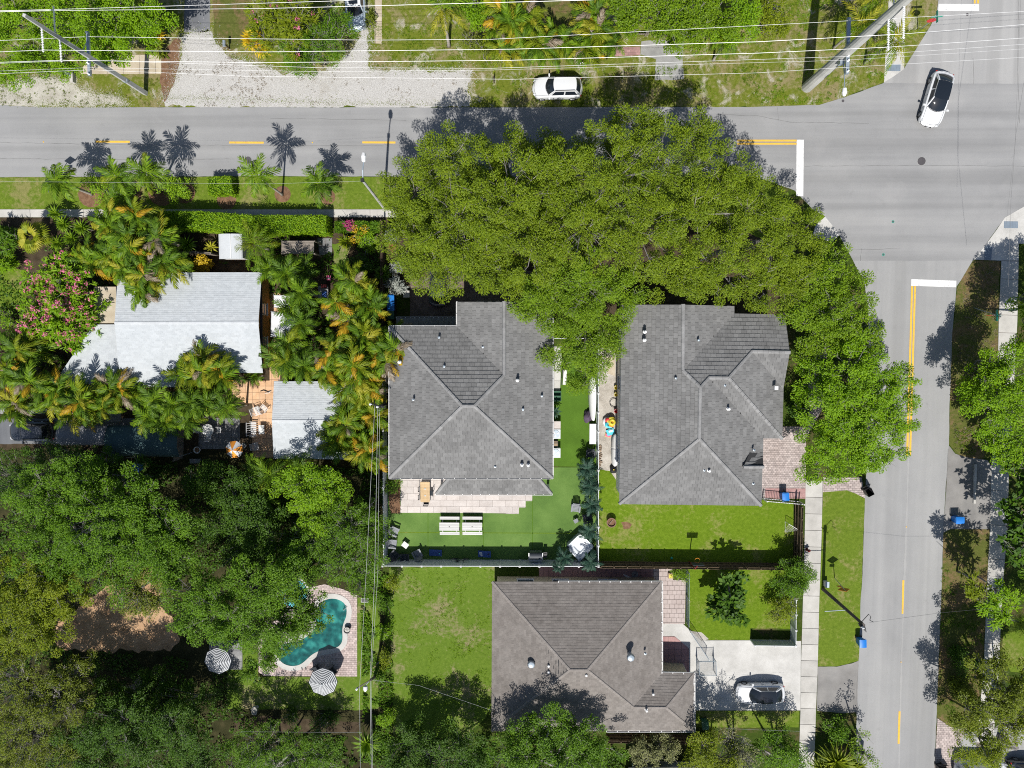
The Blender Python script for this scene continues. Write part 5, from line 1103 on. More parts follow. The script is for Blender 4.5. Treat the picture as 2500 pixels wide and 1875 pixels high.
tree('broadleaf_tree', 'tall dark green tree casting shade on the brown roof', [(1280, 1785, 46, 5.6), (1340, 1772, 54, 6.0), (1410, 1785, 52, 6.0), (1300, 1845, 66, 6.3), (1400, 1845, 70, 6.3), (1465, 1840, 48, 5.4), (1240, 1850, 50, 5.4)], 'mid', 'broad', (1350, 1830), group=FG, trunk=.3)
shrub('grey_bush', 'grey green twiggy bush below the garage of the brown house', 1575, 1832, 55, 2.9, 'greygreen', 'fine', lob=4, twigs=.8)
shrub('grey_bush', 'second grey green bush right beside the first, near the blue wall', 1632, 1822, 48, 2.7, 'greygreen', 'fine', lob=3, twigs=.8)
tree('broadleaf_tree', 'yellow green small tree at the bottom beside bare grey twigs', [(1720, 1830, 44, 4), (1765, 1860, 48, 4), (1700, 1865, 40, 3.8)], 'yellowgreen', 'broad', (1730, 1845), group=FG)
tree('broadleaf_tree', 'bare grey twiggy tree with few leaves at the bottom edge', [(1785, 1815, 42, 3.8), (1815, 1850, 44, 3.8)], 'greygreen', 'fine', (1795, 1840), group=FG, dens=.4, twigs=1.0)
tree('broadleaf_tree', 'mid green tree at the bottom edge beside the white path', [(1860, 1835, 46, 3.6), (1925, 1850, 42, 3.4), (1900, 1795, 36, 3)], 'mid', 'broad', (1890, 1835), group=FG)
# =============================== north side
NG = 'trees of the yards north of the road'
tree('broadleaf_tree', 'bright green dense tree in the top left corner behind the concrete pole', [(30, 55, 75, 5.5), (120, 40, 78, 6), (200, 60, 78, 6), (270, 30, 78, 6), (320, 85, 56, 5.2), (375, 55, 52, 5), (60, 135, 56, 4.5), (145, 150, 44, 4), (240, 120, 56, 5), (0, 170, 45, 4)], 'bright', 'broad', (180, 80), group=NG)
tree('broadleaf_tree', 'feathery light green tree left of the silver car', [(655, 45, 52, 4), (715, 35, 58, 4.2), (735, 85, 52, 3.8), (650, 95, 42, 3.4)], 'yellowgreen', 'strap', (700, 60), group=NG, flowers=(30, 'pinkflower'))
tree('broadleaf_tree', 'darker green fine leaved tree at the head of the gravel drive', [(790, 100, 50, 3.8), (755, 128, 52, 3.4), (830, 75, 42, 3.8), (720, 130, 42, 3)], 'mid', 'fine', (780, 110), group=NG)
tree('broadleaf_tree', 'bushy olive green tree at the top behind the timber gate', [(1570, 35, 68, 5.5), (1645, 55, 76, 6), (1735, 45, 68, 5.6), (1690, 10, 56, 5.6), (1640, 95, 45, 4.6), (1540, 10, 50, 5)], 'oak2', 'broad', (1650, 50), group=NG)
tree('broadleaf_tree', 'vivid green tree at the top right of the olive one', [(1795, 25, 56, 5), (1830, 60, 36, 4), (1775, 75, 36, 4.2)], 'bright', 'broad', (1800, 45), group=NG)
tree('broadleaf_tree', 'yellow green tree at the top edge left of the huge concrete pole', [(1875, 15, 45, 3.2), (1900, 55, 30, 2.6)], 'yellowgreen', 'broad', (1880, 30), group=NG)
shrub('bush', 'small vivid green bush at the top beside the orange palms', 1160, 28, 34, 3.4, 'bright', 'broad')
shrub('bush', 'grey green pine like bush left of the orange palm row', 1170, 112, 38, 2.8, 'olive', 'fine', twigs=.7)
rosette('yellow croton bush with strap leaves by the gravel drive', 620, 100, 1.0, 1.25, 'yellowleaf', 60, 'croton_plant', 'croton bushes on the north side', .10, 'shrub')
rosette('yellow croton bush right beside the drive edge, lower one', 640, 122, .8, .9, 'yellowleaf', 45, 'croton_plant', 'croton bushes on the north side', .10, 'shrub')
shrub('bush', 'pink flowered dark bush right of the top left tree', 402, 55, 24, 2.2, 'dark', 'broad', flowers=(22, 'magflower'))
rosette('yellow and green croton at the end of the tan path', 388, 85, 1.0, .75, 'yellowleaf', 40, 'croton_plant', 'croton bushes on the north side', .10, 'shrub')
shrub('bush', 'olive bush with yellow tips at the end of the tan path', 388, 118, 20, 1.4, 'olive', 'star')
shrub('bush', 'brown green edging shrub along the silver car', 908, 55, 14, .8, 'olive', 'fine', lob=2)
palm('coco', 'bent coconut palm with a double trunk at the top left of the orange row', 1083, 22, 5.0, (1096, 112), .72, n=14, trunk=.13)
AG = 'orange and green areca palms north of the road'
for i, (x, y, z, l) in enumerate(((1230, 45, 4.4, 'first areca palm from the left in the top orange row'), (1290, 25, 4.6, 'areca palm near the top edge left of the bare ochre yard'), (1262, 78, 3.8, 'orange tipped areca palm above the white hatchback, upper one'), (1232, 105, 3.2, 'orange areca palm at the lower left of the top row'), (1322, 112, 3.2, 'low areca palm directly above the white hatchback roof'), (1452, 25, 4.4, 'areca palm right of the bare ochre yard, near the top edge'), (1460, 68, 4.2, 'areca palm right of the ochre yard, second from the top'), (1438, 118, 3.4, 'areca palm left of the brick patch, orange lower fronds'), (1490, 92, 3.8, 'dark green broad areca palm beside the timber gate'), (1362, 98, 2.6, 'small areca palm between the two orange groups'))):
    clump('orange' if i not in (8,) else 'dense', l, x, y, z, 4, .8, AG, .86)
palm('dense', 'dark green palm below the olive tree at the right of the north verge', 1772, 98, 3.4, scale=1.0)
for l, x, y, z, bs in (('large palm whose fronds spread under the huge concrete pole', 2100, 62, 4.6, None), ('large palm nearest the ramp under the pole arms', 2180, 98, 4.4, None), ('large palm at the top edge behind the huge concrete pole', 2140, -12, 5, None)): palm('coco', l, x, y, z, bs, .78, 'coconut palms under the huge pole')
# =============================== south verge palms by the long road
VG = 'green palms on the verge of the long road'
palm('green', 'leftmost verge palm leaning left, shadow alone on the road', 143, 443, 4.7, (225, 474), 1.0, VG, trunk=.13)
palm('green', 'verge palm above the sidewalk between two round bushes', 289, 431, 4.5, None, 1.0, VG)
palm('green', 'verge palm with a pale leaning trunk right of its neighbour', 362, 424, 5.0, (394, 466), 1.0, VG, trunk=.12)
palm('green', 'yellowish sparse verge palm with a slim white trunk in a mulch ring', 630, 431, 6.0, (690, 476), 1.05, VG, 10, trunk=.09)
palm('dense', 'full dark verge palm left of the street lamp', 781, 449, 3.6, None, 1.1, VG)
for x, y, r in ((690, 474, .75), (222, 474, 1.2), (395, 468, 1.3), (320, 470, 1.0), (800, 481, .7), (450, 470, 1.0), (553, 488, .9)):
    p = Wp(x, y, 0); o = MB().lathe([(r, .009), (r * .7, .05), (.05, .09)], 14, p.x, p.y, 0).build('mulch_ring', M['mulch'], kind='structure')
shrub('round_bush', 'round light green bush left of the first palm pair', 245, 455, 34, 2.4, 'hedge', 'fine')
shrub('round_bush', 'round light green bush right of the palm with the pale trunk', 432, 458, 36, 2.2, 'hedge', 'fine')
shrub('round_bush', 'dark round bush hidden below the verge palm pair', 300, 470, 28, 1.6, 'mid', 'fine')
hedge('square clipped box hedge cube alone on the verge', ((524, 461), (580, 459)), 1.55, 1.3, 'hedge', 'box_hedge')
# =============================== garden of the white cottage
hedge('long tall clipped hedge beside the sidewalk', ((345, 545), (512, 547), (640, 556), (812, 556)), 1.55, 2.0, 'hedge')
hedge('low hedge stub right of the long tall hedge', ((825, 557), (935, 557)), .9, 1.0, 'mid')
shrub('flower_bush', 'bright yellow leaved bush at the end of the hedge', 872, 569, 26, 1.6, 'yellowleaf', 'fine')
shrub('flower_bush', 'small magenta bougainvillea beside the bright yellow bush', 856, 551, 9, 1.2, 'magflower', 'fine', lob=2)
shrub('bush', 'mid green bush below the bright yellow bush', 895, 592, 30, 1.5, 'bright', 'fine')
rosette('yellow green fern rosette left of the mid green bush', 845, 592, .8, .95, 'yellowgreen', 26)
shrub('bush', 'dark bush in the shady garden right of the pergola', 870, 640, 34, 1.6, 'dark', 'broad')
rosette('dark spiky plant beside the garden fence, upper one', 935, 668, .9, 1.0, 'frond_dk', 40)
rosette('red leaved bromeliad by the fence under the oak', 957, 604, .6, .5, 'redleaf', 22)
for i, (x, y, r, l) in enumerate(((952, 580, 16, 'top silver leaved bush along the oak edge'), (966, 655, 18, 'second silver leaved bush along the oak edge'), (968, 695, 24, 'largest silver leaved bush left of the shaded driveway'))): shrub('silver_bush', l, x, y, r, 1.5, 'silverleaf', 'strap' if i == 2 else 'fine', group='silver bushes by the oak')
tree('oleander_tree', 'pink flowering tree left of the white cottage', [(110, 680, 52, 3.2), (160, 660, 48, 3.4), (200, 700, 48, 3.4), (110, 745, 52, 3.4), (165, 745, 60, 3.8), (220, 745, 36, 3.0), (95, 790, 42, 3), (150, 800, 48, 3.2), (195, 795, 42, 3.2), (170, 835, 28, 2.6)], 'bright', 'star', (155, 750), twigs=.15, flowers=(330, 'pinkflower'), cat='flowering tree', dens=1.1)
fan_palm('yellow green fan palm at the upper left corner of the garden', 87, 580, 2.6, .8, ['frond_ye', 'yellowgreen', 'frond_ol'], 17, pet=.85)
for x, y, l in ((140, 522, 'spiky dark rosette plant beside the sidewalk, leftmost'), (158, 548, 'spiky dark rosette plant below the leftmost one'), (202, 556, 'spiky dark rosette plant nearest the areca group'), (178, 582, 'spiky dark rosette plant above the pink flowering tree'), (145, 594, 'spiky dark rosette plant beside the yellow fan palm'), (458, 598, 'spiky dark rosette plant alone left of the white shed')): rosette(l, x, y, 1.5, 1.0, 'frond', 44, group='spiky rosette plants', wd=.06)
shrub('bush', 'dark ferny bush at the left edge below the sidewalk', 12, 580, 50, 2.4, 'mid', 'strap'); shrub('bush', 'mid green bush at the left edge above the small lawn', 8, 655, 30, 1.8, 'bright', 'strap')
shrub('round_bush', 'round clipped bush at the left edge of the small lawn', 16, 779, 22, 1.4, 'bright', 'fine')
palm('feather', 'feathery light green palm beside the white shed', 622, 596, 3.6, None, .86, trunk=.14)
shrub('flower_bush', 'orange yellow croton bush above the white cottage roof', 493, 643, 24, 1.3, 'yellowleaf', 'broad')
rosette('yellow strap leaf plant at the shed corner', 516, 604, 1.0, .8, 'frond_ye', 16)
GW = 'areca palms north of the white cottage'
for x, y, z, l in ((335, 535, 4.2, 'tall areca palm breaking through the hedge top'), (275, 615, 4.2, 'areca palm above the pink tree, leftmost of the group'), (325, 600, 4.6, 'areca palm in the middle of the group above the cottage'), (300, 650, 4.0, 'areca palm in the group next to the cottage roof corner'), (392, 578, 4.2, 'orange tinted areca palm below the hedge'), (408, 635, 4.2, 'areca palm over the edge of the white roof, rightmost'), (358, 672, 4.2, 'areca palm drooping onto the white roof'), (338, 697, 3.4, 'lowest areca palm fronds on the white roof edge'), (225, 635, 3.2, 'small areca palm touching the pink flowering tree'), (262, 545, 3.0, 'low areca palm beside the sidewalk hedge')): clump('areca', l, x, y, z, 4, .8, GW, .86)
GE = 'green palms between the white cottage and the grey house'
for x, y, z, l in ((735, 662, 2.8, 'dark green palm right below the timber pergola'), (700, 670, 4.2, 'dark green palm, second below the pergola'), (738, 715, 4.8, 'dark green palm beside the red cushion'), (712, 752, 4.4, 'dark green palm over the white canopy, upper'), (735, 790, 4.8, 'dark green palm right of the white canopy'), (705, 838, 4.2, 'dark green palm below the white canopy'), (698, 885, 4.4, 'dark green palm over the peach terrace'), (672, 878, 3.4, 'small green palm by the cottage south east corner'), (742, 895, 4.6, 'dark green palm above the small cottage roof'), (660, 655, 2.6, 'small fan like palm at the cottage north east corner')): palm('dense', l, x, y, z, None, .98, GE)
GO = 'orange areca palms beside the grey house'
for x, y, z, l in ((868, 690, 4.2, 'topmost orange areca palm left of the shaded driveway'), (840, 738, 4.6, 'orange areca palm left of the blue bins'), (905, 735, 4.2, 'orange areca palm touching the blue bins'), (852, 782, 4.6, 'orange areca palm mid row beside the grey house'), (895, 828, 4.6, 'orange areca palm near the grey roof corner'), (818, 850, 4.8, 'orange areca palm in the middle left of the group'), (868, 880, 5.2, 'tallest orange areca palm of the row'), (935, 872, 5.4, 'orange areca palm whose fronds overlap the grey roof'), (955, 838, 5.4, 'smaller orange areca palm on the grey roof edge'), (800, 905, 4.6, 'orange areca palm above the small cottage'), (885, 915, 4.8, 'orange areca palm above the small cottage right corner'), (850, 935, 4.4, 'orange areca palm drooping onto the small cottage'), (905, 945, 4.2, 'orange areca palm by the alley pole, upper'), (900, 1010, 4.2, 'orange areca palm right of the small cottage ridge'), (842, 1022, 3.8, 'orange areca palm over the small cottage ridge'), (822, 1072, 3.6, 'orange areca palm on the lower part of the small roof'), (875, 1088, 3.8, 'orange areca palm right of the small roof lower corner'), (905, 1110, 3.6, 'lowest orange areca palm beside the alley wires')): clump('orange', l, x, y, z, 4, .75, GO, .86)
GL = 'areca palms south of the white cottage'
for x, y, z, l in ((45, 855, 4.0, 'areca palm at the left edge beside the pink tree foot'), (72, 842, 3.2, 'areca palm below the pink flowering tree'), (25, 905, 4.0, 'areca palm at the left edge near the dark car'), (80, 935, 4.2, 'areca palm above the dark car roof'), (140, 965, 3.8, 'areca palm above the grey tarp carport'), (45, 985, 3.6, 'areca palm hanging over the dark car front'), (272, 948, 3.8, 'areca palm on the cottage roof lower left edge'), (205, 972, 3.8, 'areca palm above the grey tarp'), (245, 985, 3.6, 'areca palm between the roof and the stepping pad'), (195, 1000, 3.6, 'areca palm frond spilling over the grey tarp')): clump('areca', l, x, y, z, 4, .75, GL, .88)
for x, y, z, l in ((495, 888, 4.2, 'vivid orange areca palm on the cottage roof south edge'), (538, 912, 4.2, 'orange areca palm at the cottage roof south east corner'), (465, 915, 3.6, 'green and orange areca palm below the vivid orange one')): clump('orange', l, x, y, z, 4, .7, GL, .86)
GA = 'green palms beside the grey terrace'
for x, y, z, l in ((378, 975, 4.4, 'green palm above the dark green carport, upper left'), (425, 988, 4.2, 'green palm above the dark green carport, middle'), (468, 985, 4.2, 'green palm above the carport right end'), (512, 985, 4.2, 'green palm above the grey terrace table'), (555, 998, 4.4, 'green palm at the corner of the peach terrace'), (362, 1018, 4.0, 'green palm drooping on the carport, left'), (405, 1032, 3.8, 'green palm drooping on the carport, right'), (460, 1022, 3.8, 'green palm by the carport slats'), (325, 962, 2.6, 'small green palm behind the stepping pad')): palm('dense', l, x, y, z, None, .98, GA)
palm('green', 'small bright palm by the cottage door corner', 620, 918, 1.6, None, .55)
# =============================== shade palms below the small cottage, alley plants
GS = 'shaded palms below the small cottage'
for x, y, z, l in ((660, 1160, 4.0, 'shaded palm below the small cottage left corner'), (640, 1212, 3.8, 'shaded palm beside the vivid green tree'), (628, 1155, 3.4, 'shaded palm left of the small cottage'), (735, 1145, 3.2, 'shaded palm directly below the small cottage roof')): palm('shade', l, x, y, z, None, 1.0, GS)
rosette('spiky yucca under the alley wires at the bottom', 897, 1812, 1.6, 1.5, 'frond', 60, 'yucca', wd=.05)
rosette('small spiky plant in the dark corner left of the brown house', 1046, 1835, 1.2, .8, 'frond_ye', 34)
shrub('bush', 'vine covered bush on the white fence beside the patio', 955, 1180, 24, 1.7, 'mid', 'fine'); shrub('bush', 'bush between the alley pole and the grey house', 925, 1060, 18, 2.6, 'bright', 'fine', lob=2)
for i, (x, y, r, l) in enumerate(((935, 1470, 20, 'top bush of the alley hedge line'), (930, 1540, 15, 'thin bush of the alley line beside the pool lawn'), (935, 1610, 20, 'yellow green bush of the alley line by the lamp pole'), (925, 1650, 14, 'small bush of the alley line below the lamp pole'), (945, 1755, 24, 'lowest large bush of the alley line'), (955, 1420, 16, 'bush at the white fence corner in the alley'))): shrub('alley_bush', l, x, y, r, 2.0, ('mid', 'bright', 'yellowgreen')[i % 3], 'fine', group='alley bushes', lob=3)
for x, y, r, l in ((710, 1755, 26, 'dark round bush in the shaded lawn, left'), (790, 1760, 32, 'dark round bush in the shaded lawn, right'), (660, 1765, 22, 'dark low bush left of the round bushes'), (650, 1600, 22, 'green bush left of the pool deck'), (612, 1640, 22, 'green bush below the pool deck left corner')): shrub('round_bush', l, x, y, r, 1.3, 'dark' if y > 1700 else 'mid', 'fine')
# teal plants along the white fence
GT = 'teal palms along the white fence'
for x, y, s, l in ((780, 815, 1.0, 'topmost teal palm at the white fence'), (800, 960, 1.1, 'second teal palm at the white fence'), (805, 1105, 1.0, 'third teal palm behind the charcoal chair'), (795, 1315, 1.05, 'teal palm above the hot tub'), (590, 1530, .95, 'teal palm left of the hot tub'), (540, 1605, .6, 'small teal palm outside the white fence, left'), (800, 1570, 1.0, 'teal palm right of the hot tub corner')):
    palm('teal', l, *tp('C3', x, y), 1.9, None, s * 1.05, GT, trunk=.07, n=12)
q = tp('C3', 515, 350); rosette('slim dark teal plant against the grey house wall', q[0], q[1], 1.0, .7, 'teal', 18)
# =============================== front gardens and the right side
tree('breadfruit_tree', 'dark green large leaved tree on the front lawn', [(1768, 1440, 38, 2.7), (1790, 1470, 36, 2.6), (1755, 1485, 30, 2.3), (1785, 1415, 28, 2.4), (1800, 1500, 24, 2)], 'dark', 'big', (1775, 1470), dens=1.1, twigs=.1)
shrub('small_tree', 'small green tree over the sidewalk edge by the brown fence', 1945, 1412, 54, 3.6, 'mid', 'fine', 'tree', lob=5)
shrub('small_tree', 'small yellow flowered tree by the white corner fence', 1908, 1490, 42, 2.6, 'yellowgreen', 'fine', 'tree', lob=4, dens=.7)
q = tp('D3', 1530, 95); shrub('round_bush', 'round green bush beside the brick walk', q[0], q[1], 16, 1.1, 'bright', 'fine', lob=2)
shrub('bush', 'shaded bush on the small front lawn beside the grey roof', 1950, 1000, 30, 1.2, 'dark', 'broad')
rosette('large spiky palmetto at the bottom left of the side road', 2040, 1858, 1.6, 2.1, 'frond_ol', 90, 'palmetto', wd=.045, cat='palm tree'); rosette('second spiky palmetto overlapping the large one', 2005, 1875, 1.4, 1.6, 'frond_ol', 70, 'palmetto', wd=.045, cat='palm tree'); rosette('third spiky palmetto nearest the kerb', 2085, 1868, 1.4, 1.5, 'frond_ol', 70, 'palmetto', wd=.045, cat='palm tree')
shrub('bush', 'dark bush above the palmettos at the side road', 2045, 1790, 34, 1.8, 'mid', 'broad'); tree('broadleaf_tree', 'thin small leaved tree between the palmettos and the road', [(2100, 1800, 24, 3.4), (2118, 1850, 24, 3.2), (2095, 1845, 20, 3)], 'oak2', 'broad', (2095, 1830), dens=.5)
RG = 'trees beyond the right sidewalk'
tree('broadleaf_tree', 'green tree with brown tinged leaves right of the leafy verge', [(2395, 925, 58, 5.5), (2445, 895, 52, 5.5), (2435, 995, 66, 6), (2480, 1075, 50, 5.5), (2455, 1120, 36, 5.2), (2370, 950, 34, 4.6), (2430, 1060, 40, 5), (2400, 880, 36, 5), (2470, 960, 50, 6)], 'bright', 'broad', (2430, 970), group=RG, twigs=.7)
tree('broadleaf_tree', 'tall green tree cut by the right edge above the street sign', [(2500, 730, 26, 5.0), (2515, 790, 42, 5.8), (2580, 760, 70, 6.2), (2565, 830, 80, 7.5), (2505, 850, 30, 5.6)], 'bright', 'broad', (2540, 780), group=RG)
tree('broadleaf_tree', 'large leaved dark tree cut by the right edge in the middle', [(2478, 1245, 34, 5.8), (2484, 1330, 44, 6), (2470, 1290, 26, 5.4), (2550, 1280, 78, 6.5), (2490, 1150, 36, 5.5), (2560, 1180, 60, 6.5)], 'dark', 'big', (2530, 1270), group=RG)
SB = 'strap leaved trees right of the side road'
tree('strap_leaved_tree', 'yellow green strap leaved tree right of the side road, upper left', [(2378, 1432, 30, 5.6), (2395, 1455, 28, 5.6), (2365, 1455, 22, 5.2)], 'yellowgreen', 'star', (2338, 1395), group=SB, twigs=.2, trunk=.08)
tree('strap_leaved_tree', 'vivid strap leaved tree right of the side road, upper right', [(2440, 1445, 34, 5.8), (2462, 1462, 28, 5.6), (2425, 1470, 26, 5.6)], 'bright', 'star', (2372, 1402), group=SB, twigs=.2, trunk=.08)
tree('strap_leaved_tree', 'vivid strap leaved tree below the other two strap leaved trees', [(2425, 1505, 32, 5.2), (2450, 1500, 26, 5.2), (2405, 1490, 22, 5)], 'bright', 'star', (2365, 1450), group=SB, twigs=.2, trunk=.08)
palm('feather', 'grey green palm cut by the right edge below the strap leaved bushes', 2490, 1520, 3.0, None, .6)
tree('broadleaf_tree', 'olive yellow tree at the lower right above the brick driveway', [(2400, 1640, 38, 5.5), (2435, 1625, 36, 5.5), (2420, 1715, 52, 6), (2470, 1690, 52, 6), (2370, 1735, 40, 5.5), (2345, 1770, 32, 5)], 'olive', 'broad', (2420, 1690), group=RG)
tree('broadleaf_tree', 'olive yellow tree hanging over the white van', [(2400, 1810, 52, 5.6), (2460, 1775, 58, 6), (2505, 1735, 56, 6), (2370, 1850, 34, 5), (2510, 1640, 36, 5.6), (2430, 1850, 40, 5.2)], 'yellowgreen', 'broad', (2440, 1800), group=RG)
tree('broadleaf_tree', 'shaded broad tree on the verge at the right of the side road', [(2340, 1520, 34, 5), (2365, 1570, 36, 5.2), (2330, 1640, 30, 4.8), (2350, 1490, 26, 4.6)], 'dark', 'broad', (2370, 1570), group=RG) if 0 else None
shrub('bush', 'low dark bush in the shaded right verge', 2350, 1600, 34, 1.0, 'dark', 'broad', lob=4); shrub('bush', 'low brownish bush lower in the right verge', 2345, 1680, 32, 1.0, 'olive', 'broad', lob=3)
tree('broadleaf_tree', 'tree beyond the right edge shading the grey apron', [(2550, 1390, 60, 6), (2560, 1500, 60, 6.5), (2600, 1600, 70, 7)], 'mid', 'broad', (2590, 1500), group=RG)

def groundcover(label, name, pts, n, leaf, h=.5, L=.26):
    P = poly(pts); P2 = [(q.x, q.y) for q in P]; xs, ys = zip(*P2); a = np.c_[RNG.uniform(min(xs), max(xs), n), RNG.uniform(min(ys), max(ys), n)]
    k = np.array([inpoly(x, y, P2) and mn.noise(Vector((x, y, 1)) * .45) + .5 * mn.noise(Vector((x, y, 7)) * 1.4) > -.12 for x, y in a]); a = a[k]; m = len(a)
    z = np.array([.08 + h * max(0, mn.noise(Vector((x, y, 4)) * .8) + .45) for x, y in a]) * RNG.uniform(.3, 1, m)
    put(leaf_mesh(name, np.c_[a, z], unit(m) * [1, 1, .5], np.tile([0, 0, 1.], (m, 1)) + unit(m) * .6, RNG.uniform(.6, 1.3, m) * L, RNG.uniform(.6, 1.3, m) * L * .5, M[leaf]), name, kind='stuff')
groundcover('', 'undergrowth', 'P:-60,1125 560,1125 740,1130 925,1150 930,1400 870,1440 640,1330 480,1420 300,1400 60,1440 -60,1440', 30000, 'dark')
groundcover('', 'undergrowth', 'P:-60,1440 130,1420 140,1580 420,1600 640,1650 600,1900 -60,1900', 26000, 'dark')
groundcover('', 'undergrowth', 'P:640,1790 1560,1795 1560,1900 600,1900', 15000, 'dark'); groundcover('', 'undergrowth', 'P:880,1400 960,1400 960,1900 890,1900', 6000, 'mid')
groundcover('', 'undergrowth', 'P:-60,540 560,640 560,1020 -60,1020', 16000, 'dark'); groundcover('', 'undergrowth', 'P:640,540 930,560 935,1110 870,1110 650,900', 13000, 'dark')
# ------------------------------------------------------------------ vehicles
def lerp(a, b, t): return a + (b - a) * t
def interp(tab, t):
    for (a, va), (b, vb) in zip(tab, tab[1:]):
        if t <= b: return va + (vb - va) * (t - a) / (b - a + 1e-9)
    return tab[-1][1]
def car(name, label, px, py, head, L, W, Hh, paint, kind='hatch', cat='car', roofmat=None, group=None, z=0.012):
    # x forward; head = photo direction the nose points to (dx,dy in photo pixels)
    c = Wp(px, py, .7); t = thing(name, label, cat, (c.x, c.y, z), math.atan2(-head[1], head[0]), group)
    S = {'hatch': dict(cowl=.24, rf=.08, rr=-.36, tail=-.475, belt=.92, deck=[(0, .55), (.03, .86), (.08, .93), (.5, .95), (.72, .95), (.80, .9), (.94, .78), (.985, .66), (1, .5)]),
         'sedan': dict(cowl=.245, rf=.06, rr=-.27, tail=-.44, belt=.86, deck=[(0, .5), (.025, .82), (.10, .9), (.3, .9), (.72, .9), (.80, .84), (.94, .68), (.985, .58), (1, .45)]),
         'van': dict(cowl=.34, rf=.22, rr=-.47, tail=-.495, belt=1.1, deck=[(0, .6), (.02, 1.05), (.06, 1.1), (.5, 1.1), (.82, 1.1), (.88, 1.02), (.96, .85), (.99, .7), (1, .55)])}[kind]
    hw = lambda q: W / 2 * (1 - .05 * abs(2 * q - 1) ** 3 - (.24 if q > .5 else .17) * max(0, (abs(2 * q - 1) - .74) / .26) ** 2.6)
    prof = [(.93, .2), (.985, .3), (1.0, .5), (.99, .72), (.955, .93), (.86, 1.0), (.68, 1.012), (.5, 1.018), (.25, 1.023), (0, 1.025)]
    mb = MB(); rows = []; qs = [0, .012, .03, .06, .1, .2, .3, .4, .5, .6, .7, .76, .82, .88, .93, .965, .988, 1]
    for q in qs:
        x = (q - .5) * L; w = hw(q); d = interp(S['deck'], q); lo = .2 if .03 < q < .97 else .28
        half = [(a * w, lo if b == .2 else max(lo + .02, b * d if b > .31 else b)) for a, b in prof]
        bow = (-1 if q > .5 else 1) * L * (.062 if q > .5 else .04) * max(0, (abs(2 * q - 1) - .62) / .38) ** 1.5
        bx_ = lambda y: x + bow * (abs(y) / w) ** 2.2
        rows.append([Vector((bx_(y), -y, zz)) for y, zz in half] + [Vector((bx_(y), y, zz)) for y, zz in half[-2::-1]])
    mb.grid(rows); mb.add(rows[0], [tuple(range(len(rows[0]) - 1, -1, -1))]); mb.add(rows[-1], [tuple(range(len(rows[0])))])
    mb.build('body', M[paint], t, smooth=38)
    b = S['belt']; zr = Hh; yb = W / 2 * .86; yt = W / 2 * .66; n = 9
    cw, rf, rr, tl = (S[k] * L for k in ('cowl', 'rf', 'rr', 'tail'))
    def curve(x, yw, zz, bow, crown=0): return [Vector((x - bow * (2 * i / (n - 1) - 1) ** 2, yw * (2 * i / (n - 1) - 1), zz - crown * (2 * i / (n - 1) - 1) ** 2)) for i in range(n)]
    zc = interp(S['deck'], S['cowl'] + .5) * 1.015
    A = curve(cw, yb, zc, .30); B_ = curve(rf, yt, zr - .03, .10, .03); Cc = curve(rr, yt * .97, zr - .06, -.08, .03); D = curve(tl, yb * .94, interp(S['deck'], S['tail'] + .5) * 1.01, -.16)
    def sheet_(r0, r1, f0, f1, up, k=6, s0=0, s1=1, bulge=.05):
        rows = []
        for i in range(k + 1):
            f = lerp(f0, f1, i / k); row = []
            for j in range(n):
                u = lerp(s0, s1, j / (n - 1)) * (n - 1); j0 = min(n - 2, int(u)); g_ = u - j0
                p = r0[j0].lerp(r0[j0 + 1], g_).lerp(r1[j0].lerp(r1[j0 + 1], g_), f); p = p + Vector((0, 0, bulge * 4 * f * (1 - f) + up)); row.append(p)
            rows.append(row)
        return rows
    sh = MB().grid(sheet_(A, B_, 0, 1, 0)).grid(sheet_(Cc, D, 0, 1, 0))
    fl = [(A[0], B_[0], Cc[0], D[0]), (A[-1], B_[-1], Cc[-1], D[-1])]
    for k_, (a, b2, c2, d2) in enumerate(fl): sh.add([a, b2, c2, d2], [(0, 1, 2, 3) if k_ else (3, 2, 1, 0)])
    sh.build('pillars', M[paint], t, smooth=30)
    rows = sheet_(B_, Cc, 0, 1, .0, 8, bulge=.045); MB().grid(rows).build('roof', M[roofmat or paint], t, smooth=True)
    gl = roofmat == 'carglass'
    MB().grid(sheet_(A, B_, .05, 1.0 if gl else .95, .012, s0=.05, s1=.95)).build('windshield', M['carglass'], t, smooth=True)
    MB().grid(sheet_(Cc, D, .0 if gl else .08, .82, .012, s0=.08, s1=.92)).build('rear_window', M['carglass'], t, smooth=True)
    MB().grid(sheet_(A, B_, -.035, .05, .008, 2, .02, .98, 0)).build('cowl', M['black'], t, smooth=True)
    sm = MB()                                                   # shut lines of bonnet, boot and doors, grille slot, plate
    zd = lambda x: interp(S['deck'], x / L + .5) * 1.0
    for sy in (-1, 1):
        xs = [cw - .3 + (L * .455 - cw + .3) * i / 8 for i in range(9)]; sm.tube([(x, sy * hw(x / L + .5) * .80, zd(x) * 1.008 + .002) for x in xs], .011, 4)
        for fx in (.20, -.02, -.23): x = fx * L; sm.tube([(x, sy * (hw(x / L + .5) * 1.0), .35), (x, sy * hw(x / L + .5) * 1.0, .5), (x - .01, sy * hw(x / L + .5) * .97, b * .93)], .010, 4)
        sm.tube([(cw - .05, sy * .1, zc + .03), (cw - .28, sy * (.1 + .5), zc + .16)], .012, 4)
    sm.tube([(L * .462 - .16 * y * y, y * W * .36, zd(L * .452 - .1 * y * y) * 1.02) for y in (-1, -.5, 0, .5, 1)], .011, 4); sm.tube([(-L * .455, y * W * .36, zd(-L * .455) * 1.02) for y in (-1, -.5, 0, .5, 1)], .011, 4)
    sm.build('shut_lines', M['black'], t, kind='stuff')
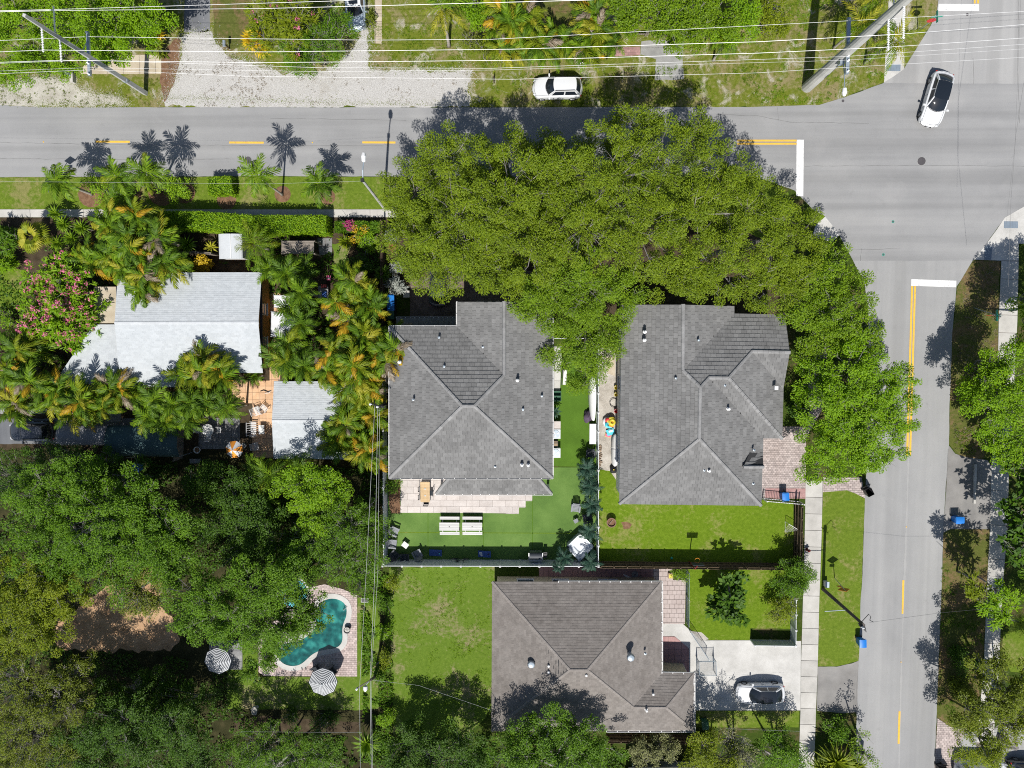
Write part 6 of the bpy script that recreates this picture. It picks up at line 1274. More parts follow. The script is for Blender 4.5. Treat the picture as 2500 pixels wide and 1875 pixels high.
    for sy in (-1, 1): MB().box(-.02 * L - .1, sy * (W / 2 - .005), b * .80, .16, .03, .03).box(-.24 * L, sy * (W / 2 - .008), b * .80, .16, .03, .03).build('door_handle', M['alloy'], t, kind='stuff')
    for k_, (a, b2, c2, d2) in enumerate(fl):
        o = Vector((0, -.012 if not k_ else .012, .004))
        for f0, f1 in ((.06, .47), (.52, .93)):
            lo = lambda f: a.lerp(d2, f); hi = lambda f: b2.lerp(c2, f)
            qd = [lo(f0).lerp(hi(f0), .14), lo(f1).lerp(hi(f1), .14), lo(f1).lerp(hi(f1), .86), lo(f0).lerp(hi(f0), .86)]
            MB().add([p + o for p in qd], [(0, 1, 2, 3) if not k_ else (3, 2, 1, 0)]).build('side_window', M['carglass'], t)
    for sx in (-.30, .305):
        for sy in (-1, 1):
            wq = thing_part('wheel', t, (sx * L, sy * (W / 2 - .11), .33)); R = Matrix.Rotation(math.pi / 2, 4, 'X')
            MB().lathe([(.2, -.11), (.31, -.11), (.335, -.07), (.335, .07), (.31, .11), (.2, .11)], 20, M=R, cap=False).build('tyre', M['rubber'], wq, smooth=30)
            rim = MB().lathe([(.21, -.085), (.21, .085)], 20, M=R)
            for k in range(5): a = k * 1.2566; rim.beam(Vector((0, sy * .09, 0)), Vector((math.cos(a) * .2, sy * .1, math.sin(a) * .2)), .05, .02)
            rim.build('rim', M['alloy'], wq)
    for sy in (-1, 1):
        x = L / 2 * .925; d = interp(S['deck'], .965)
        MB().add([Vector((x + .09, sy * W * .27, d * .93)), Vector((x - .02, sy * W * .385, d * .97)), Vector((x - .34, sy * W * .425, d * 1.10)), Vector((x - .12, sy * W * .31, d * 1.10))], [(0, 1, 2, 3) if sy > 0 else (3, 2, 1, 0)]).build('headlight', M['lamp_clear'], t).location.z = .035
        MB().box(-L / 2 * .895, sy * W * .35, .64, .10, W * .14, .13, rot=sy * .5).build('tail_light', M['lamp_red'], t)
        mr = MB(); mr.box(cw - .34, sy * (W / 2 + .08), b - .02, .13, .2, .13); mr.box(cw - .34, sy * (W / 2 - .03), b + .02, .07, .1, .05); mr.build('mirror', M[paint], t)
    MB().box(L / 2 - .05, 0, .42, .06, W * .3, .12).build('grille', M['black'], t)
    return t
def thing_part(name, parent, loc):
    o = bpy.data.objects.new(name, None); C.objects.link(o); o.parent = parent; o.location = loc; o.empty_display_size = .1; return o
def rails(t, L, W, z):
    for sy in (-1, 1): MB().tube([(.05 * L, sy * W * .31, z - .03), (.03 * L, sy * W * .315, z + .04), (-.32 * L, sy * W * .305, z + .02), (-.34 * L, sy * W * .3, z - .06)], .025, 5).build('roof_rail', M['black'], t)
c1 = car('white_sedan', 'white car with dark glass roof turning in the crossing', 2288, 241, (-118, 460), 4.9, 1.93, 1.45, 'carpaint_white', 'sedan', roofmat='carglass')
c2 = car('white_hatchback', 'white hatchback parked on the grass beside the oak shadow', 1361, 214, (-1, .01), 4.45, 1.84, 1.62, 'carpaint_white', 'hatch', z=.006); rails(c2, 4.45, 1.84, 1.62)
c3 = car('silver_car', 'silver blue car with pale roof nosing out on the gravel drive', 868, 14, (.03, 1), 4.3, 1.78, 1.5, 'carpaint_silver', 'hatch', roofmat='carpaint_white', z=.01)
MB().add([Vector((-.2, -.36, 1.49)), Vector((.25, -.36, 1.5)), Vector((.25, .36, 1.5)), Vector((-.2, .36, 1.49))], [(0, 1, 2, 3)]).build('sunroof', M['carglass'], c3).location.z = .055
c4 = car('white_sedan', 'white sedan parked on the pale concrete driveway', 1857, 1694, (-1, .02), 4.65, 1.82, 1.45, 'carpaint_white', 'sedan', roofmat='carglass')
c5 = car('dark_suv', 'dark grey car parked in the shade at the left edge', 78, 1053, (-1, .02), 4.35, 1.84, 1.7, 'carpaint_dark', 'hatch', z=.009); rails(c5, 4.35, 1.84, 1.7)
c6 = car('white_van', 'white van cut by the bottom edge under the yellow green tree', 2395, 1880, (1, .02), 4.9, 1.95, 1.75, 'carpaint_white', 'van', 'van')
c7 = car('dark_car', 'dark car at the bottom right corner', 2520, 1882, (1, .02), 4.4, 1.8, 1.5, 'carpaint_dark', 'sedan')
c8 = car('dark_car', 'dark car hidden under the oak on the shaded driveway', 1072, 690, (.05, -1), 4.5, 1.8, 1.5, 'carpaint_dark', 'sedan')
# ------------------------------------------------------------------ poles and wires
pP = [Wp(356, 228, 0), 15.0]
P1 = thing('concrete_pole', 'leaning looking concrete power pole at the top left with white insulators', 'power pole', Wp(356, 228, 0))
mb = MB(); n = 8
def taper(root, h, r0, r1, mat, sides=8): return MB().tube([(0, 0, 0), (0, 0, h)], [r0, r1], sides).build('shaft', M[mat], root)
taper(P1, 15.0, .26, .15, 'pole_conc', 4)
def insul(root, a, b, r=.09, name='insulator'):
    a, b = Vector(a), Vector(b); d = b - a; L = d.length; k = max(4, int(L / .11)); q = d.to_track_quat('Z', 'Y').to_matrix().to_4x4(); q.translation = a
    prof = [(.03, 0)]
    for i in range(k): z0 = L * (i + .3) / k; prof += [(.035, z0 - .02), (r, z0), (.035, z0 + .03)]
    MB().lathe(prof + [(.03, L)], 8, M=q).build(name, M['porcelain'], root)
insul(P1, (0, -.15, 13.3), (.0, -1.75, 13.25)); insul(P1, (0, -.15, 11.4), (0, -1.7, 11.35)); insul(P1, (0, .15, 11.9), (.05, 2.0, 12.0), .085)
MB().beam((0, 1.9, 8.05), (0, -1.45, 8.05), .2, .2).build('crossarm', M['galv'], P1)
for y in (1.75, .0, -.55, -1.35): insul(P1, (.02, y, 8.14), (.02, y, 8.4), .07)
MB().tube([(0, .15, 8.8), (0, 1.2, 8.15)], .03, 5).build('brace', M['galv'], P1); MB().lathe([(.19, 3.1), (.24, 3.1), (.24, 3.3), (.19, 3.3)], 8).build('band', M['galv'], P1)
P2 = thing('concrete_pole', 'huge tapered concrete power pole at the top right corner', 'power pole', Wp(1970, 213, 0)); taper(P2, 17.5, .48, .30, 'pole_conc', 12)
MB().beam((0, 2.5, 7.6), (0, -1.7, 7.6), .26, .24).build('crossarm', M['galv'], P2)
for y in (2.3, .7, -.4, -.75, -1.55): insul(P2, (0, y, 7.7), (0, y, 7.95), .075)
insul(P2, (0, -.3, 13.6), (.1, -2.35, 13.5), .1); insul(P2, (0, -.3, 15.5), (.1, -2.35, 15.4), .1); insul(P2, (0, .3, 14.2), (0, 1.4, 14.2), .1)
MB().box(-.12, -.55, 6.6, .35, .3, .45).build('lamp_box', M['galv'], P2); MB().tube([(0, -.45, 6.9), (.05, -1.6, 7.1), (.08, -2.6, 7.15)], .035, 6).build('lamp_arm', M['galv'], P2)
la = MB().lathe([(.05, 0), (.16, .05), (.2, .35), (.13, .6), (.04, .66)], 10, M=Matrix.Translation((.09, -2.55, 7.12)) @ Matrix.Rotation(math.pi / 2 + .05, 4, 'X')).build('lamp_head', M['white'], P2)
P3 = thing('wooden_pole', 'dark wooden utility pole beside the side road leaning to the kerb', 'power pole', Wp(2009, 1438, 0)); q = Wp(2108, 1525, 8.4) - Wp(2009, 1438, 0)
MB().tube([(0, 0, 0), q], [.17, .12], 8).build('shaft', M['pole_wood'], P3)
mb = MB()
for k in range(4): mb.tube([q + Vector((-.35 + .12 * k, .05 - .3 * k * .4, -.25)), q + Vector((-.15 + .15 * k, -.2 - .15 * k, -.1)), q + Vector((.1 * k, -.55 + .08 * k, -.35))], .03, 5)
mb.tube([q + Vector((0, .1, -.3)), q + Vector((.55, .75, -.3)), q + Vector((.75, .5, -.35)), q + Vector((.7, .2, -.4)), q + Vector((1.0, .05, -.4))], .03, 5)
mb.box(q.x + .02, q.y - .15, q.z - .5, .3, .3, .45); mb.build('fittings', M['black'], P3); insul(P3, q + Vector((-.1, -.2, 0)), q + Vector((-.1, -.2, .3)), .07)
MB().tube([q * .62, q * .62 + Vector((-1.9, -.1, .1))], .035, 5).build('arm', M['galv'], P3)
SL_ = thing('street_lamp', 'slim street lamp pole west of the oak, white lamp head over the road', 'street lamp', Wp(938, 508, 0)); z = 8.5
q = Wp(885, 440, z) - Wp(938, 508, 0); MB().tube([(0, 0, 0), q], [.14, .10], 8).build('pole', M['pole_conc'], SL_)
q2 = Wp(888, 393, z + .3) - Wp(938, 508, 0); MB().tube([q + Vector((0, 0, -.15)), q.lerp(q2, .5) + Vector((0, 0, .15)), q2], .05, 6).build('arm', M['galv'], SL_)
MB().lathe([(.05, 0), (.17, .1), (.2, .45), (.12, .72), (.03, .78)], 10, M=Matrix.Translation(q2 + Vector((0, -.1, 0))) @ Matrix.Rotation(-math.pi / 2, 4, 'X')).build('lamp_head', M['white'], SL_)
MB().box(q.x, q.y, q.z - .1, .25, .25, .25).build('cap', M['black'], SL_)
A1p = thing('alley_pole', 'thin alley pole beside the grey house with a tangle of wires', 'power pole', Wp(950, 985, 0)); q = Wp(922, 993, 7.5) - Wp(950, 985, 0)
MB().tube([(0, 0, 0), q], [.15, .11], 8).build('shaft', M['pole_wood'], A1p); mb = MB()
mb.beam(q + Vector((-.65, .2, -.3)), q + Vector((.5, -.1, -.3)), .1, .1)
for k in range(5): mb.tube([q + Vector((-.6 + .25 * k, .1, -.2)), q + Vector((-.3 + .2 * k, .5 - .2 * k, .05)), q + Vector((.1 * k, -.6 + .12 * k, -.3))], .018, 4)
mb.build('fittings', M['black'], A1p); insul(A1p, q + Vector((-.6, .2, -.2)), q + Vector((-.6, .2, .15))); insul(A1p, q + Vector((0, 0, 0)), q + Vector((0, 0, .3)))
A2p = thing('alley_pole', 'thin pole with a white lamp beside the pool lawn', 'power pole', Wp(916, 1652, 0)); q = Wp(905, 1660, 7.2) - Wp(916, 1652, 0)
MB().tube([(0, 0, 0), q], [.14, .10], 8).build('shaft', M['pole_wood'], A2p); k_ = Wp(892, 1674, 7) - Wp(916, 1652, 0); MB().tube([q + Vector((0, 0, -.3)), k_], .03, 5).build('arm', M['galv'], A2p)
MB().lathe([(.04, 0), (.18, .06), (.2, .3), (.06, .5)], 10, M=Matrix.Translation(k_) @ Matrix.Rotation(1.5, 4, 'X')).build('lamp_head', M['white'], A2p); e = Wp(872, 1680, 7) - Wp(916, 1652, 0); MB().beam(q, e, .08, .08).build('crossarm', M['pole_wood'], A2p); insul(A2p, e, e + Vector((0, 0, .3)))
def wire(label, pts, r=.022, mat='wire', sag=.0, group=None):
    P = [TW(*p) for p in pts]; out = []
    for a, b in zip(P, P[1:]):
        for i in range(8): f = i / 8; q = a.lerp(b, f); q.z -= sag * 4 * f * (1 - f); out.append(q)
    out.append(P[-1]); o = MB().tube(out, r * .56, 4).build('power_line', M[mat]); return tag(o, label, 'power line', group)
WG = 'overhead wires along the north verge'
wire('topmost overhead wire leaving the picture at the top', (('P', -700, 42, 15.2), ('A1', 400, 78, 12.2), ('A2', 800, 5, 14.5), ('P', 1500, -60, 15.6)), .03, group=WG)
wire('second overhead wire from the top crossing the silver car', (('P', -700, 45, 15.2), ('A1', 400, 86, 12.2), ('A1', 2157, 68, 14), ('A2', 900, 50, 14.2), ('A3', 790, 0, 15), ('P', 2202, -60, 15.4)), .03, group=WG)
wire('overhead wire passing the upper end of both crossarms', (('P', -700, 130, 8.4), ('A1', 700, 297, 8.4), ('A2', 1000, 325, 7.7), ('A3', 0, 318, 7.8), ('A4', 700, 170, 7.95), ('P', 3200, -10, 8.4)), .024, group=WG)
wire('overhead wire hung from the upper white insulator of the left pole', (('P', -700, 155, 13.2), ('A1', 355, 405, 13.2), ('A1', 2157, 420, 12.6), ('A2', 2157, 398, 12.8), ('A3', 2157, 338, 14), ('A4', 1172, 275, 15.4), ('P', 3200, 5, 15.5)), .03, group=WG)
wire('overhead wire hung from the lower white insulator of the left pole', (('P', -700, 175, 11.3), ('A1', 495, 488, 11.3), ('A1', 2157, 507, 11), ('A2', 2157, 488, 11.2), ('A3', 2157, 430, 12.6), ('A4', 1048, 382, 13.5), ('P', 3200, 45, 13.6)), .03, group=WG)
wire('overhead wire at the middle of both crossarms', (('P', -700, 180, 8.3), ('A1', 700, 487, 8.3), ('A2', 600, 548, 7.7), ('A3', 0, 553, 7.7), ('A4', 700, 458, 7.9), ('P', 3200, 60, 8.2)), .02, group=WG)
wire('thin overhead wire just below the middle one', (('P', -700, 200, 8.2), ('A1', 710, 548, 8.2), ('A2', 600, 580, 7.6), ('A3', 0, 567, 7.6), ('A4', 690, 488, 7.8), ('P', 3200, 75, 8)), .015, group=WG)
wire('lowest overhead wire passing over the white hatchback', (('P', -700, 210, 8.2), ('A1', 735, 565, 8.2), ('A2', 0, 617, 7.5), ('A2', 2157, 642, 7.4), ('A3', 2157, 590, 7.6), ('A4', 720, 545, 7.85), ('P', 3200, 100, 8)), .02, group=WG)
wire('dark vertical cable near the right edge above the crossing', (('P', 2560, -200, 8), ('P', 2480, 330, 8), ('P', 2468, 490, 7.5), ('P', 2462, 700, 6)), .015, 'wire_dark')
wire('second dark vertical cable at the right edge above the crossing', (('P', 2500, -200, 8), ('P', 2478, 350, 8), ('P', 2455, 560, 7)), .01, 'wire_dark')
wire('dark service cable from the wooden pole across the side road', (('D4', 905, 480, 8), ('D4', 1480, 402, 6.6), ('D4', 2157, 340, 6)), .016, 'wire_dark')
wire('thin wire along the verge palms to the street lamp', (('P', -300, 440, 8.3), ('A1', 2157, 1490, 8), ('A2', 940, 1467, 8.4)), .008)
AW = 'alley wires'
wire('left alley wire running down past the pool', (('C2', 1045, 305, 7.4), ('C2', 975, 1659, 7), ('D2', 922, 1020, 7.2), ('D2', 930, 1900, 7)), .018, group=AW)
wire('middle alley wire running down past the pool', (('C2', 1070, 320, 7.3), ('C2', 1045, 1659, 7), ('D2', 1008, 960, 7.1), ('D2', 1020, 1900, 7)), .022, group=AW)
wire('right alley wire running down past the pool', (('C2', 1085, 320, 7.1), ('C2', 1070, 1659, 6.8), ('D2', 1015, 940, 6.9), ('D2', 1032, 1900, 7)), .016, group=AW)
wire('service wire from the alley to the brown house mast', (('D2', 1010, 945, 6.9), ('D2', 1400, 990, 5), ('D2', 1985, 1190, 3.9)), .012)
wire('thin wire crossing the lower shaded yard', (('D1', 1950, 1365, 5), ('D2', 940, 1372, 6.8)), .01)
wire('thin wire over the dark garden at the bottom right', (('D3', 1900, 1340, 4), ('D4', 340, 1362, 4.5)), .01)
# ------------------------------------------------------------------ street signs, hydrant, boxes
def signpost(name, label, base, top, zt, build):
    b = Wp(*tp(*base)); t = thing(name, label, 'street sign', b); q = TW(*top, zt) - b
    MB().tube([(0, 0, 0), q], .035, 6).build('post', M['galv'], t); build(t, q); return t
def blades(t, q):
    for a in (0, math.pi / 2): MB().box(q.x, q.y, q.z - .1, .95, .03, .24, rot=a + .05).build('street_name_blade', M['sign_green'], t)
    m = MB(); R = Matrix.Translation(q + Vector((0, .04, -.75))) @ Matrix.Rotation(math.pi / 2, 4, 'X'); m.lathe([(.38, 0), (.38, .02)], 8, M=R); m.build('stop_sign', M['red'], t)
signpost('street_sign', 'green street name sign leaning at the top of the crossing', ('A4', 1297, 252), ('A4', 1452, 135), 3.4, blades)
signpost('street_sign', 'green street name sign on the leafy verge by the right sidewalk', ('B4', 1750, 1000), ('B4', 1936, 1062), 3.3, blades)
def flat_sign(t, q, mat='galv'):
    R = Matrix.Translation(q + Vector((0, .0, -.35))) @ Matrix.Rotation(.1, 4, 'Z') @ Matrix.Rotation(math.pi / 4, 4, 'Y'); MB().box(0, 0, -.38, .76, .02, .76, M=R).build('sign_plate', M[mat], t); MB().box(q.x, q.y, q.z - 1.3, .45, .02, .35).build('small_plate', M[mat], t)
signpost('warning_sign', 'thin metal sign seen edge on beside the leftmost verge palm', ('A1', 388, 1555), ('A1', 383, 1400), 2.8, flat_sign) if 0 else None
signpost('warning_sign', 'thin metal sign seen edge on beside the leftmost verge palm', ('A1', 391, 1556), ('A1', 378, 1400), 3.0, flat_sign)
signpost('warning_sign', 'orange warning sign on a leaning post beside the side road', ('D4', 622, 118), ('D4', 712, 225), 3.0, lambda t, q: flat_sign(t, q, 'sign_orange'))
p = TW('D4', 543, 158); t = thing('utility_box', 'grey utility box beside the wooden pole shadow', 'utility box', p); MB().box(0, 0, .0, .3, .5, .5).build('body', M['light_resin'], t); MB().box(0, 0, .5, .34, .54, .06).build('lid', M['galv'], t)
p = TW('C4', 395, 1462); t = thing('fire_hydrant', 'dark red hydrant against the brown fence by the sidewalk', 'hydrant', p); MB().lathe([(.14, 0), (.14, .08), (.1, .1), (.1, .5), (.13, .52), (.1, .66), (.03, .74)], 12).build('body', M['dkred'], t, smooth=40); MB().tube([(-.2, 0, .42), (.2, 0, .42)], .055, 8).build('outlet', M['dkred'], t)
p = TW('A1', 1860, 395); t = thing('mailbox', 'grey mailbox on a post at the lawn corner by the gravel drive', 'mailbox', p); MB().box(0, 0, 0, .1, .1, 1.0).build('post', M['wood_brown'], t); MB().tube([(0, -.25, 1.12), (0, .25, 1.12)], .13, 10).build('box', M['galv'], t)
p = TW('A1', 570, 600); t = thing('electric_box', 'grey electric cabinet in shade behind the sandy drive', 'cabinet', p); MB().box(0, 0, 0, .7, .5, 1.1).build('body', M['galv'], t); MB().box(0, 0, 1.1, .76, .56, .05).build('lid', M['galv'], t); MB().box(.36, .1, .3, .02, .05, .3).build('handle', M['black'], t)
p = TW('A1', 603, 640); tag(MB().box(p.x, p.y, 0, .25, .8, .45).build('low_wall', M['concrete']), 'short pale block wall end at the sandy drive', 'wall')
q = [TW('A2', 2012, 545, 0), TW('A2', 2008, 688, 0)]; t = thing('wooden_post', 'thin dark post on the grass left of the white hatchback', 'post', TW('A2', 2012, 672)); MB().tube([(0, 0, 0), (0, 0, 1.5)], .05, 6).build('shaft', M['wood_brown'], t); MB().lathe([(.07, 1.5), (.03, 1.56)], 6).build('cap', M['wood_brown'], t)
q = TW('A3', 735, 530); t = thing('yard_sign', 'small white yard sign by the orange palms above the white hatchback', 'sign', q); MB().box(0, 0, .3, .5, .02, .4).build('panel', M['white'], t); MB().box(-.2, 0, 0, .02, .02, .3).box(.2, 0, 0, .02, .02, .3).build('stake', M['galv'], t, kind='stuff')
g_ = [TW('A3', x, y) for x, y in ((1085, 300), (1245, 290), (1265, 280), (1425, 305))]
t = thing('timber_gate', 'low grey timber gate with vertical slats below the olive tree', 'gate', g_[0])
for a, b in ((g_[0], g_[1]), (g_[2], g_[3])):
    k = 9
    for i in range(k):
        q = a.lerp(b, (i + .5) / k); MB().beam(q + Vector((0, .1, .05)), q + Vector((-.05, -.35, 1.15)), .16, .03).build('slat', M['wood_grey'], t, True)
    MB().beam(a + Vector((0, -.2, .9)), b + Vector((0, -.2, .9)), .06, .1).build('rail', M['wood_grey'], t, True)
for q in (g_[1], g_[2]): MB().box(q.x, q.y, 0, .14, .14, 1.4).build('post', M['wood_grey'], t, True)
p = TW('A3', 1280, 255, 0); 
# ------------------------------------------------------------------ wheelie bins
def bin_proto(name, label, p, mat, rz=0, open_=False, group=None):
    t = thing(name, label, 'bin', p, rz, group); w0, w1, d0, d1, h = .23, .29, .25, .34, .95
    V = [(-w0, -d0, .08), (w0, -d0, .08), (w0, d0, .08), (-w0, d0, .08), (-w1, -d1, h), (w1, -d1, h), (w1, d1, h), (-w1, d1, h)]
    MB().add(V, [(3, 2, 1, 0), (0, 1, 5, 4), (1, 2, 6, 5), (2, 3, 7, 6), (3, 0, 4, 7)] + ([] if open_ else [(4, 5, 6, 7)])).build('body', M[mat], t)
    mb = MB(); rows = [[Vector((x, y, h + .02 + .07 * (1 - (x / .32) ** 2) * (1 - .3 * (y / .38) ** 2))) for x in (-.32, -.2, 0, .2, .32)] for y in (-.38, -.2, 0, .2, .37)]
    mb.grid(rows); mb.box(0, 0, h - .01, .63, .74, .03); l = mb.build('lid', M[mat if not open_ else 'black'], t, smooth=30)
    if open_: l.rotation_euler = (-2.0, 0, 0); l.location = (0, -.2, 1.35)
    MB().tube([(-.26, .42, h - .03), (.26, .42, h - .03)], .02, 6).build('handle', M[mat], t)
    for s in (-1, 1): MB().tube([(s * .26 - .03, .27, .11), (s * .26 + .03, .27, .11)], .11, 10).build('wheel', M['rubber'], t)
    return t
bb = bin_proto('blue_bin', 'bright blue bin inside the gate of the brick driveway', TW('C4', 195, 1022), 'blue_bin', .05); bb['group'] = 'blue bins'
for a, l, r in (((('C4', 1585, 1208)), 'blue bin in tree shade at the right edge of the side road', 1.6), (('D4', 812, 615), 'bright blue bin on the lawn strip at the kerb', .05), (('C1', 1147, 790), 'blue bin in deep shade below the dark green carport', 0), (('B2', 1190, 995), 'blue bin in the shade by the grey house wall', 0), (('B2', 1190, 938), 'second blue bin in the shade above the first by the grey house', 0)): dup(bb, TW(*a), r, l)
gb = bin_proto('green_bin', 'green bin by the garage corner of the brown house', TW('D3', 1712, 1270), 'green_bin', .1); gb['group'] = 'green bins'; dup(gb, TW('B2', 1190, 1062), 0, 'dark green bin in the shade below the two blue bins')
kb = bin_proto('black_bin', 'black open bin at the kerb by the brick apron', TW('C4', 868, 985), 'black', .5, True); kb['group'] = 'black bins'; dup(kb, TW('D4', 1455, 1640), .1, 'black bin at the bottom edge right of the side road')
dup(kb, TW('D4', 1490, 1665), .6, 'second black bin at the bottom edge next to the van')
# ------------------------------------------------------------------ fences
def vinyl_fence(label, a, b, h=1.83, step=1.78, slats=True):
    a, b = Vector(a), Vector(b); a.z = b.z = 0; t = thing('vinyl_fence', label, 'fence', a); d = b - a; L = d.length; k = max(1, round(L / step)); d.normalize(); s = L / k; ang = math.atan2(d.y, d.x)
    pm = MB(); nb = 10
    for i in range(nb): pm.box(.07 + (s - .14) * (i + .5) / nb, 0, .1, (s - .14) / nb - .001, .03, h - .22)
    pm.box(s / 2, 0, h - .12, s - .1, .05, .12); pm.box(s / 2, 0, .05, s - .1, .05, .12); pm = pm.mesh('panel', M['vinyl'])
    po = MB().box(0, 0, 0, .13, .13, h + .04).mesh('post', M['vinyl']); ca = MB().box(0, 0, h + .04, .17, .17, .03).add([(-.085, -.085, h + .07), (.085, -.085, h + .07), (.085, .085, h + .07), (-.085, .085, h + .07), (0, 0, h + .14)], [(0, 1, 4), (1, 2, 4), (2, 3, 4), (3, 0, 4)]).mesh('cap', M['white'])
    for i in range(k + 1):
        q = d * s * i; o = put(po, 'post', t); o.location = q; o.rotation_euler.z = ang; put(ca, 'cap', o)
        if i < k: o = put(pm, 'panel', t); o.location = q; o.rotation_euler.z = ang
    return t
def wood_fence(label, a, b, h=1.75, step=1.2, rails=3, mat='wood_brown'):
    a, b = Vector(a), Vector(b); a.z = b.z = 0; t = thing('wooden_fence', label, 'fence', a); d = b - a; L = d.length; k = max(1, round(L / step)); d.normalize(); s = L / k; ang = math.atan2(d.y, d.x); nr = Vector((-d.y, d.x, 0))
    po = MB().box(0, 0, 0, .1, .1, h + .05).mesh('post', M[mat]); ra = MB().box(s / 2, .06, 0, s, .05, .1).mesh('rail', M[mat]); bo = MB(); nb = int(L / .15)
    for i in range(k + 1):
        o = put(po, 'post', t); o.location = d * s * i; o.rotation_euler.z = ang
        if i < k:
            for j in range(rails): o = put(ra, 'rail', t); o.location = d * s * i + Vector((0, 0, .25 + j * (h - .45) / (rails - 1))); o.rotation_euler.z = ang
    for i in range(nb): q = d * L * (i + .5) / nb - nr * .06; bo.box(q.x, q.y, .03, .1485, .022, h + rnd.uniform(-.02, .02), ang)
    bo.build('board', M[mat], t, kind='stuff'); return t
def chain_fence(label, pts, h=1.2, gate=()):
    P = [Vector(p) for p in pts]; t = thing('chain_link_fence', label, 'fence', P[0]); o = P[0]; wm = MB(); tr = MB()
    for i, (a, b) in enumerate(zip(P, P[1:])):
        L = (b - a).length; d = (b - a) / L; k = max(1, round(L / 2.2))
        for j in range(k + 1): q = a + d * L * j / k - o; MB().tube([q, q + Vector((0, 0, h + .05))], .03, 6).build('post', M['galv'], t)
        MB().tube([a - o + Vector((0, 0, h)), b - o + Vector((0, 0, h))], .022, 6).build('top_rail', M['galv'], t)
        m = int((L + h) / .11)
        for j in range(m):
            for sg in (0, 1):
                x0, x1 = j * .11 - h, j * .11; z0, z1 = 0, h
                if sg: z0, z1 = h, 0
                c0, c1 = max(0, x0), min(L, x1)
                if c1 - c0 < .02: continue
                f = lambda x: z0 + (z1 - z0) * (x - x0) / (x1 - x0)
                wm.tube([a + d * c0 - o + Vector((0, 0, f(c0))), a + d * c1 - o + Vector((0, 0, f(c1)))], .004, 3, cap=False)
    wm.build('wire_mesh', M['galv'], t, kind='stuff'); return t
vinyl_fence('long white vinyl fence along the bottom of the artificial turf', Wp(944, 1366), Wp(1456, 1367))
vinyl_fence('white vinyl fence between the turf yard and the sandy side yard', Wp(1456, 1363), Wp(1456, 818))
vinyl_fence('white vinyl fence in the alley left of the grey tiled house', Wp(946, 1360), Wp(944, 860))
vinyl_fence('short white vinyl fence under the oak between the two grey houses', Wp(1348, 826), Wp(1454, 826))
vinyl_fence('white vinyl fence along the sidewalk by the small front lawn', TW('D4', 268, 250), TW('D4', 265, 618), 1.3, 1.6)
vinyl_fence('white vinyl fence along the pale driveway', TW('D4', 262, 622), TW('D3', 2098, 618), 1.3, 1.6)
wood_fence('dark brown wooden fence between the back lawn and the front walk', TW('C3', 868, 1560), TW('C4', 290, 1575))
wood_fence('dark brown wooden fence along the sidewalk beside the back lawn', TW('C4', 292, 1572), TW('C4', 300, 1085))
wood_fence('dark wooden fence below the garage of the brown house', TW('D3', 930, 1375), TW('D3', 1745, 1385), 1.5)
wood_fence('grey wooden fence below the clipped hedge', TW('B1', 1480, 560), TW('B1', 1770, 575), 1.6, 1.2, 3, 'wood_grey')
wood_fence('wooden slat screen at the right end of the green carport', TW('C1', 1480, 720), TW('C1', 1490, 480), 1.7, 1.0, 3, 'wood_grey')
wood_fence('old brown fence between the garden and the oak yard', Wp(938, 545), Wp(940, 830), 1.5)
chain_fence('chain link fence beside the brick walk of the brown house', [TW('D3', 1578, 45), TW('D3', 1575, 470)])
chain_fence('diagonal chain link fence across the pale driveway corner', [TW('D3', 1590, 520), TW('D3', 1735, 735)])
t = chain_fence('chain link gate standing open at the red courtyard', [TW('D3', 1655, 750), TW('D3', 1790, 748), TW('D3', 1795, 860), TW('D3', 1660, 862), TW('D3', 1655, 750)])
a, b = TW('C4', 35, 1050), TW('C4', 330, 1075); t = thing('picket_gate', 'white railed gate across the brick driveway beside the blue bin', 'gate', a); d = b - a
for i in range(23): q = d * (i + .5) / 23; MB().box(q.x, q.y, .05, .03, .03, 1.2).build('bar', M['blackmetal'], t)
for z in (.12, 1.2): MB().beam(Vector((0, 0, z)), d + Vector((0, 0, z)), .05, .05).build('rail', M['white'], t)
for i in (0, 1): q = d * i; MB().box(q.x, q.y, 0, .09, .09, 1.35).build('post', M['white'], t)
# ------------------------------------------------------------------ turf yard furniture
def planks(root, name, n, L, wd, gap, z, th, mat, y0=0, x=0, rot=0):
    m = MB().box(0, 0, 0, L, wd, th).mesh(name, M[mat])
    for i in range(n): o = put(m, name, root); o.location = (x, y0 + (i - (n - 1) / 2) * (wd + gap), z)
def picnic(label, p):
    t = thing('picnic_table', label, 'picnic table', p, 0, 'white picnic tables')
    planks(t, 'table_plank', 5, 1.83, .14, .012, .72, .04, 'wood_white'); planks(t, 'bench_plank', 2, 1.83, .13, .012, .43, .04, 'wood_white', .72); planks(t, 'bench_plank', 2, 1.83, .13, .012, .43, .04, 'wood_white', -.72)
    for x in (-.65, .65):
        MB().beam((x, -.8, .40), (x, .8, .40), .05, .1).build('cross_beam', M['wood_white'], t)
        for s in (-1, 1): MB().beam((x, s * .62, 0), (x, s * .2, .72), .05, .1).build('leg', M['wood_white'], t)
    MB().lathe([(.05, .76), (.05, .766)], 12).build('umbrella_hole', M['black'], t); return t
picnic('left white picnic table on the artificial turf', TW('C2', 1656, 1262)); picnic('right white picnic table on the artificial turf', TW('C2', 1839, 1262))
p = TW('C2', 1462, 985); t = thing('dining_table', 'tan slatted dining table on the pale patio', 'table', p, 0)
planks(t, 'slat', 21, .86, .082, .008, .73, .03, 'wood_tan')
for x in (-.38, .38):
    for y in (-.85, .85): MB().box(x, y, 0, .06, .06, .73).build('leg', M['blackmetal'], t)
for y in (-.32, .32): MB().lathe([(.05, .76), (.065, .79), (.03, .80)], 10, 0, y).build('cup_hole', M['galv'], t)
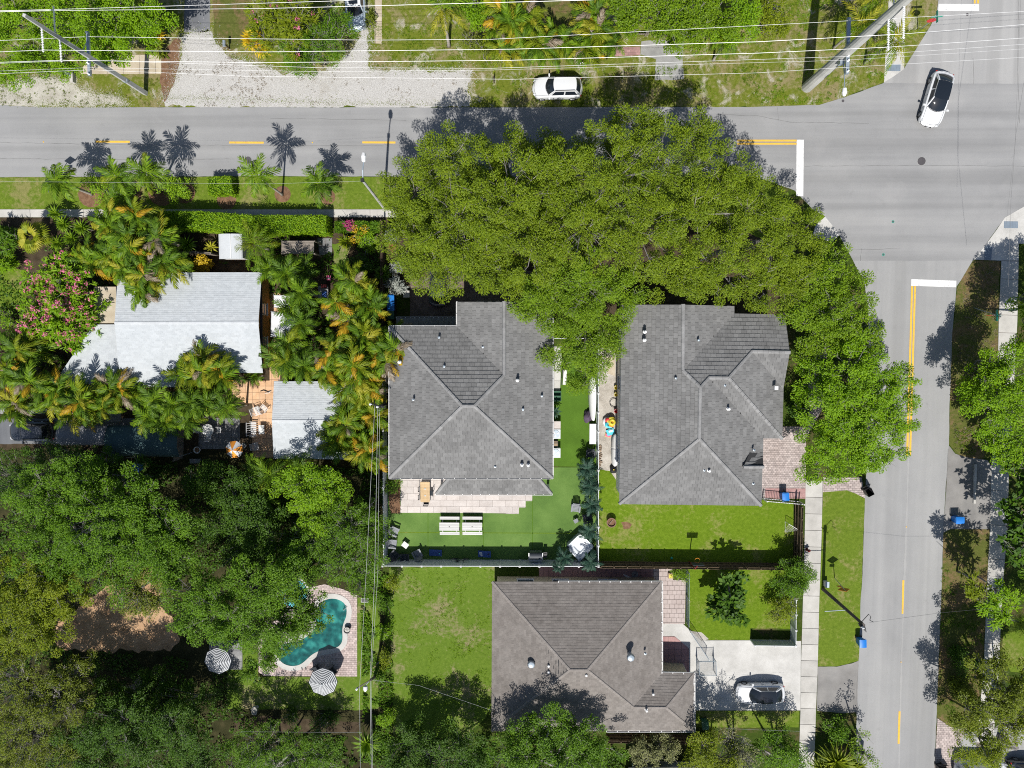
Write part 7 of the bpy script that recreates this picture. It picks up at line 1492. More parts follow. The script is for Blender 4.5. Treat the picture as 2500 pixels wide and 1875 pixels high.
def dchair(label, p, rz):
    t = thing('patio_chair', label, 'chair', p, rz, 'black patio chairs'); MB().box(0, 0, .42, .46, .44, .04).build('seat', M['fabric_black'], t)
    MB().beam((-.21, .22, .46), (-.21, .30, .85), .04, .04).beam((.21, .22, .46), (.21, .30, .85), .04, .04).box(0, .285, .6, .42, .03, .24).build('backrest', M['blackmetal'], t)
    for x in (-.2, .2):
        for y in (-.2, .2): MB().box(x, y, 0, .035, .035, .42).build('leg', M['blackmetal'], t)
    return t
dchair('black chair at the left side of the tan table, upper', TW('C2', 1432, 965), math.pi / 2); dchair('black chair at the left side of the tan table, lower', TW('C2', 1432, 1030), math.pi / 2)
dchair('black chair at the lower end of the tan table', TW('C2', 1466, 1072), math.pi); dchair('black chair at the right side of the tan table', TW('C2', 1500, 1000), -math.pi / 2)
def adirondack(label, p, rz, mat, group):                         # faces -y before turning
    t = thing('lounge_chair', label, 'chair', p, rz, group)
    for i in range(6): MB().beam((-.28 + .112 * i, .22, .28), (-.28 + .112 * i, .50 + .0 * i, .92 - .05 * abs(i - 2.5)), .10, .022).build('back_slat', M[mat], t)
    for i in range(5): MB().box(0, -.3 + .115 * i, .36 - .02 * i, .6, .10, .025).build('seat_slat', M[mat], t)
    for s in (-1, 1):
        MB().box(s * .36, -.02, .56, .14, .72, .03).build('armrest', M[mat], t); MB().box(s * .34, -.3, 0, .07, .05, .56).build('leg', M[mat], t); MB().beam((s * .3, -.3, .33), (s * .3, .55, .06), .04, .1).build('leg', M[mat], t)
    return t
AD = 'grey lounge chairs on the turf'
adirondack('grey lounge chair at the left fence, topmost of the corner group', TW('C2', 1212, 1308), 1.15, 'grey_resin', AD); adirondack('grey lounge chair at the left fence, second of the corner group', TW('C2', 1197, 1408), 1.45, 'grey_resin', AD)
adirondack('charcoal lounge chair in the shaded fence corner', TW('C2', 1212, 1500), 2.4, 'dark_resin', AD); adirondack('charcoal lounge chair in shade right of the fence corner', TW('C2', 1295, 1522), 3.1, 'dark_resin', AD); adirondack('grey lounge chair half in the fence shadow', TW('C2', 1397, 1490), 3.6, 'grey_resin', AD)
adirondack('grey lounge chair alone on the turf below the teal palms', TW('C3', 680, 1120), -.12, 'grey_resin', AD); adirondack('charcoal lounge chair under the third teal palm', TW('C3', 768, 1205), -1.4, 'dark_resin', AD); adirondack('charcoal slatted chair in shade at the upper white fence', TW('C3', 800, 682), -.1, 'dark_resin', AD)
def stool(label, p, rz, mat, w=.5):
    t = thing('side_table', label, 'side table', p, rz)
    for i in range(5): MB().box(0, (i - 2) * w * .2, .42, w * 1.15, w * .18, .025).build('slat', M[mat], t)
    for x in (-1, 1):
        for y in (-1, 1): MB().box(x * w * .45, y * w * .38, 0, .05, .05, .42).build('leg', M[mat], t)
stool('pale slatted side table between the corner chairs', TW('C2', 1298, 1418), -.65, 'light_resin'); stool('grey stool beside the lone lounge chair', TW('C3', 682, 1224), .5, 'grey_resin', .36)
for (x, y, r), l in (((1540, 1486, 0), 'blue cornhole board in the fence shadow, left'), ((1935, 1496, 0), 'blue cornhole board with white bags, right')):
    t = thing('cornhole_board', l, 'game board', TW('C2', x, y), r, 'cornhole boards'); MB().add([(-.6, -.3, .1), (.6, -.3, .30), (.6, .3, .30), (-.6, .3, .1), (-.6, -.3, .14), (.6, -.3, .34), (.6, .3, .34), (-.6, .3, .14)], [(3, 2, 1, 0), (4, 5, 6, 7), (0, 1, 5, 4), (1, 2, 6, 5), (2, 3, 7, 6), (3, 0, 4, 7)]).build('board', M['board_blue'], t)
    MB().lathe([(.08, .318), (.08, .325)], 14, .38, 0).build('hole', M['black'], t)
    for y_ in (-.25, .25): MB().box(.52, y_, 0, .05, .05, .3).build('leg', M['board_blue'], t)
    if x > 1700:
        for k, (a, b) in enumerate(((-.42, .1), (-.35, -.06), (-.28, .09), (-.25, -.12))): 
            g_ = TW('C2', x, y); tag(MB().box(g_.x + a, g_.y + b, .155 + (a + .6) / 6 - .02, .14, .14, .04, k).build('bean_bag', M['fabric_white']), ('leftmost', 'lower left', 'upper right', 'lower right')[k] + ' white bean bag on the right blue board', 'bean bag', 'bean bags on the blue board')
    else: 
        g_ = TW('C2', x, y); tag(MB().box(g_.x + .38, g_.y - .05, .312, .12, .12, .04, .4).build('bean_bag', M['cyan']), 'pale blue bean bag on the left blue board', 'bean bag')
p = TW('C2', 1740, 1540); t = thing('bicycle', 'dark bicycle leaning on the long white fence', 'bicycle', p, 0)
for x in (-.52, .52):
    w_ = thing_part('wheel', t, (x, .1, .34)); R = Matrix.Rotation(math.pi / 2 - .2, 4, 'X'); MB().lathe([(.31, -.02), (.34, -.02), (.34, .02), (.31, .02), (.31, -.02)], 20, M=R, cap=False).build('tyre', M['rubber'], w_)
    sp_ = MB()
    for k in range(8): a = k * .785; sp_.tube([Vector(), R @ Vector((math.cos(a) * .31, math.sin(a) * .31, 0))], .004, 3)
    sp_.build('spokes', M['alloy'], w_, kind='stuff')
MB().tube([(-.52, .1, .34), (-.1, .1, .3), (.35, .08, .85), (-.2, .08, .8), (-.1, .1, .3)], .02, 5).tube([(.35, .08, .85), (.52, .1, .34)], .02, 5).tube([(-.2, .08, .8), (-.52, .1, .34)], .015, 5).build('frame', M['blackmetal'], t)
MB().tube([(.36, -.2, 1.0), (.34, .08, .95), (.36, .36, 1.0)], .018, 5).build('handlebar', M['blackmetal'], t); MB().box(-.23, .08, .86, .26, .14, .06).build('saddle', M['black'], t)
p = TW('C3', 357, 1495); t = thing('gas_grill', 'large gas grill with dark lid and steel front in the fence shadow', 'grill', p, 0)
MB().box(0, 0, .1, 1.15, .6, .75).build('cabinet', M['alloy'], t); R = Matrix.Translation((0, .05, .9)) @ Matrix.Rotation(math.pi / 2, 4, 'Y')
MB().grid([[Vector((x, .05 + .33 * math.cos(a), .88 + .32 * math.sin(a))) for x in (-.6, -.58, .58, .6)] for a in [math.pi * i / 8 for i in range(9)]]).build('lid', M['dark_resin'], t, smooth=30); MB().tube([(-.45, -.36, 1.02), (.45, -.36, 1.02)], .025, 6).build('handle', M['alloy'], t)
MB().box(0, -.42, .8, 1.25, .22, .05).build('front_shelf', M['stone'], t)
for s in (-1, 1): MB().box(s * .62, .0, .85, .08, .62, .1).build('side_panel', M['alloy'], t)
MB().box(.88, .1, .78, .34, .5, .04).build('side_shelf', M['black'], t); MB().box(.88, .1, .82, .24, .24, .05).build('side_burner', M['black'], t)
# hot tub
cs = [TW('C3', x, y, .9) for x, y in ((718, 1335), (835, 1440), (715, 1565), (600, 1445))]; c = sum(cs, Vector()) / 4; c.z = 0; t = thing('hot_tub', 'white square hot tub turned diamond wise at the fence corner', 'hot tub', c)
Lc = [Vector((p.x - c.x, p.y - c.y, 0)) for p in cs]
def rnd_sq(f, z, k=6, rr=.22):
    out = []
    for i in range(4):
        a, b, d = Lc[i - 1] * f, Lc[i] * f, Lc[(i + 1) % 4] * f
        for j in range(k + 1): u = j / k; p0 = b.lerp(a, rr * (1 - u)); p1 = b.lerp(d, rr * u); q = p0.lerp(b, .5 * u).lerp(p1.lerp(b, .5 * (1 - u)), u); out.append(Vector((q.x, q.y, z)))
    return out
def ringgrid(mb, rs):
    for r0, r1 in zip(rs, rs[1:]):
        n_ = len(r0); mb.add(r0 + r1, [(i, (i + 1) % n_, n_ + (i + 1) % n_, n_ + i) for i in range(n_)])
mb = MB(); ringgrid(mb, [rnd_sq(.95, .0), rnd_sq(.97, .85), rnd_sq(1, .88), rnd_sq(.99, .94), rnd_sq(.90, .93), rnd_sq(.82, .84), rnd_sq(.76, .72), rnd_sq(.5, .68), rnd_sq(.42, .5)]); r_ = rnd_sq(.42, .5); mb.add(r_, [tuple(range(len(r_) - 1, -1, -1))])
mb.build('shell', M['tub_white'], t, smooth=40); 
for i in range(4):
    q = Lc[i] * .66 + Vector((0, 0, .70)); MB().lathe([(.02, .16), (.16, .12), (.24, 0)], 12, q.x, q.y, q.z - .05).build('seat', M['tub_white'], t, smooth=True)
    for k in range(5): q2 = (Lc[i] * .80).lerp(Lc[(i + 1) % 4] * .80, .25 + .12 * k); MB().lathe([(.04, .0), (.03, .03)], 8, q2.x, q2.y, .80).build('jet', M['galv'], t)
q = Lc[3] * .86; MB().lathe([(.12, .92), (.12, .955)], 14, q.x, q.y).build('control_knob', M['black'], t); q = Lc[2] * .84; MB().box(q.x, q.y, .92, .36, .2, .03, .78).build('control_panel', M['galv'], t)
# things against the grey house wall
for (x, y), l in (((517, 520), 'white air conditioner unit by the grey house, upper'), ((517, 672), 'white air conditioner unit by the grey house, lower')):
    t = thing('air_conditioner', l, 'air conditioner', TW('C3', x, y), 0, 'air conditioners'); MB().box(0, 0, 0, .86, .86, .82).build('cabinet', M['vinyl'], t); MB().lathe([(.34, .82), (.36, .86), (.34, .86)], 20).build('grille', M['galv'], t); mb = MB()
    for k in range(3): a = k * 2.094; mb.add([(0, 0, .872), (math.cos(a) * .3, math.sin(a) * .3, .872), (math.cos(a + .7) * .3, math.sin(a + .7) * .3, .885)], [(0, 1, 2)])
    mb.build('fan_blade', M['white'], t)
p = TW('C3', 528, 448); t = thing('storage_box', 'beige storage box above the air conditioners', 'box', p); MB().box(0, 0, 0, .6, .62, .7).build('body', M['travertine'], t); MB().box(0, 0, .7, .64, .66, .06).build('lid', M['travertine'], t)
p = TW('C3', 518, 600); t = thing('pool_heater', 'black slatted unit between the two air conditioners', 'heater', p); MB().box(0, 0, 0, .42, .5, .6).build('body', M['black'], t)
for k in range(4): MB().box(0, -.16 + .11 * k, .6, .34, .04, .02).build('slat', M['wood_tan'], t)
for (x, y), l in (((532, 200), 'dark green plastic crate by the wall, upper'), ((532, 240), 'dark green plastic crate by the wall, lower')):
    t = thing('plastic_crate', l, 'crate', TW('C3', x, y), 0, 'green crates'); mb = MB()
    for s in (-1, 1): mb.box(s * .33, 0, .02, .04, .44, .4); mb.box(0, s * .21, .02, .64, .04, .4)
    mb.build('side', M['green_bin'], t); MB().box(0, 0, 0, .66, .44, .03).build('base', M['green_bin'], t)
s_ = sheet('white_path', 'C3:498,-180 572,-180 560,60 555,178 498,178', .016, 'joint'); pave('C3:498,-180 572,-180 560,60 555,178 498,178', .8, 1.05, .018, .06, 'concrete_white', s_, 'slab', gap=.03, off=0)
a, b = TW('C3', 598, 10, .9), TW('C3', 590, 130, .9); t = thing('kayak_stand', 'long grey board on a dark frame beside the white slabs', 'board', TW('C3', 595, 60)); R = wloc(t)
MB().beam(a - R, b - R, .3, .12).build('board', M['light_resin'], t); MB().beam(a - R + Vector((-.25, 0, -.1)), b - R + Vector((-.25, 0, -.1)), .06, .08).build('rail', M['blackmetal'], t)
for q in (a, b): MB().tube([q - R + Vector((-.2, 0, -.1)), q - R + Vector((-.2, 0, -.9))], .03, 5).build('leg', M['blackmetal'], t)
# paddle board, deck box, bag
rows = []; a, b = TW('C3', 822, 60, .75), TW('C3', 826, 420, .75); t = thing('paddle_board', 'long white paddle board leaning along the white fence', 'paddle board', TW('C3', 822, 240)); R = wloc(t)
for i in range(21):
    f = i / 20; w_ = .34 * min(1, math.sqrt(max(0, 1 - ((f - .35) / (.36 if f < .35 else .66)) ** 2))) + .01; q = a.lerp(b, f) - R; rows.append([q + Vector((-w_, 0, -.34 * w_ / .3 + .0)), q + Vector((-w_ * .3, 0, -.08)), q + Vector((w_ * .8, 0, .22))])
o = MB().grid(rows).build('hull', M['white'], t, smooth=True); o.modifiers.new('thickness', 'SOLIDIFY').thickness = .1
MB().box(.1, -1.0, .5, .03, .25, .2).build('fin', M['white'], t)
p = TW('C3', 815, 521); t = thing('deck_box', 'white lidded deck box against the white fence', 'deck box', p); MB().box(0, 0, 0, .56, 1.78, .62).build('body', M['vinyl'], t); MB().box(0, 0, .62, .6, 1.84, .07).build('lid', M['white'], t)
p = TW('C3', 778, 385); t = thing('covered_bundle', 'dark purple cloth bundle beside the paddle board tip', 'bag', p); mb = MB(); rows = []
for i in range(9):
    f = i / 8; r0 = [.34, .38, .4, .38, .34, .28, .2, .1, .02][i]; rows.append([Vector((math.cos(a) * r0 * (1 + .22 * math.sin(3 * a + i)) * .95, math.sin(a) * r0 * 1.5 * (1 + .15 * math.sin(4 * a - i)), f * .75)) for a in [2 * math.pi * k / 18 for k in range(19)]])
MB().grid(rows).build('cloth', M['purple'], t, smooth=True); MB().tube([(-.1, .1, .7), (0, .3, .8), (.1, .1, .7)], .02, 5).build('strap', M['black'], t)
# ------------------------------------------------------------------ sandy side yard and back lawn of the east house
for (x, y), m, l in (((1006, 150), 'yellow', 'yellow toy bucket by the east house wall, upper'), ((1006, 206), 'yellow', 'yellow toy bucket by the east house wall, lower'), ((1006, 340), 'red', 'red bucket below the hoop')):
    t = thing('bucket', l, 'bucket', TW('C3', x, y), 0, None); MB().lathe([(.13, 0), (.18, .34), (.2, .36), (.16, .34), (.12, .04)], 14).build('body', M[m], t); MB().tube([(-.18, 0, .34), (-.1, .12, .44), (.1, .12, .44), (.18, 0, .34)], .012, 5).build('handle', M['white'], t)
p = TW('C3', 988, 277); t = thing('hoop', 'dark hoop lying against the east house wall', 'hoop', p); R = Matrix.Rotation(.25, 4, 'Y')
MB().lathe([(.38, .1), (.42, .1), (.42, .15), (.38, .15), (.38, .1)], 24, M=R, cap=False).build('rim', M['blackmetal'], t); MB().tube([(.39, 0, 0), (.39, 0, .2)], .02, 5).build('support', M['blackmetal'], t)
p = TW('C3', 950, 440); t = thing('pool_float', 'heap of inflatable floats in cyan, yellow and white', 'inflatable', p); 
for i, (dx, dy, r, m, z) in enumerate(((-.25, .15, .45, 'fabric_white', .15), (.12, .3, .42, 'yellow', .35), (.05, -.1, .42, 'cyan', .28), (.25, -.05, .3, 'orange', .5), (-.1, .35, .26, 'red', .45), (.2, .12, .34, 'yellow', .6), (-.2, -.15, .3, 'cyan', .4))):
    th = .13; prof = [(r - th + th * math.cos(a), th + th * math.sin(a)) for a in [2 * math.pi * k / 8 for k in range(9)]]
    MB().lathe(prof, 16, M=Matrix.Translation((dx, dy, z - .1)) @ Matrix.Rotation(.5 * math.sin(i * 2), 4, 'X') @ Matrix.Rotation(.5 * math.cos(i), 4, 'Y'), cap=False).build('ring', M[m], t, smooth=True)
    MB().lathe([(.02, .02), (r * .7, 0)], 12, M=Matrix.Translation((dx, dy, z - .02))).build('floor', M[('cyan', 'fabric_white', 'yellow')[i % 3]], t)
p = TW('C3', 962, 512); t = thing('pool_float', 'cyan and white flat float below the heap of inflatables', 'inflatable', p); MB().box(0, 0, .05, .7, .55, .14, .3).build('mattress', M['cyan'], t); MB().box(.02, .1, .19, .4, .2, .06, .3).build('pillow', M['fabric_white'], t)
p = TW('C3', 943, 540); t = thing('pool_float', 'pink and yellow flat float at the foot of the heap', 'inflatable', p); MB().box(0, 0, .05, .5, .26, .1, -.25).build('mattress', M['magenta'], t); MB().box(0, 0, .05, .56, .32, .06, -.25).build('edge', M['yellow'], t)
a, b = TW('C3', 1004, 530, .5), TW('C3', 1000, 790, .5); t = thing('surfboard', 'white and blue surfboard leaning along the east house wall', 'surfboard', TW('C3', 1004, 660)); R = wloc(t)
for nm, mt, f0, f1 in (('tail', 'board_blue', 0, .45), ('nose', 'white', .45, 1)):
    rows = []
    for i in range(13):
        f = lerp(f0, f1, i / 12); w_ = .30 * math.sqrt(max(.02, 1 - (2 * f - 1) ** 4)); q = a.lerp(b, f) - R; rows.append([q + Vector((-w_, 0, -.25 * w_ / .3)), q + Vector((0, 0, .06)), q + Vector((w_, 0, .3 * w_ / .3))])
    o = MB().grid(rows).build(nm, M['light_resin' if mt == 'board_blue' else mt], t, smooth=True); o.modifiers.new('thickness', 'SOLIDIFY').thickness = .06
MB().beam(a - R + Vector((.33, 0, .3)), b - R + Vector((.33, .3, .3)), .05, .05).build('stripe', M['blue_bin'], t)
p = TW('C3', 985, 812); t = thing('rubbish_bag', 'black rubbish bag at the house corner by the sand', 'bag', p); rows = [[Vector((math.cos(a) * r0 * (1 + .2 * math.sin(3 * a + i)), math.sin(a) * r0 * 1.1 * (1 + .15 * math.sin(5 * a)), z)) for a in [2 * math.pi * k / 14 for k in range(15)]] for i, (r0, z) in enumerate(((.28, 0), (.36, .12), (.34, .3), (.2, .42), (.05, .46), (.08, .54)))]; MB().grid(rows).build('sack', M['black'], t, smooth=True); MB().lathe([(.06, .45), (.06, .48)], 8).build('tie', M['yellow'], t)
t = thing('firewood_pile', 'row of split firewood along the fence in the sandy yard', 'firewood', TW('C3', 876, 705)); lm = MB().tube([(-.16, 0, 0), (.16, 0, 0)], [.05, .045], 5).mesh('log', M['log'])
for i in range(22): o = put(lm, 'log', t); o.location = (rnd.uniform(-.12, .12), .95 - .088 * i, .05 + .07 * (i % 2)); o.rotation_euler = (rnd.random() * 3, 0, rnd.uniform(-.35, .35))
p = TW('C3', 966, 1236); t = thing('fire_pit', 'round brown clay planter standing on the back lawn', 'planter', p); MB().lathe([(.36, 0), (.44, .5), (.44, .56), (.37, .56), (.34, .42)], 24, cap=False).build('bowl', M['terracotta'], t, smooth=40); MB().lathe([(.36, .40), (.05, .44)], 20).build('soil', M['mulch'], t); MB().beam((-.2, -.15, .5), (.1, .25, .55), .03, .03).build('stick', M['wood_grey'], t)
tag(MB().lathe([(.55, .013), (.3, .02), (.02, .025)], 14, *TW('C3', 1098, 1268).xy, 0).build('bare_patch', M['sand_grey'], kind='structure'), 'bare', 'x') if 0 else sheet('bare_patch', 'C3:1050,1245 1100,1240 1140,1262 1120,1295 1070,1300', .012, 'mulch', .12)
def goal(label, p, rz, netmat, w=1.0):
    t = thing('sports_goal', label, 'goal', p, rz); MB().tube([(-w / 2, 0, 0), (-w / 2, 0, .9), (w / 2, 0, .9), (w / 2, 0, 0)], .025, 6).build('frame', M['light_resin'], t); MB().tube([(-w / 2, 0, .02), (0, .85, .02), (w / 2, 0, .02)], .02, 5).build('base', M['light_resin'], t); mb = MB()
    for i in range(9): x = -w / 2 + w * i / 8; mb.tube([(x, 0, .9), (x * .2, .8, .03)], .006, 3)
    for j in range(1, 6): f = j / 6; mb.tube([(-w / 2 * (1 - .8 * f), .8 * f, .9 * (1 - f)), (w / 2 * (1 - .8 * f), .8 * f, .9 * (1 - f))], .006, 3)
    mb.build('net', M[netmat], t, kind='stuff'); return t
goal('small netted goal on the back lawn by the sidewalk fence', TW('C4', 262, 1262), 2.6, 'net', 1.1)
p = TW('C3', 1600, 1560); t = thing('basketball_hoop', 'basketball hoop on a post beside the brown wooden fence', 'basketball hoop', p); MB().tube([(0, 0, 0), (0, 0, 2.2), (.1, .5, 2.7)], .05, 6).build('post', M['dkred'], t); MB().box(.12, .62, 2.35, 1.0, .04, .7).build('backboard', M['fabric_black'], t); MB().lathe([(.21, 2.5), (.235, 2.5), (.235, 2.52), (.21, 2.52), (.21, 2.5)], 16, .12, .9, cap=False).build('rim', M['orange'], t)
p = TW('C3', 1457, 1532); t = thing('ball', 'green ball on the shaded lawn near the brown fence', 'ball', p); MB().lathe([(.12 * math.sin(a), .12 - .12 * math.cos(a)) for a in [math.pi * i / 8 + .001 for i in range(9)]], 14).build('skin', M['sign_green'], t, smooth=True)
# clutter along the north walk of the brown house
for (a, b), l in ((((1066, 90), (1180, 140)), 'long white pipe lying on the dark north walk, upper'), (((1075, 100), (1165, 145)), 'long white pipe lying on the dark north walk, lower')): tag(MB().tube([TW('D3', *a, .06), TW('D3', *b, .06)], .05, 8).build('pipe', M['white']), l, 'pipe', 'white pipes')
p = TW('D3', 1160, 90); t = thing('pan_cover', 'grey round lid on the dark north walk', 'cover', p); MB().lathe([(.33, 0), (.33, .06), (.28, .1)], 20).build('disc', M['slate'], t); MB().lathe([(.05, .1), (.04, .16)], 8).build('knob', M['black'], t)
p = TW('D3', 1215, 118); t = thing('plank', 'short grey plank leaning on the dark north walk', 'plank', p); MB().beam((-.15, .2, .05), (.15, -.25, .3), .2, .03).build('board', M['wood_grey'], t)
p = TW('D3', 1447, 95); t = thing('planter_box', 'small yellow and brown planter box at the walk corner', 'planter', p); MB().box(0, 0, 0, .45, .5, .3).build('box', M['log'], t); MB().box(0, -.02, .3, .32, .36, .03).build('soil', M['yellow'], t)
p = TW('D3', 1400, 835); t = thing('folding_chair', 'grey chair in the shaded red courtyard', 'chair', p); MB().box(0, 0, .42, .45, .45, .04).build('seat', M['grey_resin'], t); MB().beam((-.2, .22, .44), (-.2, .3, .9), .03, .03).beam((.2, .22, .44), (.2, .3, .9), .03, .03).box(0, .27, .65, .4, .03, .22).build('backrest', M['grey_resin'], t)
for x in (-.2, .2):
    for y in (-.2, .2): MB().box(x, y, 0, .03, .03, .42).build('leg', M['galv'], t)
# ------------------------------------------------------------------ pool side and terraces
def parasol(label, px, py, z, R, mats, rings, n=8, name='parasol', tilt=0, stripes='ring', group=None):
    c = Wp(px, py, z); t = thing(name, label, 'parasol', (c.x, c.y, 0), rnd.random(), group); MB().tube([(0, 0, 0), (0, 0, z + .25)], .025, 8).build('pole', M['galv'], t)
    MB().lathe([(.26, 0), (.26, .08), (.06, .1)], 16).build('base', M['concrete_grey'], t); mb = MB()
    def pt(a, f): 
        k = a / (2 * math.pi / n) % 1; s = 1 - .07 * math.sin(math.pi * k); return Vector((math.cos(a) * R * f * s, math.sin(a) * R * f * s, z + .45 * (1 - f) ** 1.0 + .05 * (1 - f) - .06 * math.sin(math.pi * k) * f))
    sub = 4
    for i in range(n * sub):
        a0, a1 = 2 * math.pi * i / (n * sub), 2 * math.pi * (i + 1) / (n * sub)
        for r in range(rings):
            f0, f1 = max(.015, r / rings), (r + 1) / rings; m = r % 2 if stripes == 'ring' else (i // sub) % 2
            mb.add([pt(a0, f0), pt(a0, f1), pt(a1 - 1e-6, f1), pt(a1 - 1e-6, f0)], [(0, 1, 2, 3)], m)
    mb.build('canopy', [M[m] for m in mats], t); MB().lathe([(.04, z + .45), (.03, z + .58)], 8).build('finial', M['galv'], t)
    rb = MB()
    for i in range(n): a = 2 * math.pi * i / n; rb.tube([Vector((0, 0, z + .42)), pt(a, .98) - Vector((0, 0, .03))], .01, 4)
    rb.build('ribs', M['blackmetal'], t, kind='stuff'); return t
SG = 'black and white striped parasols'
parasol('black and white striped parasol at the lower edge of the pool deck', *tp('D2', 627, 962), 1.95, 1.36, ['fabric_white', 'fabric_black'], 20, 8, group=SG)
parasol('black and white striped parasol in shade left of the pool deck', *tp('D1', 1765, 792), 2.35, 1.28, ['fabric_white', 'fabric_black'], 20, 8, group=SG)
parasol('orange and white parasol beside the grey terrace', *tp('C1', 1898, 655), 2.1, .80, ['fabric_white', 'orange'], 4, 8, stripes='seg')
def lounger(label, p, rz):
    t = thing('pool_chair', label, 'chair', p, rz, 'black pool chairs'); MB().box(0, 0, .3, .62, .6, .1).build('seat', M['fabric_black'], t); MB().beam((0, .28, .38), (0, .5, .85), .6, .06).build('backrest', M['dark_resin'], t)
    for s in (-1, 1): MB().box(s * .33, 0, .5, .06, .6, .04).build('armrest', M['blackmetal'], t); MB().box(s * .33, -.27, 0, .05, .05, .5).build('leg', M['blackmetal'], t); MB().box(s * .33, .27, 0, .05, .05, .5).build('leg', M['blackmetal'], t)
lounger('black pool chair under the striped parasol, left', TW('D2', 583, 848), .7); lounger('black pool chair under the striped parasol, right', TW('D2', 715, 862), -.8)
p = TW('D2', 829, 528); t = thing('iron_planter', 'dark round iron planter at the pool edge', 'planter', p); MB().lathe([(.22, 0), (.3, .4), (.32, .45), (.27, .45), (.2, .2)], 18, cap=False).build('pot', M['blackmetal'], t, smooth=40); MB().lathe([(.27, .36), (.03, .38)], 14).build('soil', M['stone'], t)
for k in range(3): a = k * 2.1; MB().beam((math.cos(a) * .2, math.sin(a) * .2, .43), (-math.cos(a) * .2, -math.sin(a) * .2, .43), .02, .02).build('bar', M['stone'], t)
for (x, y), l in (((458, 850), 'left black sandal by the pool'), ((488, 850), 'right black sandal by the pool')): tag(MB().box(*TW('D2', x, y).xy, .046, .1, .24, .05, .2).build('sandal', M['black']), l, 'sandal', 'sandals by the pool')
p = TW('D2', 93, 1162); t = thing('bird_bath', 'pale stone shell shaped basin on the shaded lawn', 'bird bath', p); MB().lathe([(.16, 0), (.08, .15), (.08, .5), (.2, .55)], 12).build('pedestal', M['stone'], t)
rows = [[Vector((math.cos(a) * r * (.75 + .08 * math.sin(7 * a)), math.sin(a) * r * 1.1 * (1 + .06 * math.sin(5 * a)), z)) for a in [2 * math.pi * k / 28 for k in range(29)]] for r, z in ((.02, .58), (.2, .57), (.34, .63), (.40, .74), (.36, .75))]; MB().grid(rows).build('bowl', M['stone'], t, smooth=True)
p = TW('D2', 972, 287); t = thing('garden_bench', 'small dark bench with pale frame in the alley', 'bench', p); MB().box(0, 0, .42, .6, .3, .04).build('seat', M['black'], t); MB().tube([(-.33, -.18, .4), (.33, -.18, .4), (.33, .18, .4), (-.33, .18, .4), (-.33, -.18, .4)], .03, 6).build('frame', M['light_resin'], t)
for x in (-.3, .3):
    for y in (-.15, .15): MB().box(x, y, 0, .04, .04, .4).build('leg', M['light_resin'], t)
def slat_chair(label, p, rz, L=1.0, W=.62, name='slatted_chair', group='white slatted garden chairs'):
    t = thing(name, label, 'chair', p, rz, group)
    for i in range(7): MB().box(-W / 2 + W * (i + .5) / 7, 0, .42, W / 7 * .55, L * .52, .025).build('seat_slat', M['white'], t)
    for i in range(6): x = -W / 2 + W * (i + .5) / 6; MB().beam((x, L * .27, .44), (x, L * .5, .86), .05, .02).build('back_slat', M['white'], t)
    for s in (-1, 1):
        MB().tube([(s * W * .53, -L * .27, 0), (s * W * .53, -L * .27, .62), (s * W * .53, L * .3, .62), (s * W * .53, L * .34, 0)], .022, 5).build('armrest', M['white'], t)
    MB().tube([(-W / 2, L * .5, .87), (W / 2, L * .5, .87)], .022, 5).build('top_rail', M['white'], t); return t
slat_chair('white slatted bench on the peach terrace, long one', TW('C2', 78, 485), 1.55, 1.0, 1.3, 'slatted_bench'); slat_chair('white slatted chair at the lower end of the peach terrace', TW('C2', 100, 622), 1.75, .8, .62); slat_chair('white slatted chair at the top of the terrace row', TW('C2', 108, 338), 1.9, 1.0, .7)
slat_chair('white slatted chair pressed against the small cottage wall', TW('C2', 165, 318), 2.4, .9, .6)
p = TW('C2', 143, 488); t = thing('tray_table', 'small white rimmed tray table beside the slatted bench', 'table', p); MB().box(0, 0, .44, .52, .82, .03).build('top', M['light_resin'], t); MB().tube([(-.25, -.4, .48), (.25, -.4, .48), (.25, .4, .48), (-.25, .4, .48), (-.25, -.4, .48)], .025, 5).build('rim', M['white'], t)
for x in (-.2, .2):
    for y in (-.3, .3): MB().box(x, y, 0, .03, .03, .44).build('leg', M['white'], t)
p = TW('C2', 165, 182); t = thing('sun_ornament', 'dark and white metal ornament lying on the terrace top', 'ornament', p); MB().tube([(-.5, 0, .05), (-.2, .1, .08), (.2, -.05, .08), (.5, .05, .05)], .05, 6).build('bar', M['blackmetal'], t); MB().tube([(-.1, -.2, .05), (.3, -.15, .06), (.5, .1, .05)], .03, 5).build('hook', M['white'], t)
p = TW('C1', 1712, 488); t = thing('round_table', 'round white table on the shaded grey terrace', 'table', p); MB().lathe([(.52, .72), (.55, .74), (.52, .76)], 24).build('top', M['light_resin'], t); MB().tube([(0, 0, 0), (0, 0, .72)], .04, 8).build('leg', M['white'], t); MB().lathe([(.3, 0), (.28, .03)], 16).build('base', M['white'], t)
for (x, y, r), l in (((1632, 490, 1.57), 'white chair left of the round table'), ((1790, 490, -1.57), 'white chair right of the round table'), ((1708, 548, 3.1), 'white chair below the round table')): slat_chair(l, TW('C1', x, y), r, .7, .5, 'garden_chair', 'white chairs round the table')
p = TW('C1', 1614, 653); t = thing('stone_urn', 'white round urn planter in dappled shade', 'urn', p); MB().lathe([(.16, 0), (.1, .1), (.24, .4), (.32, .48), (.26, .48), (.18, .3)], 20, cap=False).build('bowl', M['white'], t, smooth=40); MB().lathe([(.25, .42), (.04, .44)], 14).build('soil', M['mulch'], t)
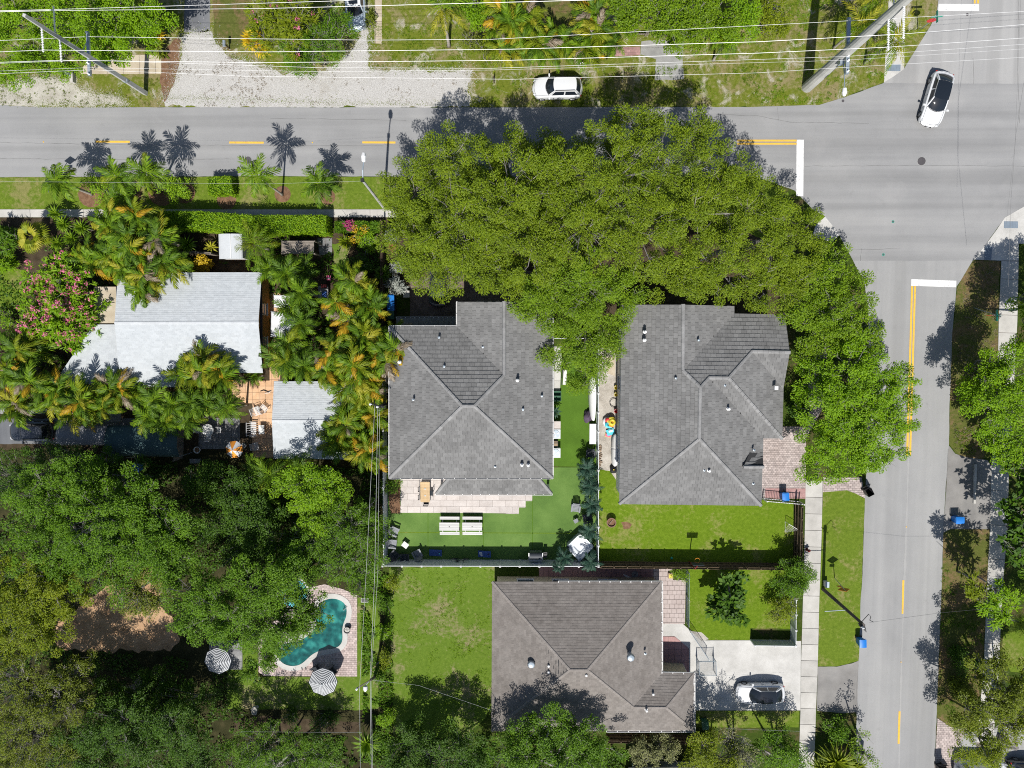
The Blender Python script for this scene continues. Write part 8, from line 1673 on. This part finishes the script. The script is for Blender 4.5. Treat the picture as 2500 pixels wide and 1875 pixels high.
p = TW('C1', 1597, 742); t = thing('garden_slab_bench', 'grey stone bench in deep shade below the urn', 'bench', p); MB().box(0, 0, .4, .95, .42, .06).build('seat', M['slate'], t); MB().box(-.35, 0, 0, .1, .36, .4).build('leg', M['slate'], t); MB().box(.35, 0, 0, .1, .36, .4).build('leg', M['slate'], t)
p = TW('B2', 678, 760); t = thing('garden_cushion', 'red and white cushion lying in the dark garden', 'cushion', p); MB().box(0, 0, .1, .38, .42, .14).build('pad', M['magenta'], t); MB().box(0, -.05, .24, .2, .1, .02).build('patch', M['fabric_white'], t)
p = TW('B2', 645, 880); t = thing('workbench', 'blue grey toolbox bench hidden below the palms', 'bench', p); MB().box(0, 0, .6, .9, 1.2, .06).build('top', M['slate'], t); MB().box(.15, -.2, .66, .4, .5, .25).build('toolbox', M['board_blue'], t); MB().box(.1, .55, .66, .5, .3, .15).build('tray', M['dkred'], t)
for x in (-.4, .4):
    for y in (-.5, .5): MB().box(x, y, 0, .06, .06, .6).build('leg', M['wood_brown'], t)
p = TW('B2', 1310, 893); t = thing('garden_table', 'pale square side cabinet in the shaded driveway corner', 'cabinet', p); MB().box(0, 0, 0, .5, .55, .6).build('body', M['concrete'], t); MB().box(0, 0, .6, .56, .6, .05).build('top', M['concrete'], t)
# loose tufts of grass along drives and verges
def tufts(name, pts, n, mats, h=(.06, .16)):
    P = poly(pts); xs = [p.x for p in P]; ys = [p.y for p in P]; out = []; P2 = [(p.x, p.y) for p in P]
    while len(out) < n:
        x, y = rnd.uniform(min(xs), max(xs)), rnd.uniform(min(ys), max(ys))
        if inpoly(x, y, P2) and mn.noise(Vector((x, y, 2)) * .7) + .5 * mn.noise(Vector((x, y, 5)) * 2.3) > .05: out.append((x, y))
    q = np.repeat(np.array(out), 7, 0); q = q + RNG.normal(size=q.shape) * .07; m = len(q); q = np.c_[q, RNG.uniform(.03, .08, m)]
    d = unit(m); d[:, 2] = np.abs(d[:, 2]) + .35; nn = np.tile([0, 0, 1.], (m, 1)) + unit(m) * .5
    o = put(leaf_mesh(name, q, d, nn, RNG.uniform(*h, m) * 1.6, RNG.uniform(.018, .04, m), M[mats]), name, kind='stuff'); return o
tufts('dry_tufts', 'A2:0,540 1820,590 1820,860 0,862', 150, 'frond_br', (.03, .08)); tufts('dry_tufts', 'A1:1330,300 2157,500 2157,860 1330,860', 260, 'frond_br', (.03, .08)); tufts('grass_tufts', 'A1:0,640 1300,640 1300,862 0,850', 140, 'olive')
tufts('grass_tufts', 'A2:1000,200 2157,200 2157,560 1000,560', 600, 'oak2'); tufts('grass_tufts', 'A3:0,560 2157,520 2157,850 0,850', 800, 'oak2'); tufts('grass_tufts', 'A4:0,0 1050,0 1020,640 500,840 0,850', 700, 'bright')
tufts('grass_tufts', 'D2:1160,40 2000,40 1990,1150 1200,1200', 700, 'hedge', (.04, .1)); tufts('grass_tufts', 'C4:1560,0 1890,0 1880,720 1600,680', 300, 'oak2'); tufts('grass_tufts', 'D4:1490,0 1850,300 1750,1300 1460,1200', 500, 'mid'); tufts('fallen_leaves', 'C4:1560,0 1890,0 1880,720 1600,680', 300, 'frond_br', (.05, .1)); tufts('fallen_leaves', 'B4:1700,640 1950,640 1930,1650 1580,1650', 400, 'frond_br', (.05, .1))
def scatter_edge(name, pts, n, sd, size, mat, z=.012):
    P = poly(pts); L = []
    for a, b in zip(P, P[1:] + P[:1]): L += [a.lerp(b, i / max(1, int((b - a).length / .1))) for i in range(max(1, int((b - a).length / .1)))]
    Q = np.array([tuple(L[i]) for i in RNG.integers(0, len(L), n)]); Q[:, :2] += RNG.normal(size=(n, 2)) * sd * RNG.uniform(.2, 1.4, (n, 1)); Q[:, 2] = z + RNG.uniform(0, .004, n)
    road = Q[:, 1] > Wp(900, 259).y; Q = Q[road]; k = len(Q); d = unit(k); d[:, 2] = 0
    put(leaf_mesh(name, Q, d, np.tile([0, 0, 1.], (k, 1)), RNG.uniform(.5, 1.5, k) * size, RNG.uniform(.5, 1.3, k) * size, M[mat]), name, kind='stuff')
GE_ = 'A1:1310,790 1400,690 1425,560 1470,480 1475,290 1560,250 1700,262 1740,330 1800,405 1900,470 2100,520 A2:60,520 300,590 560,600 720,530 850,420 930,300 955,210 990,215 998,380 990,540 1010,565 1820,572 1830,640 1795,740 1815,862'
scatter_edge('loose_gravel', GE_, 9000, .34, .055, 'gravel'); scatter_edge('sprouting_grass', GE_, 5000, .34, .05, 'olive', .016)
GS_ = 'A1:0,690 60,690 200,630 400,625 600,650 640,720 760,760 960,790 1020,850 700,855 300,850'
scatter_edge('loose_sand', GS_, 5000, .34, .055, 'sand'); scatter_edge('sprouting_grass', GS_, 3500, .36, .05, 'olive', .016)
# seams of the turf rolls
for i, pts_ in enumerate(((('P', 1045, 1240), ('P', 1045, 1362)), (('P', 1180, 1262), ('P', 1180, 1340)), (('P', 1300, 1215), ('P', 1300, 1365)), (('P', 960, 1300), ('P', 1450, 1302)))):
    a, b = TW(*pts_[0]), TW(*pts_[1]); d = (b - a).normalized(); s_ = Vector((-d.y, d.x, 0)) * .035; MB().add([(q.x, q.y, .0132) for q in (a - s_, b - s_, b + s_, a + s_)], [(0, 1, 2, 3)]).build('turf_seam', M['turf_b' if i < 3 else 'lawn_bright'], kind='structure')
# seams and cracks in the asphalt
def crack(pts, wd=.035, wob=.05, z=.0165, mat='road_tar'):
    P = [TW(*p) for p in pts]; L = []
    for a, b in zip(P, P[1:]):
        k = max(2, int((b - a).length / .35)); L += [a.lerp(b, i / k) for i in range(k)]
    L.append(P[-1]); mb = MB(); rows = []
    for i, p in enumerate(L):
        d = (L[min(i + 1, len(L) - 1)] - L[max(i - 1, 0)]).normalized(); s_ = Vector((-d.y, d.x, 0)); o = s_ * wob * (mn.noise(p * 1.1) + .6 * mn.noise(p * 3.7)); w_ = wd * (.35 + .9 * abs(mn.noise(p * 2.1)))
        rows.append([(p.x + o.x - s_.x * w_ / 2, p.y + o.y - s_.y * w_ / 2, z), (p.x + o.x + s_.x * w_ / 2, p.y + o.y + s_.y * w_ / 2, z)])
    return mb.grid(rows)
mb = MB()
for pts in ((('A1', -300, 1150), ('A1', 1000, 1172), ('A1', 2157, 1180), ('A2', 900, 1180), ('A2', 1400, 1170)), (('A4', 380, 1345), ('A4', 1400, 1342), ('A4', 2300, 1348)), (('B4', 720, 522), ('B4', 850, 530), ('B4', 1150, 522)), (('A4', 1745, 470), ('A4', 1750, 680)), (('A4', 2110, 0), ('A4', 2105, 560), ('A4', 2120, 1000)), (('B4', 830, 620), ('B4', 840, 520)), (('A3', 1830, 925), ('A3', 2157, 940), ('A4', 260, 990), ('A4', 900, 1000)), (('D4', 815, 820), ('D4', 800, 1000), ('D4', 806, 1200)), (('A1', 0, 1285), ('A1', 900, 1292), ('A1', 1900, 1290)), (('A2', 200, 960), ('A2', 1300, 975)), (('C4', 1520, 1000), ('C4', 1540, 650)), (('A4', 160, 870), ('A4', 165, 980))):
    m2 = crack(pts); mb.add(m2.v, m2.f)
m2 = crack((('C4', 1221, 715), ('C4', 1190, 1659), ('D4', 1163, 800), ('D4', 1138, 1900)), .3, .02, .0155); m2.build('road_seam', M['asphalt_n'], kind='structure')
m2 = crack((('C4', 1250, 0), ('C4', 1040, 1000), ('D4', 1000, 300), ('D4', 960, 1700)), .5, .15, .0152) if 0 else None
M['road_tar'] = plain('road_tar', (.11, .11, .108), .9, .2); mb.build('road_crack', M['road_tar'], kind='stuff')
